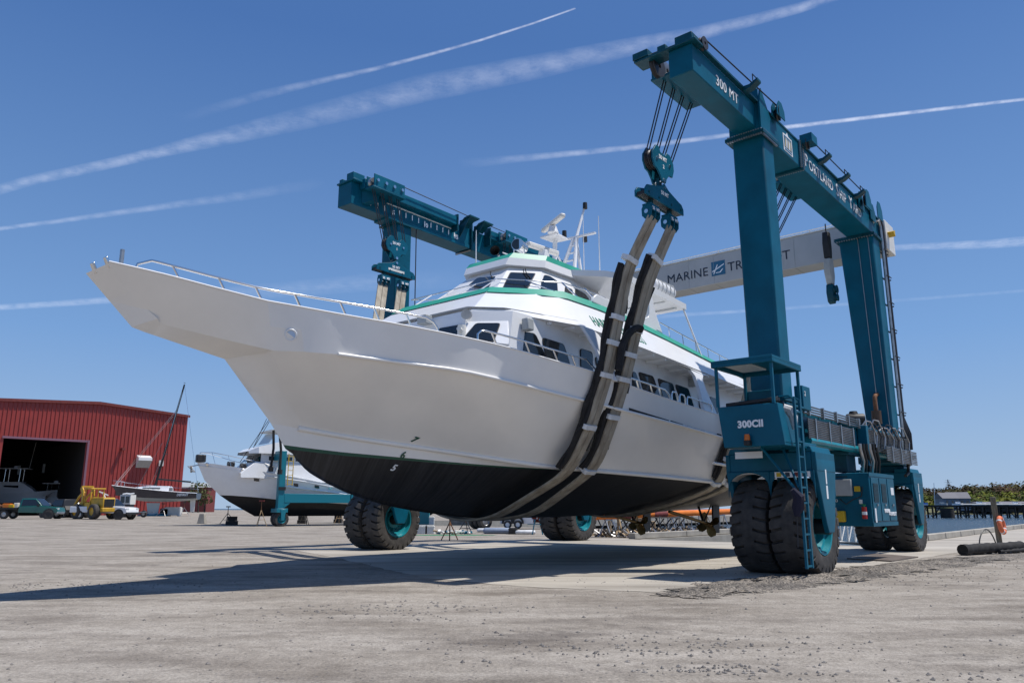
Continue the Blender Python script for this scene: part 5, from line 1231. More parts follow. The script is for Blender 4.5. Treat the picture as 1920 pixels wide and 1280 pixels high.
mb = MB(); mb.prism([c + Vector((-.22,-.15,-.7)), c + Vector((.22,-.15,-.7)), c + Vector((.08,-.1,-.06)), c + Vector((-.08,-.1,-.06))], (0,.26,0)); mb.build('radar_pedestal', M['white'], s_o, bevel=.02)
mb = MB(); mb.tube([(4.45,.38,7.7),(3.75,.06,9.6)], .06, 8); mb.tube([(4.45,-.38,7.7),(3.75,-.06,9.6)], .06, 8); mb.tube([(3.75,.3,7.7),(3.7,0,9.6)], .05, 8); mb.tube([(3.74,0,9.5),(3.22,0,10.75)], [.055,.035], 8)
for k in range(7): t = k/7; mb.tube([(4.45-.7*t, .38-.32*t, 7.7+1.9*t), (4.45-.7*t, -.38+.32*t, 7.7+1.9*t)], .03, 6)
m_o = mb.build('mast', M['white'], boat)
q1 = by(1064, 446, 0); q2 = by(1113, 434, 0); mb = MB(); mb.beam((3.74,-.75,9.66), (3.74,.75,9.60), .10, .05); mb.build('crosstree', M['white'], m_o)
for p_ in ((3.74,-.42,9.74), (3.24,.05,10.72), (3.62,.28,9.45)):
    mb = MB(); mb.cyl(p_, Vector(p_) + Vector((0,0,.2)), .075, .07, 12); mb.build('navigation_light', M['black'], m_o)
p = by(973, 462, .35); mb = MB(); mb.cyl(p + Vector((-.2,-.02,0)), p + Vector((.18,.08,0)), .16, .17, 22); so_ = mb.build('searchlight', M['chrome'], boat)
mb = MB(); mb.cyl(p + Vector((.178,.079,0)), p + Vector((.186,.082,0)), .15, n=22); mb.build('lens', M['glass'], so_)
mb = MB(); mb.tube([p + Vector((0,.18,0)), p + Vector((0,.18,-.2)), p + Vector((0,0,-.3)), p + Vector((0,-.18,-.2)), p + Vector((0,-.18,0))], .02, 6); mb.tube([p + Vector((0,0,-.3)), (p.x, p.y, 7.87)], .04, 8); mb.build('searchlight_yoke', M['chrome'], so_)
p = by(930, 472, -.2); mb = MB(); mb.lathe([(.14,.12),(.13,.09),(.07,0),(.03,-.1),(.025,-.5)], p, (1,.5,0), 20); h_o = mb.build('horn', M['black'], boat)
mb = MB(); mb.tube([p + Vector((-.25,-.12,0)), (p.x-.25, p.y-.12, 7.87)], .025, 6); mb.tube([p + Vector((-.4,-.1,.1)), p + Vector((-.5,.1,0)), (p.x-.55, p.y+.1, 7.87)], .02, 6); mb.build('horn_bracket', M['white'], h_o)
p = by(1238, 541, 1.6); mb = MB(); mb.tube([p + Vector((.75,0,-.0)), p + Vector((.68,0,0)), p + Vector((-.6,0,-.06)), p + Vector((-.68,0,-.06))], [.14,.24,.24,.14], 16); lr = mb.build('life_raft', M['white'], boat, ang=30)
mb = MB()
for k in range(5): 
    cx = .5 - .25*k; mb.tube([p + Vector((cx, .25*math.cos(t), .25*math.sin(t)-.02)) for t in [2*PI*j/16 for j in range(16)]], .012, 5, closed=True)
build_split(mb, 'raft_strap', M['greybox'], lr)
mb = MB(); mb.tube([p + Vector((.82,.1,-.1)), p + Vector((.98,.1,-.1))], .11, 12); mb.build('raft_fitting', M['maroon'], lr)
# ---- stern gear
for s in (1, -1):
    px_ = -1.75 + (.1 if s > 0 else 0); py_ = 1.35*s; pz_ = .84
    mb = MB(); mb.tube([(px_-.1, py_, pz_), (px_+2.6, py_, pz_+.42)], .05, 10); sh_ = mb.build('propeller_shaft', M['bronze'], boat)
    mb = MB(); mb.beam((px_+.35, py_, pz_+.06), (px_+.1, py_-.3, 1.5), .07, .03); mb.beam((px_+.35, py_, pz_+.06), (px_+.3, py_+.3, 1.5), .07, .03); mb.build('shaft_strut', M['black'], sh_)
    mb = MB(); mb.cyl((px_-.14, py_, pz_-.02), (px_+.12, py_, pz_+.02), .07, .085, 14)
    for k in range(4):
        a = PI/2*k + .4; ex = Vector((0, math.cos(a), math.sin(a))); ey = Vector((0, -math.sin(a), math.cos(a))); c = Vector((px_, py_, pz_)); P = []
        rows = []
        for r, w_, tw in ((.06,.10,.10),(.2,.22,.09),(.32,.25,.06),(.41,.14,.04)):
            rows.append([c + ex*r + ey*(-w_/2) + Vector((tw,0,0)), c + ex*r + Vector((0,0,0)), c + ex*r + ey*(w_/2) - Vector((tw,0,0))])
        mb.loft(rows); mb.loft([[p + Vector((.018,0,0)) for p in r] for r in rows])
    mb.build('propeller', M['bronze'], sh_, ang=50)
    mb = MB(); mb.prism([(px_-.35, py_-.03, 1.45),(px_-.3, py_-.03, .55),(px_-.75, py_-.03, .55),(px_-.85, py_-.03, 1.45)], (0,.06,0)); mb.build('rudder', M['antifoul'], boat, bevel=.01)
# ================================================================ red shed
sh0 = Vector((-48.6, 115.0, gz(-48.6, 115))); sw = Vector((-.74, -.673, 0)).normalized(); sn = Vector((.673, -.74, 0)).normalized(); SHW, SHD = 27.0, 38.0
shed = empty('red_shed', sh0, math.atan2(sw.y, sw.x), 'large red corrugated metal shed with a wide open door', 'shed')
SI = (Matrix.Translation(sh0) @ Matrix.Rotation(math.atan2(sw.y, sw.x), 4, 'Z')).inverted()     # local x = along the front to the left, y = into the shed is -normal
iny = -1 if (SI.to_3x3() @ (-sn)).y < 0 else 1
def sp(u, v): return SI @ on_plane(u, v, sh0, sn)
def redmat():
    m = mat('red_corrugated_steel', (.30,.040,.032), .45, var=.10, scale=.6, bump=.02); return m
M['redwall'] = redmat()
rx = sp(187, 757).x; rz = sp(187, 757).z; ez = sp(357.5, 782).z
def top(x): return ez + (rz-ez)*(x/rx) if x < rx else rz - (rz-ez)*(x-rx)/rx*.72
d1 = sp(164, 829); d0 = sp(4, 820); dx0, dx1, dtop = d1.x, d0.x, d1.z
wl_ = MB(); x = 0.0; cols = []
while x < SHW:
    for f, o_ in ((0,0),(.36,0),(.40,.10),(.46,.10)): cols.append((x+f, o_))
    x += .5
for (xa, oa), (xb, ob) in zip(cols[:-1], cols[1:]):
    xm = (xa+xb)/2; lo = dtop if dx0 < xm < dx1 else -.05
    wl_.add([(xa, -iny*oa*1.0, lo), (xb, -iny*ob*1.0, lo), (xb, -iny*ob*1.0, top(xb)), (xa, -iny*oa*1.0, top(xa))], [(0,1,2,3)])
wl_.build('front_wall', M['redwall'], shed, smooth=False, fix=False)
mb = MB(); mb.add([(0,0,-.05),(0,iny*SHD,-.05),(0,iny*SHD,ez),(0,0,ez)], [(0,1,2,3)]); mb.build('side_wall', M['redwall'], shed, smooth=False)
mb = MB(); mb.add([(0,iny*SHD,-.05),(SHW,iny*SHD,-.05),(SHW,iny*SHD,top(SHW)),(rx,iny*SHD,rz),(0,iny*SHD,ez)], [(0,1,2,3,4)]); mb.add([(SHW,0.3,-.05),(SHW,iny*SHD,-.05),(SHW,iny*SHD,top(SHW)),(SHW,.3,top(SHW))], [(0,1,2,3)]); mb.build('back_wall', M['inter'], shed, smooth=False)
mb = MB()
for pa, pb in (((-.15,ez-.02),(rx,rz)), ((rx,rz),(SHW,top(SHW)))): mb.prism([(pa[0],-iny*.25,pa[1]+.02),(pb[0],-iny*.25,pb[1]+.02),(pb[0],-iny*.25,pb[1]+.30),(pa[0],-iny*.25,pa[1]+.30)], (0,iny*(SHD+.3),0))
mb.build('roof', M['maroon'], shed, smooth=False)
mb = MB(); mb.prism([(-.2,-iny*.34,ez-.1),(rx,-iny*.34,rz-.1),(SHW,-iny*.34,top(SHW)-.1),(SHW,-iny*.34,top(SHW)+.22),(rx,-iny*.34,rz+.22),(-.2,-iny*.34,ez+.22)], (0,iny*.08,0)); mb.build('eave_trim', M['maroon'], shed, smooth=False)
mb = MB(); mb.box(dx0-.25, dx0, min(-iny*.2, iny*.3), max(-iny*.2, iny*.3), 0, dtop+.3); mb.box(dx0, dx1, min(-iny*.16, iny*.2), max(-iny*.16, iny*.2), dtop, dtop+.28); mb.build('door_frame', mat('mauve_door_frame', (.22,.11,.15), .5), shed, smooth=False)
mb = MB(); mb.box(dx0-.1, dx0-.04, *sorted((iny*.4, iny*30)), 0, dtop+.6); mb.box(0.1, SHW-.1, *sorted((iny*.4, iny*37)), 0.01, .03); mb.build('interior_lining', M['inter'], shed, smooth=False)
for u, v in ((100,868),(152,865)): p = sp(u, v); mb = MB(); mb.box(p.x-.2, p.x+.15, *sorted((iny*22, iny*22.2)), p.z-.8, p.z+.6); mb.build('roof_light', M['clear'], shed)
a, b = sp(256, 853), sp(281, 856); c = sp(276, 877)
hd = MB(); x0, x1 = b.x, a.x; zt, zb = a.z, c.z; o1 = -iny*1.15; o2 = -iny*.12
hd.add([(x0,o2,zt),(x1,o2,zt),(x1,o1,zt-.35),(x0,o1,zt-.35),(x0,o1,zt-.75),(x1,o1,zt-.75),(x1,o2,zb),(x0,o2,zb)], [(0,1,2,3),(3,2,5,4),(0,3,4,7),(1,6,5,2)], 0); hd.add([(x0,o1,zt-.75),(x1,o1,zt-.75),(x1,o2,zb),(x0,o2,zb)], [(0,1,2,3)], 1)
hd.build('vent_hood', [M['white'], M['greybox']], shed, smooth=False)
p = sp(301, 868); mb = MB(); mb.box(p.x-.3, p.x+.3, *sorted((-iny*.1, -iny*.4)), p.z-.4, p.z+.4); mb.build('wall_lamp', M['offwhite'], shed)
p = sp(228, 843); mb = MB(); mb.box(p.x-.2, p.x+.2, *sorted((-iny*.1, -iny*1.0)), p.z-.1, p.z+.25); mb.build('wall_lamp', M['maroon'], shed)  # plain box for a lamp, added to cast the shadow line down the wall

# ---------------------------------------------------------------- generic hulls and vehicles (local: x forward, y left, z up)
def simple_hull(mb, Lh, beam_, z_sheer, z_wl, z_keel, m_top, m_bot, rake=.9, full=.55, tr=.85, n=18):
    """rows from stern (x=0) to bow (x=Lh)"""
    st = []
    for i in range(n+1):
        t = i/n; w_ = beam_/2*(tr + (1-tr)*min(1, t*2.2))*(1 - max(0, (t-full)/(1-full))**2.0) if t > 0 else beam_/2*tr
        zs = z_sheer(t); zw = z_wl(t); zk = z_keel(t); xs = Lh*t; xw = xs - rake*max(0, t-.6)/.4; xk = xs - rake*1.9*max(0, t-.6)/.4
        st.append([Vector((xs, w_, zs)), Vector((xw, w_*.93, zs+(zw-zs)*.6)), Vector((xw, w_*.86, zw)), Vector((xk, w_*.5, zk+(zw-zk)*.35)), Vector((xk, 0, zk))])
    for s in (1, -1):
        R_ = [[Vector((p.x, p.y*s, p.z)) for p in r] for r in st]
        mb.loft([r[:3] for r in R_], m=m_top); mb.loft([r[2:] for r in R_], m=m_bot)
    tp = [r[0] for r in st]; mb.loft([tp, [Vector((p.x, -p.y, p.z)) for p in tp]], m=m_top)
    q = st[0]; mb.add(q + [Vector((p.x, -p.y, p.z)) for p in q[:-1][::-1]], [list(range(9))], m_top)
    return st
def tyre_wheel(parent, p, r, w_, nm='wheel', rim=None):
    mb = MB(); mb.lathe([(r*.55,-w_/2),(r*.9,-w_/2),(r,-w_*.36),(r,w_*.36),(r*.9,w_/2),(r*.55,w_/2)], p, (0,1,0), 24, closed=True); o = mb.build(nm, M['tyre'], parent)
    mb = MB(); mb.lathe([(r*.56,-w_*.42),(r*.5,-w_*.3),(r*.2,-w_*.36),(0,-w_*.36)], p, (0,1,0), 18); mb.lathe([(r*.56,w_*.42),(r*.5,w_*.3),(r*.2,w_*.36),(0,w_*.36)], p, (0,1,0), 18); mb.build('rim', rim or M['steel'], o); return o
def pickup(name, loc, rz, label, paint, flatbed):
    o = empty(name, loc, rz, label, 'pickup truck', 'pickup trucks by the shed')
    side = [(-.3,.62),(-.3,1.0),(.1,1.06),(1.05,1.10),(1.5,1.12),(1.62,1.02),(1.66,.62)]
    body = MB(); W_ = .93
    cabx0 = -1.55
    hood = [(cabx0,.55),(cabx0,1.12),(.15,1.16),(1.25,1.10),(1.75,1.02),(1.86,.85),(1.86,.5)]
    def slab(poly, w0, w1, z_split):
        a = [Vector((x, -w0, z)) for x, z in poly]; b = [Vector((x, w0, z)) for x, z in poly]; n = len(a); body.add(a+b, [list(range(n))[::-1], list(range(n,2*n))] + [[i,(i+1)%n,n+(i+1)%n,n+i] for i in range(n)])
    slab(hood, W_, W_, 0); 
    cabp = [(cabx0,1.12),(cabx0+.12,1.84),(-.35,1.86),(.10,1.62),(.52,1.15)]
    ct = []
    lo_ = [(cabx0, 1.12), (.52, 1.14)]; hi = [(cabx0+.14, 1.84), (-.22, 1.84)]
    body.hexa([(lo_[0][0],-W_*.96,lo_[0][1]),(lo_[1][0],-W_*.96,lo_[1][1]),(lo_[1][0],W_*.96,lo_[1][1]),(lo_[0][0],W_*.96,lo_[0][1])], [(hi[0][0],-W_*.78,hi[0][1]),(hi[1][0],-W_*.78,hi[1][1]),(hi[1][0],W_*.78,hi[1][1]),(hi[0][0],W_*.78,hi[0][1])])
    if not flatbed: slab([(-3.75,.6),(-3.75,1.14),(cabx0-.03,1.14),(cabx0-.03,.6)], W_, W_, 0)
    b_ = body.build('body', paint, o, bevel=.05)
    for s in (1, -1):
        g = MB(); g.prism([(cabx0+.22,s*W_*.955,1.2),(.30,s*W_*.955,1.2),(-.20,s*W_*.81,1.74),(cabx0+.26,s*W_*.81,1.74)], (0,s*.012,0)); g.build('side_window', M['glass'], b_)
        g = MB(); g.box(.1, .28, *sorted((s*W_*.98, s*W_*1.2)), 1.14, 1.34); g.build('mirror', M['carblack'], b_)
        g = MB(); g.cyl((1.12, s*W_*.985, .42), (1.12, s*(W_+.012), .42), .50, n=24); g.build('wheel_arch', M['carblack'], b_)
        g = MB(); g.box(1.80, 1.87, *sorted((s*.55, s*.9)), .84, .98); g.build('headlight', M['clear'], b_)
    g = MB(); g.prism([(.50,-W_*.85,1.18),(.50,W_*.85,1.18),(-.17,W_*.72,1.80),(-.17,-W_*.72,1.80)], (.02,0,.02)); g.build('windscreen', M['glass'], b_)
    g = MB(); g.box(1.80, 1.95, -W_, W_, .42, .62); g.build('bumper', M['steel'] if flatbed else M['carblack'], o, bevel=.03)
    if flatbed:
        g = MB(); g.box(-4.3, cabx0-.12, -1.05, 1.05, .86, 1.0); g.box(-4.3, -1.7, -.35, .35, .6, .86); g.build('flatbed', M['carblack'], o)
    for x in (1.12, -2.75):
        for s in (1, -1): tyre_wheel(o, (x, s*.82, .40), .40, .27)
    return o
pg = onground(77, 73); gt = pickup('pickup_truck', pg, R(6), 'dark green flatbed pickup loaded with rusty chain and boxes before the shed door', M['cargreen'], True)
def on_bed(nm, x, y, sx, sy, sz, mt, label, cat):
    M_ = Matrix.Translation(pg) @ Matrix.Rotation(R(6), 4, 'Z'); mb = MB(); mb.box(-sx/2, sx/2, -sy/2, sy/2, 0, sz); mb.prism([(-sx/2*.9,-sy/2*.9,sz),(sx/2*.9,-sy/2*.9,sz),(sx/2*.9,sy/2*.9,sz),(-sx/2*.9,sy/2*.9,sz)], (0,0,.03)); o = mb.build(nm, mt, bevel=.02); o.location = M_ @ Vector((x, y, 1.005)); o.rotation_euler = (0,0,R(6)); return tag(o, label, cat)
on_bed('fish_tote', -2.65, -.6, .7, .5, .34, M['orange'], 'orange plastic tote on the flatbed of the green pickup', 'tote')
on_bed('white_crate', -1.9, -.55, .35, .4, .40, M['offwhite'], 'white crate against the cab on the green pickup flatbed', 'crate')
on_bed('yellow_tub', -2.2, -.75, .4, .4, .26, M['yellow'], 'yellow tub between the orange tote and the white crate on the pickup', 'tub')
mb = MB()
for k in range(60):
    c = Vector((random.uniform(-.75,.75), random.uniform(-.8,.8), 0)); a = random.uniform(0, 6); mb.tube([c + Vector((math.cos(a)*.3, math.sin(a)*.3, random.uniform(.02,.1))), c + Vector((0,0,random.uniform(.1,.35))), c + Vector((-math.cos(a)*.3, -math.sin(a)*.2, random.uniform(.02,.2)))], .03, 5)
o = mb.build('rusty_chain_heap', M['rust']); o.location = (Matrix.Translation(pg) @ Matrix.Rotation(R(6), 4, 'Z')) @ Vector((-3.5, 0, 1.02)); tag(o, 'heap of rusty chain on the rear of the pickup flatbed', 'chain')
pickup('pickup_truck', onground(214, 72), R(-8), 'white pickup half hidden behind the yellow wheel loader', M['carwhite'], False)
pickup('pickup_truck', onground(112, 80), R(160), 'dark pickup seen tail on between the green pickup and the loader', M['carblack'], False)
# wheel loader (rear towards the right)
lp = onground(175, 72); ld = empty('wheel_loader', lp, R(148), 'old yellow wheel loader with an open cab parked before the shed', 'wheel loader')
LY = M['loader']
mb = MB(); mb.box(-2.7, -.5, -.62, .62, .95, 2.0); mb.prism([(-2.7,-.62,2.0),(-.5,-.62,2.0),(-.5,-.62,2.12),(-2.6,-.62,2.12)], (0,1.24,0)); lb = mb.build('engine_hood', LY, ld, bevel=.05)
mb = MB(); mb.box(-2.73, -2.705, -.52, .52, 1.15, 1.95); mb.build('grille', M['black'], lb); mb = MB(); mb.box(-2.95, -2.55, -.78, .78, .72, 1.10); mb.build('counterweight', LY, ld, bevel=.05)
mb = MB(); mb.box(-.5, .4, -.75, .75, .9, 1.6); mb.box(.6, 1.9, -.5, .5, .8, 1.7); mb.beam((.3,0,1.0),(.7,0,1.0), .4, .5); mb.build('frame', LY, ld, bevel=.04)
for x in (-.45, .55):
    for y in (-.65, .65): mb = MB(); mb.beam((x, y, 1.6), (x, y, 2.95), .09, .09); mb.build('cab_post', LY, ld)
mb = MB(); mb.box(-.6, .75, -.78, .78, 2.95, 3.08); mb.build('cab_roof', LY, ld, bevel=.03)
mb = MB(); mb.box(-.2, .15, -.3, .3, 1.6, 1.75); mb.box(-.3, -.18, -.3, .3, 1.7, 2.2); mb.build('seat', M['loader'], ld, bevel=.04)
for s in (1, -1):
    mb = MB(); mb.prism([(.9,s*.5,1.5),(1.1,s*.5,2.9),(1.5,s*.5,3.3),(1.75,s*.5,3.0),(1.3,s*.5,2.5),(1.3,s*.5,1.5)], (0,s*.12,0)); mb.build('lift_tower', LY, ld, bevel=.02)
    mb = MB(); mb.tube([(1.3,s*.42,2.7),(2.1,s*.42,2.2),(2.8,s*.42,1.3),(3.0,s*.42,.7)], .12, 8); mb.build('lift_arm', LY, ld)
mb = MB(); mb.beam((1.45,-.6,3.25),(1.45,.6,3.25), .16, .16); mb.build('tower_crosshead', LY, ld)
mb = MB(); bk = [(2.7,.35),(3.0,.15),(3.7,.12),(3.72,.18),(3.05,.35),(2.85,.75),(3.1,1.25),(3.05,1.3),(2.7,.9)]; mb.prism([(x,-1.25,z) for x, z in bk], (0,2.5,0)); mb.build('bucket', M['black'], ld)
for x in (1.25, -1.75):
    for s in (1, -1): tyre_wheel(ld, (x, s*.95, .74), .74, .52, rim=LY)
ld.scale = (.9,.9,.9)
# dark fork grab and scrap pile behind the loader
mb = MB(); 
for k in range(70):
    c = Vector((random.gauss(0,.9), random.gauss(0,.5), abs(random.gauss(.9,.5)))); a = random.uniform(0,6); mb.tube([c, c + Vector((math.cos(a)*.5, math.sin(a)*.3, random.uniform(-.3,.3)))], random.uniform(.03,.09), 5, m=random.choice((0,0,1)))
o = mb.build('scrap_heap', [M['black'], M['chrome']]); o.location = onground(128, 84); tag(o, 'heap of dark scrap with shiny bits in the shed doorway', 'scrap heap')
# boat stand: tripod with a pad
def stand(loc, h, label, mt, padm, rz=0, r=.42):
    o = empty('boat_stand', loc, rz, label, 'boat stand', 'boat stands in the yard'); mb = MB()
    for k in range(3): a = 2*PI*k/3+.4; mb.tube([(math.cos(a)*r, math.sin(a)*r, 0), (0,0,h*.62)], .025, 6)
    for k in range(3): a = 2*PI*k/3+.4; b_ = a + 2*PI/3; mb.tube([(math.cos(a)*r*.6, math.sin(a)*r*.6, h*.25), (math.cos(b_)*r*.6, math.sin(b_)*r*.6, h*.25)], .015, 5)
    mb.build('tripod', mt, o); mb = MB(); mb.tube([(0,0,h*.5),(0,0,h*.95)], .03, 8); mb.build('screw', M['rust'], o); mb = MB(); mb.box(-.18,.18,-.14,.14,h*.94,h); mb.build('pad', padm, o, bevel=.01); return o
# ---------------------------------------------------------------- blue sailing yacht on stands
ya = 97.0; y0 = onground(288, ya); YZ = Vector((0,0,gz(y0.x, y0.y)))
yr = R(180+4); yacht = empty('sailing_yacht', y0, yr, 'dark blue and white sailing yacht on stands in front of the red shed', 'sailing yacht')
mb = MB(); LY_ = 10.6
simple_hull(mb, LY_, 3.0, lambda t: 2.75+.95*t**1.3, lambda t: 1.95+.55*t**1.5+.2*(1-t)**3, lambda t: 1.45+1.1*t**3+.55*(1-t)**2, 0, 1, rake=.55, full=.4, tr=.62)
mb.v = [Vector((p.x-LY_/2, p.y, p.z)) for p in mb.v]; mb.build('hull', [M['bluehull'], mat('pale_grey_bottom', (.42,.46,.47), .5)], yacht)
mb = MB(); dk_ = []
for i in range(13):
    t = i/12; w_ = 1.5*(.62+.38*min(1,t*2.2))*(1-max(0,(t-.4)/.6)**2)*.97; z = 2.75+.95*t**1.3; dk_.append([(LY_*t-LY_/2, w_, z+.01), (LY_*t-LY_/2, w_*.6, z+.07), (LY_*t-LY_/2, -w_*.6, z+.07), (LY_*t-LY_/2, -w_, z+.01)])
mb.loft(dk_); mb.build('deck', M['white'], yacht)
mb = MB(); mb.loft([[(x, w_, zb), (x, w_*.75, zt), (x, -w_*.75, zt), (x, -w_, zb)] for x, w_, zb, zt in ((-1.9,.85,3.0,3.45),(-1.7,.9,3.0,3.62),(0,.9,3.05,3.68),(1.6,.65,3.2,3.58),(2.6,.3,3.35,3.42))]); mb.build('coachroof', M['white'], yacht)
mb = MB(); mb.prism([(1.3,.74,3.33),(-.9,.94,3.24),(-.9,.90,3.40),(1.2,.72,3.44)], (0,.02,0)); mb.build('cabin_window', M['glass'], yacht)
mb = MB(); mb.tube([(.15,0,3.3),(-2.35,0,16.4)], [.16,.10], 8); ms = mb.build('mast', M['black'], yacht)
mb = MB(); mb.tube([(-.1,0,4.5),(-4.2,0,4.15)], .10, 8); mb.build('boom', M['black'], yacht)
for t in (.33,.62): mb = MB(); p = Vector((.15,0,3.3)).lerp(Vector((-2.35,0,16.4)), t); mb.tube([p + Vector((-.1,-.9,0)), p, p + Vector((-.1,.9,0))], .04, 6); mb.build('spreader', M['black'], ms)
for q in ([(4.95,0,3.8),(-1.7,0,13.2)], [(4.7,0,3.8),(-1.7,.0,12.9)], [(.3,1.35,3.2),(-1.0,.9,7.7),(-2.3,0,16.2)], [(-5.2,0,2.9),(-2.35,0,16.4)], [(1.8,1.2,3.3),(-.3,0,9.0)]): mb = MB(); mb.tube(q, .018, 4); mb.build('rigging_wire', M['chrome'], yacht)
mb = MB(); mb.tube([(-2.35,-.3,16.6),(-2.35,.3,16.6)], .03, 5); mb.build('masthead_vane', M['black'], ms)
for s in (1,-1):
    mb = MB(); mb.tube([(5.2,0,4.3),(4.6,s*.3,4.25),(4.0,s*.5,4.15)], .025, 5); mb.tube([(4.0,s*.5,4.15),(4.0,s*.5,3.5)], .025, 5); mb.tube([(4.7,s*.2,4.2),(4.7,s*.2,3.6)], .025, 5); mb.tube([(4.0,s*.5,4.1),(2,s*1.2,3.85),(-3,s*1.35,3.4),(-5,s*.95,3.3)], .012, 4); mb.build('pulpit', M['chrome'], yacht)
mb = MB(); mb.prism([(.9,-.09,1.6),(-.7,-.09,1.6),(-.55,-.09,.12),(.6,-.09,.12)], (0,.18,0)); mb.build('keel', mat('pale_keel', (.45,.5,.5), .5), yacht, bevel=.02)
mb = MB(); mb.prism([(-4.3,-.05,2.2),(-4.95,-.05,2.2),(-4.9,-.05,.5),(-4.45,-.05,.5)], (0,.1,0)); mb.build('rudder', M['offwhite'], yacht)
text('lettering', 'DEFIANT', .42, (-3.1, 1.37, 2.43), (-1,0,0), (0,.12,1), M['letter'], yacht, bold=.01, shear=.2, sx=.8)
for k, (x, h) in enumerate(((2.4,1.75),(-1.5,1.55),(-4.0,1.7))):
    stand(Matrix.Translation(y0) @ Matrix.Rotation(yr, 4, 'Z') @ Vector((x, 1.0, 0)), h, ('pale tripod stand under the bow of the blue yacht', 'pale tripod stand amidships under the blue yacht', 'pale tripod stand under the stern of the blue yacht')[k], M['steel'], M['carblack'], k, .7)
mb = MB(); mb.box(-1.6,1.6,-.7,.7,0,.18); mb.box(-.9,-.5,-.7,.7,.18,.3); mb.box(.5,.9,-.7,.7,.18,.3); o = mb.build('keel_cradle', M['bluep'], bevel=.02); o.location = Matrix.Translation(y0) @ Vector((0,0,.0)); tag(o, 'low blue cradle under the keel of the yacht', 'cradle')
for k, (u, w_, h, mt, lb_) in enumerate(((325,1.9,1.05,M['offwhite'],'white tote tank on the ground behind the yacht keel'),(311,1.0,.9,M['carblack'],'dark crate beside the white tote tank'))):
    mb = MB(); mb.box(-w_/2,w_/2,-.5,.5,.08,h); mb.box(-w_/2+.1,w_/2-.1,-.45,.45,h,h+.05); mb.box(-w_/2,-w_/2+.2,-.5,.5,0,.08); mb.box(w_/2-.2,w_/2,-.5,.5,0,.08); o = mb.build('tote_tank' if k == 0 else 'crate', mt, bevel=.05); o.location = onground(u, 98.5); tag(o, lb_, 'tank' if k == 0 else 'crate')
# boat trailer with a mast crutch, behind the white pickup
o = empty('boat_trailer', onground(240, 83), R(170), 'pale boat trailer with winch post behind the white pickup', 'trailer')
mb = MB(); mb.beam((-2.5,-.8,.55),(2.0,-.8,.55), .1); mb.beam((-2.5,.8,.55),(2.0,.8,.55), .1); mb.beam((2,-.8,.55),(3.4,0,.55), .1); mb.beam((2,.8,.55),(3.4,0,.55), .1); mb.build('frame', M['steel'], o)
mb = MB(); mb.beam((2.0,0,.6),(3.2,0,2.6), .12); mb.beam((2.9,-.5,2.3),(3.3,.5,2.7), .12); mb.build('winch_post', M['offwhite'], o)
for s in (1,-1): tyre_wheel(o, (-1.2, s*1.0, .36), .36, .22)
o = empty('window_unit', onground(238, 84), 0, 'small white framed window cabin beyond the white pickup', 'cabin'); mb = MB(); mb.box(-.56,.56,-.6,.6,1.35,2.35); mb.build('wall', M['offwhite'], o); mb = MB(); mb.box(-.5,.5,-.5,.5,0,1.34); mb.build('base', M['carblack'], o)
for x in (-.26,.26): mb = MB(); mb.box(x-.2,x+.2,-.63,-.61,1.5,2.2); mb.build('window', M['glass'], o)
mb = MB(); mb.tube([(-.6,0,2.42),(-.2,0,2.5),(.2,0,2.45),(.6,0,2.5)], .07, 8); build_split(mb, 'roof_roll', M['white'], o)
# ---------------------------------------------------------------- boats inside the shed
def cruiser(name, loc, rz, label, Lh, cc):
    o = empty(name, loc, rz, label, 'motor boat', 'motor boats stored in the shed'); mb = MB(); simple_hull(mb, Lh, Lh*.31, lambda t: 2.9+.7*t**2 if not cc else 2.1+.5*t**2, lambda t: 1.7+.4*t**3 if not cc else 1.3+.3*t**3, lambda t: 1.1+.9*t**4 if not cc else .8+.7*t**4, 0, 1, rake=1.4, full=.5); mb.build('hull', [M['white'], M['bottom']], o)
    z = 2.9 if not cc else 2.1
    if not cc:
        mb = MB(); mb.loft([[(x, w_, zb), (x, w_*.8, zt), (x, -w_*.8, zt), (x, -w_, zb)] for x, w_, zb, zt in ((Lh*.15,1.3,z,z+1.6),(Lh*.55,1.25,z+.1,z+1.6),(Lh*.66,1.1,z+.2,z+.9),(Lh*.72,.8,z+.3,z+.4))]); mb.build('cabin', M['white'], o)
        mb = MB(); mb.box(Lh*.3, Lh*.5, -1.12, 1.12, z+.75, z+1.25); mb.build('cabin_window', M['glass'], o)
        mb = MB(); mb.box(Lh*.12, Lh*.52, -1.25, 1.25, z+1.6, z+1.75); mb.build('flybridge', M['white'], o)
        tz_ = z+3.6
    else:
        mb = MB(); mb.box(Lh*.36, Lh*.5, -.5, .5, z, z+1.3); mb.box(Lh*.28, Lh*.36, -.5, .5, z, z+.8); mb.build('console', M['white'], o); tz_ = z+2.2
    mb = MB()
    for x in (Lh*.28, Lh*.48):
        for y in (-.85,.85): mb.tube([(x,y,z+.3),(x+.1,y*.9,tz_)], .04, 6)
    build_split(mb, 'tower', M['chrome'], o); mb = MB(); mb.box(Lh*.2, Lh*.6, -1.1, 1.1, tz_, tz_+.12); mb.build('hardtop', M['white'], o, bevel=.04)
    mb = MB(); mb.lathe([(0,.36),(.2,.34),(.32,.22),(.33,.05),(.3,0)], (Lh*.4,0,tz_+.14), (0,0,1), 18); mb.build('radar_dome', M['white'], o)
    mb = MB(); mb.tube([(Lh*.55,.8,tz_),(Lh*.6,.8,tz_+4)], .03, 5); mb.build('whip_antenna', M['white'], o)
    return o
cruiser('motor_boat', onground(-36, 112), R(14), 'white flybridge cruiser in the shade at the left of the shed door', 9.5, False)
cruiser('motor_boat', onground(58, 116) + Vector((0,0,.2)), R(10), 'centre console boat with radar dome inside the dark shed', 7.5, True)
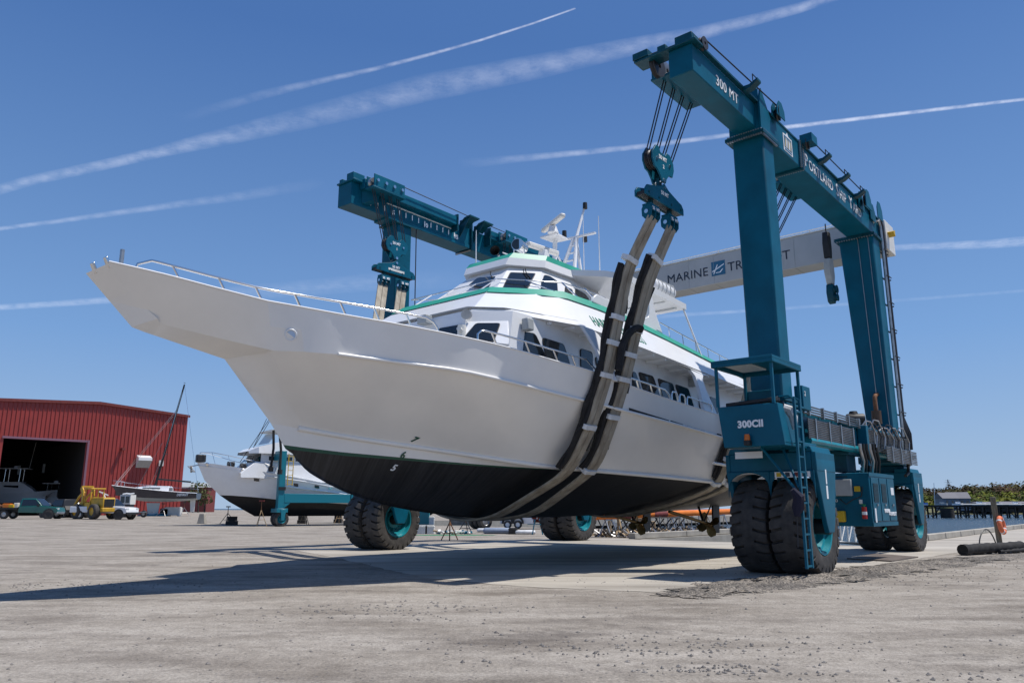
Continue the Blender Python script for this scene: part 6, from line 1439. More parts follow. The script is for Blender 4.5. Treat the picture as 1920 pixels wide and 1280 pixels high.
# ---------------------------------------------------------------- white trawler yacht on stands, small boat mover straddling it
tb0 = onground(362, 60.0); tax = Vector((.80, .60, 0)).normalized(); tnr = Vector((.60, -.80, 0)).normalized()      # axis runs aft, away to the right; near side normal
TBM = Matrix(((tax.x, -tnr.x, 0, tb0.x), (tax.y, -tnr.y, 0, tb0.y), (0, 0, 1, 0), (0, 0, 0, 1)))
tang = math.atan2(tax.y, tax.x); twl = empty('motor_yacht', Vector((tb0.x, tb0.y, 0)), tang, 'large white trawler yacht with black bottom standing on stands behind the bow', 'motor yacht')
TI = (Matrix.Translation(Vector((tb0.x, tb0.y, 0))) @ Matrix.Rotation(tang, 4, 'Z')).inverted()
ns = -1 if (TI.to_3x3() @ tnr).y < 0 else 1          # near side sign of local y
def tp_(u, v, off=0.0): return TI @ on_plane(u, v, tb0 + tnr*off, tnr)
LT = 21.0
def tz(pix, off):
    q = [tp_(u, v, off) for u, v in pix]; return [(p.x, p.z) for p in q]
shp_ = tz([(361,862.5),(400,868),(450,877),(522,891),(580,903),(650,918)], 1.2); wlp = tz([(384,927),(450,931),(520,937),(600,942),(654,945)], 1.2)
def zt(tab, x): return interp(tab, x) if x <= tab[-1][0] else tab[-1][1]
rows = []
for i in range(22):
    t = i/21; x = .0 + LT*t; hb_ = 2.75*min(1, (t*2.6)**.62 if t > 0 else 0)*(1-.12*t); zs = zt(shp_, x); zw = zt(wlp, x); rk = 1.9*(1-min(1, t*3))
    rows.append([(x, hb_, zs), (x+rk*.35, hb_*.86, zs+(zw-zs)*.55), (x+rk, hb_*.72, zw), (x+rk*1.4, hb_*.60, zw-.5), (x+rk*2.2+.6*(1-t), .06, max(.75, zw-1.9))])
mb = MB()
for s in (1, -1):
    R_ = [[Vector((p[0], p[1]*s, p[2])) for p in r] for r in rows]; mb.loft([r[:3] for r in R_], m=0); mb.loft([r[2:] for r in R_], m=1)
q = rows[-1]; mb.add([Vector(p) for p in q] + [Vector((p[0], -p[1], p[2])) for p in q[::-1]], [list(range(10))], 0)
dk_ = [[Vector((r[0][0], r[0][1]*.97, r[0][2]-.25)), Vector((r[0][0], -r[0][1]*.97, r[0][2]-.25))] for r in rows]; mb.loft(dk_, m=0)
th_ = mb.build('hull', [M['white'], M['black']], twl, ang=35)
TB = BVHTree.FromPolygons([list(p) for p in mb.v], mb.f)
def thit(u, v):
    o = TI @ EYE; d = (TI.to_3x3() @ sight(u, v)).normalized(); h, n, _, _ = TB.ray_cast(o, d)
    if h is None: return None, None
    return h, (n if n.dot(d) < 0 else -n)
for (u, v, w_, h_) in ((481,899,10,5),(555,908.5,8,5),(594,912,8,5)):
    P = [thit(u+a*w_/2, v+a*.7+b*h_/2) for a, b in ((-1,-1),(1,-1),(1,1),(-1,1))]
    if all(p[0] is not None for p in P): n = P[0][1]; mb = MB(); mb.prism([p[0]+n*.02 for p in P], n*.03); mb.build('hull_port', M['glass'], th_, smooth=False)
for (u, v) in ((389,870.5),(455,881.5),(619,914)):
    h, n = thit(u, v)
    if h is not None: mb = MB(); mb.lathe([(0,.06),(.12,.05),(.16,0)], h, n, 14); mb.build('hawse_plate', M['chrome'], th_)
mb = MB(); st2 = [thit(u, v) for u, v in ((519,909),(560,914),(610,920),(650,926))]; mb.tube([h + n*.05 for h, n in st2 if h is not None], .09, 8); mb.build('rub_rail', M['white'], th_)
mb = MB(); st2 = [thit(u, v) for u, v in ((478,889),(520,895),(570,902),(640,915))]; mb.tube([h + n*.03 for h, n in st2 if h is not None], .05, 8); mb.build('rub_rail', M['white'], th_)
# house, windscreen, flybridge
def tpx(u, v, off): p = tp_(u, v, off); return p
c0 = tpx(455, 872, 0); zd = zt(shp_, 6)-.25
fw = tpx(463, 868, 0).x; w0 = tpx(466, 866, 0); 
xw = tpx(466, 865, 1.0).x; zh = tpx(480, 866, 1.2).z
mb = MB(); mb.loft([[(x, 1.9, zb), (x, 1.8, zt_), (x, -1.8, zt_), (x, -1.9, zb)] for x, zb, zt_ in ((xw-.8, zd, zd+.35),(xw+.3, zd, zh),(LT*.80, zd-.6, zh-.1))]); mb.build('house', M['white'], twl, bevel=.05)
zr = tpx(475, 850, 1.2).z; xr = tpx(465, 849, 1.2).x
mb = MB(); mb.loft([[(x, w_, zb), (x, w_, zt_), (x, -w_, zt_), (x, -w_, zb)] for x, w_, zb, zt_ in ((xr+.9,1.65,zh,zr),(xr+1.2,1.75,zh,zr),(xr+7,1.75,zh-.05,zr))]); wh_ = mb.build('wheelhouse', M['white'], twl)
for k in range(4):
    y0_ = ns*(-1.5+.78*k); mb = MB(); mb.prism([(xr+.35,y0_,zh+.08),(xr+.35,y0_+ns*.68,zh+.08),(xr+.85,y0_+ns*.68,zr-.1),(xr+.85,y0_,zr-.1)], (.03,0,.02)); mb.build('windscreen', M['glass'], wh_)
for k, (xa, xb) in enumerate(((1.5,3.4),(3.7,5.6))):
    mb = MB(); mb.box(xr+xa, xr+xb, *sorted((ns*1.755, ns*1.79)), zh+.15, zr-.2); mb.build('side_window', M['glass'], wh_)
mb = MB(); mb.loft([[(x, w_, z0_), (x, w_*.95, z1_), (x, -w_*.95, z1_), (x, -w_, z0_)] for x, w_, z0_, z1_ in ((xr,1.4,zr,zr+.18),(xr+.6,2.0,zr,zr+.5),(xr+2.2,2.05,zr,zr+.95),(xr+7.5,2.0,zr,zr+.95))]); mb.build('flybridge', M['white'], twl)
mb = MB(); mb.prism([(xr+1.6,-1.3,zr+.9),(xr+1.6,1.3,zr+.9),(xr+2.1,1.2,zr+1.75),(xr+2.1,-1.2,zr+1.75)], (.04,0,0)); mb.build('flybridge_screen', M['clear'], twl); mb = MB(); mb.box(xr+1.7, xr+5, -1.5, 1.5, zr+1.85, zr+1.97); mb.build('bimini', M['offwhite'], twl)
for q in ([tpx(450,866,0), tpx(510,778,0)], [tpx(478,835,0), tpx(505,790,0)], [tpx(470,850,0), tpx(500,785,0)]): mb = MB(); mb.tube(q, .025, 4); mb.build('antenna_stay', M['rope'], twl)
# bow rail, fenders, anchor
rl = [(.15,.75),(.9,.85),(2,.8),(3.2,.72),(4.4,.7),(5.4,.55)]
def rp(x, dz): i = min(20, max(0, x/LT*21)); k = int(i); a, b = rows[k][0], rows[k+1][0]; f = i-k; return Vector((x, ns*(a[1]+(b[1]-a[1])*f)*.95, zt(shp_, x)+dz))
mb = MB(); mb.tube([rp(x, d) for x, d in rl], .025, 5); mb.tube([Vector((p.x, -p.y, p.z)) for p in [rp(x, d) for x, d in rl]], .025, 5)
for x, d in rl[1:]: mb.tube([rp(x+.25, 0), rp(x, d)], .02, 5)
mb.tube([rp(.15,.75), Vector((.15, -rp(.15,.75).y, rp(.15,.75).z))], .02, 5); build_split(mb, 'bow_rail', M['chrome'], twl)
for x in (2.3,3.2,4.0,4.7): p = rp(x, .18); mb = MB(); mb.tube([p + Vector((-.25,-ns*.25,0)), p + Vector((.25,-ns*.25,0))], .22, 10); mb.build('fender', M['carblack'], twl)
p = Vector((.1, 0, zt(shp_, 0)+.35)); mb = MB(); mb.box(p.x-.2, p.x+.5, -.25, .25, p.z-.35, p.z+.25); mb.build('covered_winch', M['carblack'], twl, bevel=.08)
p = Vector((-.3, 0, zt(shp_, 0)-.2)); mb = MB(); mb.beam((.5,0,p.z+.1), (-.5,0,p.z-.15), .08); mb.beam((-.5,-.4,p.z-.1), (-.25,.4,p.z-.55), .16, .06); mb.beam((-.5,.4,p.z-.1), (-.25,-.4,p.z-.55), .16, .06); mb.build('anchor', M['steel'], twl)
pd = [(700-30,0)]
mb = MB(); mb.box(xw-.3, xw+.4, -.4, .4, zd+.1, zd+.5); mb.build('dinghy_chock', M['white'], twl, bevel=.15)
for k, (u, d_) in enumerate(((490,61.5),(573,68),(637,72))):
    stand(onground(u, d_), 2.0, ('pale tripod stand left of the small teal mover leg, under the white yacht', 'middle pale tripod stand under the white yacht', 'pale tripod stand farthest right under the white yacht')[k], M['palewood'], M['maroon'], k*.7, .5)
stand(onground(428, 66), 1.5, 'dark tripod stand near the forefoot of the white yacht', M['carblack'], M['carblack'], .3, .8)
for k, (u, d_, lb_) in enumerate(((437,64,'dark keel block nearest the bow of the white yacht'),(568,71,'dark keel block under the middle of the white yacht'),(635,76,'dark keel block under the stern of the white yacht'))):
    mb = MB(); mb.box(-.36,.36,-.4,.4,0,.35); mb.box(-.3,.3,-.35,.35,.36,.7); o = mb.build('keel_block', M['darkwood'], bevel=.02); o.location = onground(u, d_); tag(o, lb_, 'keel block', 'keel blocks under the white yacht')
mb = MB(); mb.prism([(-.33,-.3,0),(.33,-.3,0),(.22,-.25,.85),(-.18,-.25,.85)], (0,.5,0)); o = mb.build('concrete_block', M['concrete'], bevel=.04); o.location = onground(381, 66); tag(o, 'upright concrete block in front of the white yacht forefoot', 'block')
# small teal boat mover
mv0 = onground(524, 61.0); mv = empty('boat_mover', mv0, tang, 'small teal boat mover straddling the white trawler yacht', 'boat lift')
lt = M['tealrim']; lt2 = mat('bright_teal_paint', (.004,.17,.23), .35)
zl = at_y(530, 845, mv0.y).z - mv0.z
mb = MB(); mb.box(-.25, .25, -.25, .25, 1.35, zl); mb.build('leg', lt2, mv, bevel=.03)
mb = MB(); mb.box(.26, 13.0, -.22, .22, 1.80, 2.50); mb.prism([(.26,-.2,1.79),(.8,-.2,1.79),(.26,-.2,1.37)], (0,.4,0)); mb.build('side_beam', lt2, mv, bevel=.02)
mb = MB(); mb.box(-.25, .25, .26, 7.5, zl-.7, zl); mb.build('top_beam', lt2, mv)
mb = MB(); mb.box(-.45, .45, -.62, .62, 1.05, 1.36); mb.prism([(-.12,-.66,1.3),(.3,-.66,1.3),(.2,-.66,.45),(-.05,-.66,.45)], (0,.12,0)); mb.prism([(-.12,.54,1.3),(.3,.54,1.3),(.2,.54,.45),(-.05,.54,.45)], (0,.12,0)); mb.build('wheel_yoke', lt2, mv, bevel=.02)
for y in (-.28, .28): 
    t = wheel.proto.copy(); COL.objects.link(t); t.parent = mv; t.location = (.05, y, .56); t.scale = (.57,.57,.57)
    for ch in [c for c in bpy.data.objects if c.parent == wheel.proto]: c2 = ch.copy(); COL.objects.link(c2); c2.parent = t
mb = MB()
for x in (.38,.78): mb.beam((x,-.32,3.1),(x,-.32,zl-.2), .05)
for k in range(14): mb.beam((.38,-.32,3.2+.36*k),(.78,-.32,3.2+.36*k), .04)
mb.build('ladder', M['yellow'], mv)
mb = MB(); mb.box(-.28,.28,-.35,-.26,2.75,3.0); mb.build('hinge', M['black'], mv)
for k, (u, u2, va, vb) in enumerate(((513,508,806,875),(524,525,806,880))):
    a_ = at_y(u, va, mv0.y-.6); b_ = at_y(u2, vb, mv0.y-.6); mb = MB(); mb.tube([a_-b_, (a_-b_)*.5+Vector((.1,0,0)), (0,0,0)], .10, 6); mb.tube([(0,0,0),(0,0,-.35)], .2, 8); o = mb.build('hanging_sling', M['sleeve']); o.location = b_
    tag(o, ('left black sling hanging from the small teal mover before the wheelhouse' , 'right black sling hanging beside the leg of the small teal mover')[k], 'sling', 'slings on the small mover')
# ---------------------------------------------------------------- clutter between the wheels, by the slip
def boxthing(name, u, v, w_, d_, h, mt, label, cat, rz=0, lid=True, bev=.03, extra=None):
    p = at_z(u, v); mb = MB(); mb.box(-w_/2,w_/2,-d_/2,d_/2,0,h)
    if lid: mb.box(-w_/2-.02,w_/2+.02,-d_/2-.02,d_/2+.02,h*.9,h*.93); mb.box(-w_/2+.03,w_/2-.03,-d_/2+.03,d_/2-.03,h+.001,h+.04)
    o = mb.build(name, mt, bevel=bev); o.location = p; o.rotation_euler = (0,0,rz); return tag(o, label, cat)
boxthing('tool_chest', 795, 983, .9, .6, 1.35, mat('turquoise_paint', (.005,.17,.20), .5), 'turquoise tool chest to the right of the far front wheels', 'chest')
boxthing('fuel_drum', 808, 983, .55, .5, .65, M['offwhite'], 'cream drum box beside the turquoise chest', 'drum'); boxthing('white_crate', 792, 1000, .55, .4, .42, M['offwhite'], 'white crate nearest the far front wheels', 'crate'); boxthing('white_crate', 806, 1000, .48, .4, .42, M['offwhite'], 'white crate with a dark grille, right of the other white crate', 'crate')
boxthing('timber_bin', 865, 984, 1.9, 1.0, .62, mat('grey_planks', (.22,.19,.16), .9, var=.3), 'grey planked timber bin beyond the tripod stand', 'bin')
gp = at_z(845, 1003); mb = MB(); rr = []
for k in range(24): a = 2*PI*k/24; rr.append(gp + Vector((math.cos(a)*2.6*random.uniform(.7,1.1), math.sin(a)*.8*random.uniform(.7,1.1), .012)))
mb.add([p-gp for p in rr], [list(range(24))]); o = mb.build('green_tarpaulin', mat('green_tarp', (.06,.22,.10), .7, var=.3, bump=.5, bscale=4)); o.location = gp; tag(o, 'green tarpaulin spread on the gravel under the tripod stand', 'tarpaulin')
for k in range(3):
    u = (832,852,868)[k]; p = at_z(u, 1001+k%2); mb = MB()
    for j in range(16): c = Vector((random.uniform(-.4,.4), random.uniform(-.25,.25), random.uniform(.04,.16))); mb.tube([c, c + Vector((random.uniform(-.25,.25), random.uniform(-.15,.15), .03))], random.uniform(.03,.08), 5, m=random.choice((0,0,1,2)))
    o = mb.build('rag_pile', [M['offwhite'], M['bluep'], M['palewood']]); o.location = p; tag(o, ('blue and white heap of rags left on the green tarpaulin', 'heap of pale rags in the middle of the green tarpaulin', 'small heap of rags at the right end of the green tarpaulin')[k], 'rags')
stand(at_z(843, 1012), 1.25, 'rusty brown tripod stand on the green tarpaulin', M['rust'], M['carblack'], .2, .42); stand(at_z(873, 1000), 1.2, 'thin dark tripod stand right of the green tarpaulin', M['rope'], M['carblack'], 1.0, .5)
bm_ = empty('boat_trailer', at_z(902, 991), R(35), 'dark wheeled trailer with a teal frame behind the keel of the boat', 'trailer')
for y in (-.45,.1,.65): tyre_wheel(bm_, (0, y, .52), .52, .36)
mb = MB(); mb.box(-.5,.6,-.7,.9,1.06,1.25); mb.beam((.5,.8,1.1),(.5,.8,.4),.2); mb.build('frame', lt2, bm_, bevel=.02)
wt_ = empty('water_trailer', at_z(968, 991), R(-8), 'white two axle trailer with black arched mudguards', 'trailer')
mb = MB(); mb.loft([[(x, -.7, .35), (x, -.75, h_), (x, .75, h_), (x, .7, .35)] for x, h_ in ((-1.0,.95),(-.6,1.18),(.7,1.18),(1.25,.6))]); mb.build('body', M['white'], wt_, bevel=.04)
for x in (-.48,.22):
    mb = MB(); mb.tube([(x+.33*math.cos(t), -.80, .42+.36*math.sin(t)) for t in [PI*(-.05+1.1*k/12) for k in range(13)]], .075, 6); mb.build('mudguard', M['carblack'], wt_); tyre_wheel(wt_, (x, -.78, .30), .27, .2, rim=M['white'])
boxthing('blue_tarp_bundle', 938, 1000, 1.9, .7, .32, mat('blue_grey_tarp', (.22,.27,.36), .7, bump=.6, bscale=3), 'long blue grey tarpaulin bundle before the white trailer', 'tarpaulin', lid=False, bev=.14)
for k, (u, v, w_) in enumerate(((915,997,1.3),(985,1001,1.1))): boxthing('pale_tarp', u, v, w_, .6, .22, M['tarp'], ('crumpled white tarpaulin left of the blue grey bundle', 'crumpled pale tarpaulin at the right of the blue grey bundle')[k], 'tarpaulin', lid=False, bev=.1)
boxthing('dark_crate', 962, 1001, .5, .4, .3, M['carblack'], 'small dark crate before the white trailer', 'crate')
# red hulled boat behind
rb = empty('red_boat', at_z(985, 990), R(200), 'maroon hulled boat on the ground behind the white trailer', 'boat'); mb = MB(); simple_hull(mb, 6, 2.2, lambda t: 1.6+.4*t*t, lambda t: 1.2+.3*t*t, lambda t: .35+.8*t**3, 0, 0, rake=.8); mb.v = [p + Vector((-3,1.6,0)) for p in mb.v]; mb.build('hull', M['maroon'], rb)
# welding stand with a round lamp
ws = empty('work_stand', at_z(1007, 1002), 0, 'blue legged work stand with a round white lamp left of the far rear wheels', 'stand'); mb = MB(); 
for x in (-.25,.3): mb.tube([(x,0,0),(x*.4,0,.8)], .035, 6)
mb.beam((-.5,0,.55),(.5,0,.55),.04); mb.build('legs', M['bluep'], ws); mb = MB(); mb.tube([(0,0,.8),(.05,0,1.5)], .03, 6); mb.build('pole', M['steel'], ws); mb = MB(); mb.cyl((-.05,-.1,1.35),(-.05,.0,1.35), .22, n=18); mb.build('lamp', M['white'], ws)
# orange spar with maroon bands on trestles
o0 = at_y(1117, 967.5, 38.0); o1 = at_y(1425, 956.5, 50.0); sp_ = empty('orange_spar', o0, math.atan2((o1-o0).y, (o1-o0).x), 'long orange spar with maroon bands lying on trestles behind the boat', 'spar')
Ls = (o1.xy-o0.xy).length; dz_ = o1.z-o0.z; q = lambda t: Vector((Ls*t, 0, dz_*t)); mb = MB(); mb.cyl(q(0), q(1), .17, n=18); mb.cyl(q(-.02), q(0), .08, .16, 14); mb.build('tube', M['orange'], sp_)
for t0, t1 in ((.10,.19),(.285,.36),(.78,.83)): mb = MB(); mb.cyl(q(t0), q(t1), .176, n=18); mb.build('band', M['maroon'], sp_)
for k, t in enumerate((.06,.42,.70,.95)):
    p = o0.lerp(o1, t); h = p.z-.18; tr_ = empty('trestle', Vector((p.x, p.y, 0)), random.uniform(0,1), ('steel trestle under the left end of the orange spar', 'second steel trestle from the left under the orange spar', 'third steel trestle from the left under the orange spar', 'steel trestle under the right end of the orange spar')[k], 'trestle', 'trestles under the orange spar'); mb = MB()
    for x in (-.3,.3): mb.tube([(x*1.4,-.35,0),(x,0,h)], .03, 6); mb.tube([(x*1.4,.35,0),(x,0,h)], .03, 6)
    mb.beam((-.35,0,h),(.35,0,h),.08); mb.beam((-.4,-.2,h*.4),(.4,-.2,h*.4),.03); mb.build('frame', M['steel'], tr_)
for k, (u, v, n_) in enumerate(((1150,1001,5),(1205,1003,6))):
    p = at_z(u, v); mb = MB()
    for j in range(n_): x = (j-n_/2)*.35; mb.tube([(x,0,.9),(x+.3,.1,.3),(x+.7,0,.15),(x+1.1,.1,.35),(x+1.5,0,.85)], .035, 6)
    mb.tube([(-.8,0,.9),(2,0,.9)], .03, 6); o = mb.build('hose_rack', M['blackrub']); o.location = p; tag(o, ('black hoses looped over a rail left of the timber trestle', 'black hoses looped over a rail right of the timber trestle')[k], 'hoses')
th = empty('saw_horse', at_z(1155, 1004), .3, 'pale timber saw horse right of the far rear wheels', 'saw horse'); mb = MB()
for x in (-.3,.15):
    for y in (-.25,.25): mb.beam((x-.1*(1 if x < 0 else -1), y, 0), (x, y*.2, .95), .09, .05)
mb.beam((-.5,0,.97),(.4,0,.97),.1); mb.build('frame', M['palewood'], th)
for k, u in enumerate((1200,1213,1224)): boxthing('timber_post', u, 1000-k, .3, .3, .85-.1*k, M['palewood'] if k != 1 else M['concrete'], ('short pale timber block by the slip wall', 'grey concrete block between two pale timber blocks', 'rightmost pale timber block by the slip wall')[k], 'block', lid=False)
boxthing('skiff', 1182, 996, 1.9, .9, .6, mat('pale_grey_gelcoat', (.5,.5,.46), .5), 'pale grey skiff behind the black hoses', 'skiff', lid=True, bev=.1)
mb = MB()
for k in range(420):
    p = AB(random.uniform(9.5,22), -12.6-abs(random.gauss(0,1.6))); 
    mb.tube([p + Vector((0,0,.02)), p + Vector((random.uniform(-.5,.5), random.uniform(-.3,.3), random.uniform(.05,.4)))], random.uniform(.02,.06), 4, m=random.choice((0,0,1,2)))
o = mb.build('pier_debris', [M['darkwood'], M['steel'], M['palewood']], smooth=False); tag(o, 'litter of pipes and timber strewn along the far finger pier', 'debris', kind='stuff')
mb = MB()
for k in range(9):
    p = AB(14.5+.9*k, -14.0); mb.tube([p, p + Vector((0,0,1.15))], .035, 6); 
    if k < 8: p2 = AB(14.5+.9*(k+1), -14.0); mb.tube([p + Vector((0,0,1.1)), p2 + Vector((0,0,.15))], .025, 5); mb.tube([p + Vector((0,0,1.1)), p2 + Vector((0,0,1.1))], .025, 5)
o = mb.build('scaffold_frame', M['steel']); tag(o, 'row of galvanised scaffold frames on the far finger pier', 'scaffold')
# gangway in the slip
gw = empty('gangway', AB(12.5,-3.0,0), R(50), 'white lattice gangway leading down into the lift slip', 'gangway'); mb = MB()
for y in (-.5,.5):
    for k in range(8): x = -3+.9*k; mb.tube([(x,y,.1-.06*k),(x,y,1.1-.06*k)], .03, 6); mb.tube([(x,y,.1-.06*k),(x+.9,y,1.04-.06*k)], .022, 5); mb.tube([(x,y,1.1-.06*k),(x+.9,y,1.04-.06*k)], .03, 6); mb.tube([(x,y,.1-.06*k),(x+.9,y,.04-.06*k)], .04, 6)
mb.build('lattice', M['offwhite'], gw); mb = MB(); mb.prism([(-3,-.5,.05),(-3,.5,.05),(4.2,.5,-.43),(4.2,-.5,-.43)], (0,0,.04)); mb.build('tread', M['greybox'], gw)
# ---------------------------------------------------------------- life ring post, cloth roll
pp = at_z(1875, 1021); ps = empty('wooden_post', pp, 0, 'leaning weathered wooden post at the edge of the gravel', 'post'); lean = at_y(1861, 931, pp.y) - pp; mb = MB(); mb.beam((0,0,-.1), lean, .15, .15); mb.build('shaft', M['wood'], ps, bevel=.015)
rg = at_y(1878, 984, pp.y-.16); ri = empty('life_ring', rg, 0, 'faded orange life ring hung on the leaning wooden post', 'life ring'); mb = MB(); ax = Vector((.72,-.69,.12)).normalized(); ex = ax.cross(Vector((0,0,1))).normalized(); ey = ex.cross(ax); mb.tube([ex*.27*math.cos(t)+ey*.27*math.sin(t) for t in [2*PI*k/28 for k in range(28)]], .085, 12, closed=True); mb.build('ring', M['ringo'], ri)
for a in (.5,2.1,3.7,5.2): mb = MB(); mb.tube([ex*.27*math.cos(t)+ey*.27*math.sin(t) for t in (a, a+.1, a+.2)], .09, 12); mb.build('reflective_band', M['tape'], ri)
mb = MB(); mb.tube([ex*.1+ey*.2, ex*.02, ex*.05-ey*.2, ex*.12-ey*.3], .02, 6); mb.build('line', M['offwhite'], ri)
pr = at_z(1806, 1041); pe = at_z(1917, 1035); mb = MB(); P = smoothp(resample([Vector((0,0,.16)), (pe-pr)*.33+Vector((0,.05,.17)), (pe-pr)*.7+Vector((0,-.02,.18)), (pe-pr)+Vector((0,0,.19))], .09), 1)
mb.tube(P, [.155*random.uniform(.9,1.1) for _ in P], 14); b_ = MB(); b_.tube([p + Vector((.1,-.14,-.1)) for p in P[len(P)//2:]], [.06*random.uniform(.6,1.3) for _ in P[len(P)//2:]], 8); mb.add(b_.v, b_.f); o = mb.build('cloth_roll', M['cloth'], ang=70); o.location = pr; tag(o, 'long roll of black ground cloth lying on the gravel at the right', 'cloth roll')
c = at_z(1836, 1026); d = at_z(1869, 1024); mb = MB(); w_ = (d-c); mb.tube([w_*t + Vector((0,0,.62*math.sin(PI*min(1,t*1.02))**.6)) for t in [k/14 for k in range(15)]], .022, 6); o = mb.build('bent_hose', M['blackrub']); o.location = c; tag(o, 'thin black hose arching from the gravel to the wooden post', 'hose')
# ================================================================ far shore: wooded hill, timber pier, houses, pylon
def hit_h(u, v, y): return at_y(u, v, y)
hill = MB(); ridge = [(1380,936),(1470,930),(1560,922),(1650,920),(1740,918),(1800,915),(1860,912),(1920,908),(2010,900),(2150,896)]
rows = []
for u, v in ridge:
    a_ = at_y(u, 962, 420); t_ = at_y(u, v+5, 640); rows.append([Vector((a_.x, a_.y-25, -1.6)), Vector((a_.x, a_.y, 1.0)), a_.lerp(t_, .5)+Vector((0,0,-3)), t_, Vector((t_.x*1.6, t_.y*1.6, -2))])
hill.loft(rows); o = hill.build('hill', mat('woodland_floor', (.085,.085,.035), .95, var=.4, scale=.03)); tag(o, kind='structure')
def leafmat():
    m = bpy.data.materials.new('spring_foliage'); m.use_nodes = True; n = m.node_tree; L_ = n.links; b = n.nodes['Principled BSDF']; b.inputs['Roughness'].default_value = .9; b.inputs['Specular IOR Level'].default_value = .1
    at = n.nodes.new('ShaderNodeAttribute'); at.attribute_name = 'tint'; L_.new(at.outputs['Color'], b.inputs['Base Color']); return m
LM = leafmat()
def crown(mb, cols, c, r, h, col, n_=70):
    for k in range(n_):
        d = Vector((random.gauss(0,1), random.gauss(0,1), random.gauss(0,1))).normalized(); rr = random.uniform(.55, 1.0)
        p = c + Vector((d.x*r*rr, d.y*r*rr, d.z*h*rr)); s = r*random.uniform(.06, .17)
        nrm = (d + Vector((random.uniform(-.6,.6), random.uniform(-.6,.6), random.uniform(-.3,.9)))).normalized(); x = nrm.orthogonal().normalized(); y = nrm.cross(x)
        f = random.uniform(.65, 1.3); o_ = len(mb.v)
        mb.v += [p + x*s, p + y*s*.8, p - x*s*.9, p - y*s]; mb.f.append([o_, o_+1, o_+2, o_+3]); mb.m.append(0); cols += [tuple(ch*f for ch in col)]*4
def setcol(o, cols):
    a = o.data.attributes.new('tint', 'FLOAT_COLOR', 'POINT'); a.data.foreach_set('color', [x for c in cols for x in (*c, 1.0)])
wood = MB(); cols = []; rnd = random.Random(5)
def ridge_v(u): return interp(ridge, u)
for k in range(470):
    u = rnd.uniform(1400, 2080); f = rnd.random()**.8; y = 425 + 215*f; vt = ridge_v(u) + (957-ridge_v(u))*(1-f)*.82
    p = at_y(u, vt, y); r = rnd.uniform(4.5, 8.5)
    if f > .55: col = rnd.choice(((.085,.055,.035),(.10,.07,.045),(.07,.06,.035),(.055,.06,.03),(.09,.085,.035)))
    else: col = rnd.choice(((.13,.155,.025),(.10,.13,.028),(.16,.165,.03),(.085,.105,.03),(.12,.09,.04),(.07,.09,.035)))
    crown(wood, cols, p + Vector((0,0,-1.5)), r, r*.8, col, 150)
o = wood.build('far_woodland', LM, smooth=False, fix=False); setcol(o, cols); tag(o, 'distant spring woodland covering the hill across the water', 'woodland', kind='stuff')
# a few near shore trees on the left beyond the yacht
for k, (u, v, y, r, lb_) in enumerate(((372,918,190,2.6,'round bushy tree in the gap left of the white trawler bow'),(362,930,185,2.0,'low bush beyond the stern of the blue yacht'),(384,934,195,2.2,'small bush just left of the white trawler forefoot'))):
    b_ = onground(u, y); t = empty('shore_tree', b_, 0, lb_, 'tree'); mb = MB(); cs_ = []; c = at_y(u, v, b_.y) - b_
    crown(mb, cs_, c, r, r*.9, (.075,.085,.035), 160); o = mb.build('crown', LM, t, smooth=False, fix=False); setcol(o, cs_)
    mb = MB(); mb.tube([(0,0,0), c*.5, c], [.2,.14,.05], 6); mb.build('trunk', M['darkwood'], t)
for k, (u, v, w_, lb_) in enumerate(((366,905,9,'low roof line of a far building left of the trawler anchor'),)):
    b_ = onground(u, 210); t = empty('far_building', b_, 0, lb_, 'building'); c = at_y(u, v, b_.y) - b_; mb = MB(); mb.box(-4,4,-3,3,0,c.z-1.2); mb.build('wall', M['maroon'], t, smooth=False); mb = MB(); mb.prism([(-4.4,-3.4,c.z-1.2),(4.4,-3.4,c.z-1.2),(4.0,-.1,c.z),(-4.0,-.1,c.z)], (0,3.4,0)); mb.build('roof', M['greybox'], t, smooth=False)
# timber pier
pa = at_y(1560, 957, 250); pb = at_y(2060, 957, 250); pz0 = at_y(1800, 950, 250).z; pz1 = at_y(1800, 946.5, 250).z
pier = empty('timber_pier', Vector((at_y(1800, 957, 250).x, 250, -1.5)), 0, 'long dark timber pier on piles across the water', 'pier'); ox = pier.location.x
mb = MB(); mb.box(pa.x-ox, pb.x-ox, -1.6, 1.6, pz0+1.5, pz1+1.5); mb.build('deck', M['darkwood'], pier)
mb = MB(); mb.tube([(at_y(1795,950,250).x-ox, -1.9, pz1+1.75), (pb.x-ox, -1.9, pz1+1.75)], .22, 6); mb.build('pipe', M['offwhite'], pier)
x = pa.x-ox; k = 0
while x < pb.x-ox:
    mb = MB(); mb.tube([(x, -1.5, -1), (x, -1.5, pz0+1.5)], .26, 6); mb.tube([(x, 1.5, -1), (x, 1.5, pz0+1.5)], .26, 6)
    if k % 2 == 0: mb.beam((x, -1.45, 0.2), (x+2.4, -1.45, pz0+1.4), .24)
    else: mb.beam((x, -1.45, pz0+1.4), (x+2.4, -1.45, .2), .2)
    mb.beam((x,-1.6,pz0+1.2),(x,1.6,pz0+1.2),.3); mb.build('pile_bent', M['darkwood'], pier, smooth=False); x += 2.6; k += 1
dl = empty('fender_dolphin', Vector((at_y(1776, 957, 246).x, 246, -1.5)), 0, 'stout timber dolphin with a mossy top standing before the pier', 'dolphin'); mb = MB(); mb.tube([(0,0,-.5),(0,0,2.9)], [2.0,1.85], 18); mb.build('pile_cluster', M['darkwood'], dl); mb = MB(); mb.tube([(0,0,2.92),(0,0,3.3)], [1.9,1.75], 18); mb.build('mossy_top', mat('moss', (.10,.10,.03), .9, var=.4), dl)
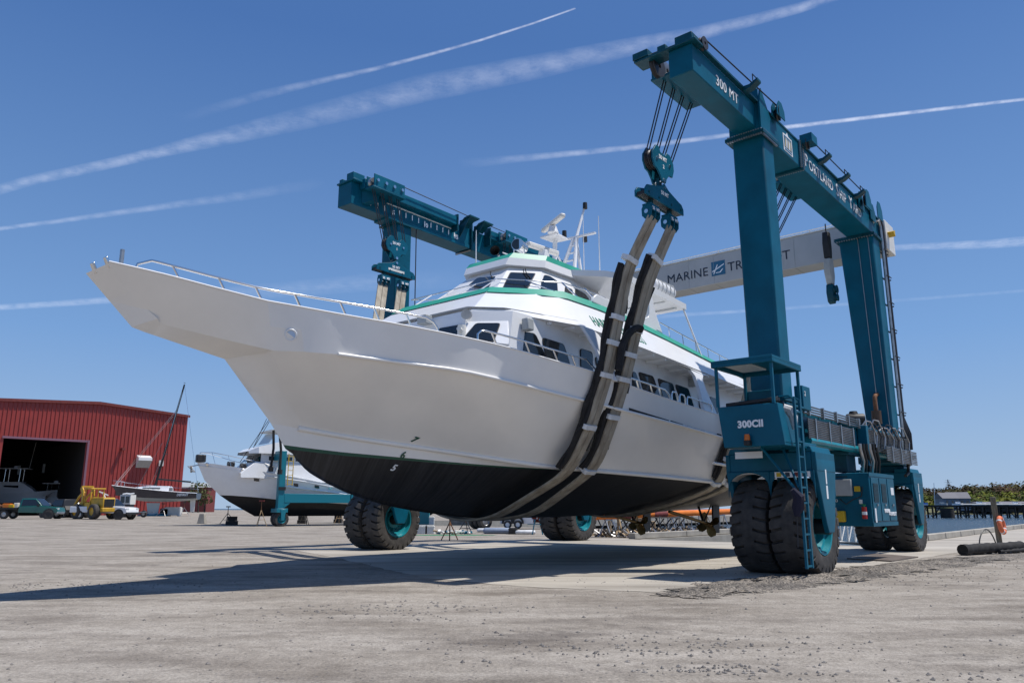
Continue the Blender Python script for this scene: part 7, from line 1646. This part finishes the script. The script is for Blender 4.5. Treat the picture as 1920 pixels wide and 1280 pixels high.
# houses, boats and masts along the shore
def house(u, v, y, w_, h, col, rcol, lb_, rh=None):
    rh = rh or w_*.32
    p = at_y(u, v, y); t = empty('shore_house', p, random.uniform(-.3,.3), lb_, 'house', 'houses on the far shore'); mb = MB(); mb.box(-w_/2,w_/2,-w_*.35,w_*.35,-2,h); wl2 = mb.build('wall', col, t, smooth=False)
    mb = MB(); mb.prism([(-w_/2-.3,-w_*.42,h),(-w_/2-.3,w_*.42,h),(-w_/2-.3,0,h+rh)], (w_+.6,0,0)); mb.build('roof', rcol, t, smooth=False)
    for x in (-.28,.05,.3): mb = MB(); mb.box(w_*x, w_*x+w_*.12, -w_*.355, -w_*.351, h*.35, h*.75); mb.build('window', M['glass'], t, smooth=False)
gs = mat('grey_shingle', (.20,.22,.26), .8, var=.15); gr_ = mat('grey_roof', (.15,.15,.17), .8)
house(1776, 949, 400, 9, 4, gs, gr_, 'grey house with its gable beside the pylon on the far shore'); house(1796, 949, 402, 10, 4, gs, gr_, 'grey house right of the other grey house on the far shore'); house(1852, 951, 405, 20, 2.0, M['darkwood'], gr_, 'long dark low house behind the wooden post', .9); house(1556, 940, 380, 7, 7, mat('old_brick', (.20,.09,.065), .85, var=.2), gr_, 'brick house seen between the engine box and the ladder'); house(1908, 951, 410, 18, 2.2, M['darkwood'], gr_, 'long brown shed at the right edge of the far shore', .9)
sg = empty('blue_sign', at_y(1734, 945, 300), 0, 'small blue and white sign beside the rear near wheels, across the water', 'sign'); mb = MB(); mb.box(-1.2,1.2,-.1,.1,-.5,.6); mb.build('panel', mat('sign_blue', (.05,.2,.6), .5), sg); mb = MB(); mb.box(-1.1,1.1,-.115,-.101,-.35,.05); mb.build('stripe', M['letter'], sg); mb = MB(); mb.tube([(0,0,-.5),(0,0,-3)], .08, 5); mb.build('post', M['steel'], sg)
mt_ = at_y(1752, 948, 270); mb = MB(); mb.tube([(0,0,-3), (at_y(1751, 905, 270)-mt_)], .09, 5); o = mb.build('flag_pole', M['white']); o.location = mt_; tag(o, 'thin white mast rising before the far woodland', 'mast')
pb_ = at_y(1780, 925, 640); py = empty('pylon', pb_, 0, 'lattice power pylon on the skyline of the far hill', 'pylon'); H_ = at_y(1780, 898, 640).z - pb_.z; mb = MB()
for sx in (-1,1):
    for sy in (-1,1): mb.tube([(sx*1.6,sy*1.6,0),(sx*.6,sy*.6,H_*.7),(0,0,H_)], .12, 4)
for k in range(6): z = H_*k/7; w_ = 1.6-1.2*k/7; mb.tube([(-w_,-w_,z),(w_,-w_,z+H_/7)], .08, 4); mb.tube([(w_,-w_,z),(-w_,-w_,z+H_/7)], .08, 4)
for z, w_ in ((.62,2.6),(.78,3.0),(.92,2.0)): mb.beam((-w_,0,H_*z),(w_,0,H_*z), .16)
mb.build('lattice', M['rope'], py, smooth=False)
for k in range(5):
    p = at_y(1764+36*k+random.uniform(-4,4), 947.5, 300+random.uniform(-20,20)); o = None; mb = MB(); L_ = random.uniform(3,5)
    mb.prism([(-L_/2,-.8,0),(L_/2-.8,-.8,0),(L_/2,0,.1),(L_/2-.8,.8,0),(-L_/2,.8,0)], (0,0,.8)); mb.box(-L_*.2,L_*.15,-.5,.5,.8,1.5); o = mb.build('moored_boat', M['white'] if k % 3 else M['greybox'], smooth=False); o.location = p; tag(o, 'tiny moored boat along the far pier', 'boat', 'boats moored along the far pier')
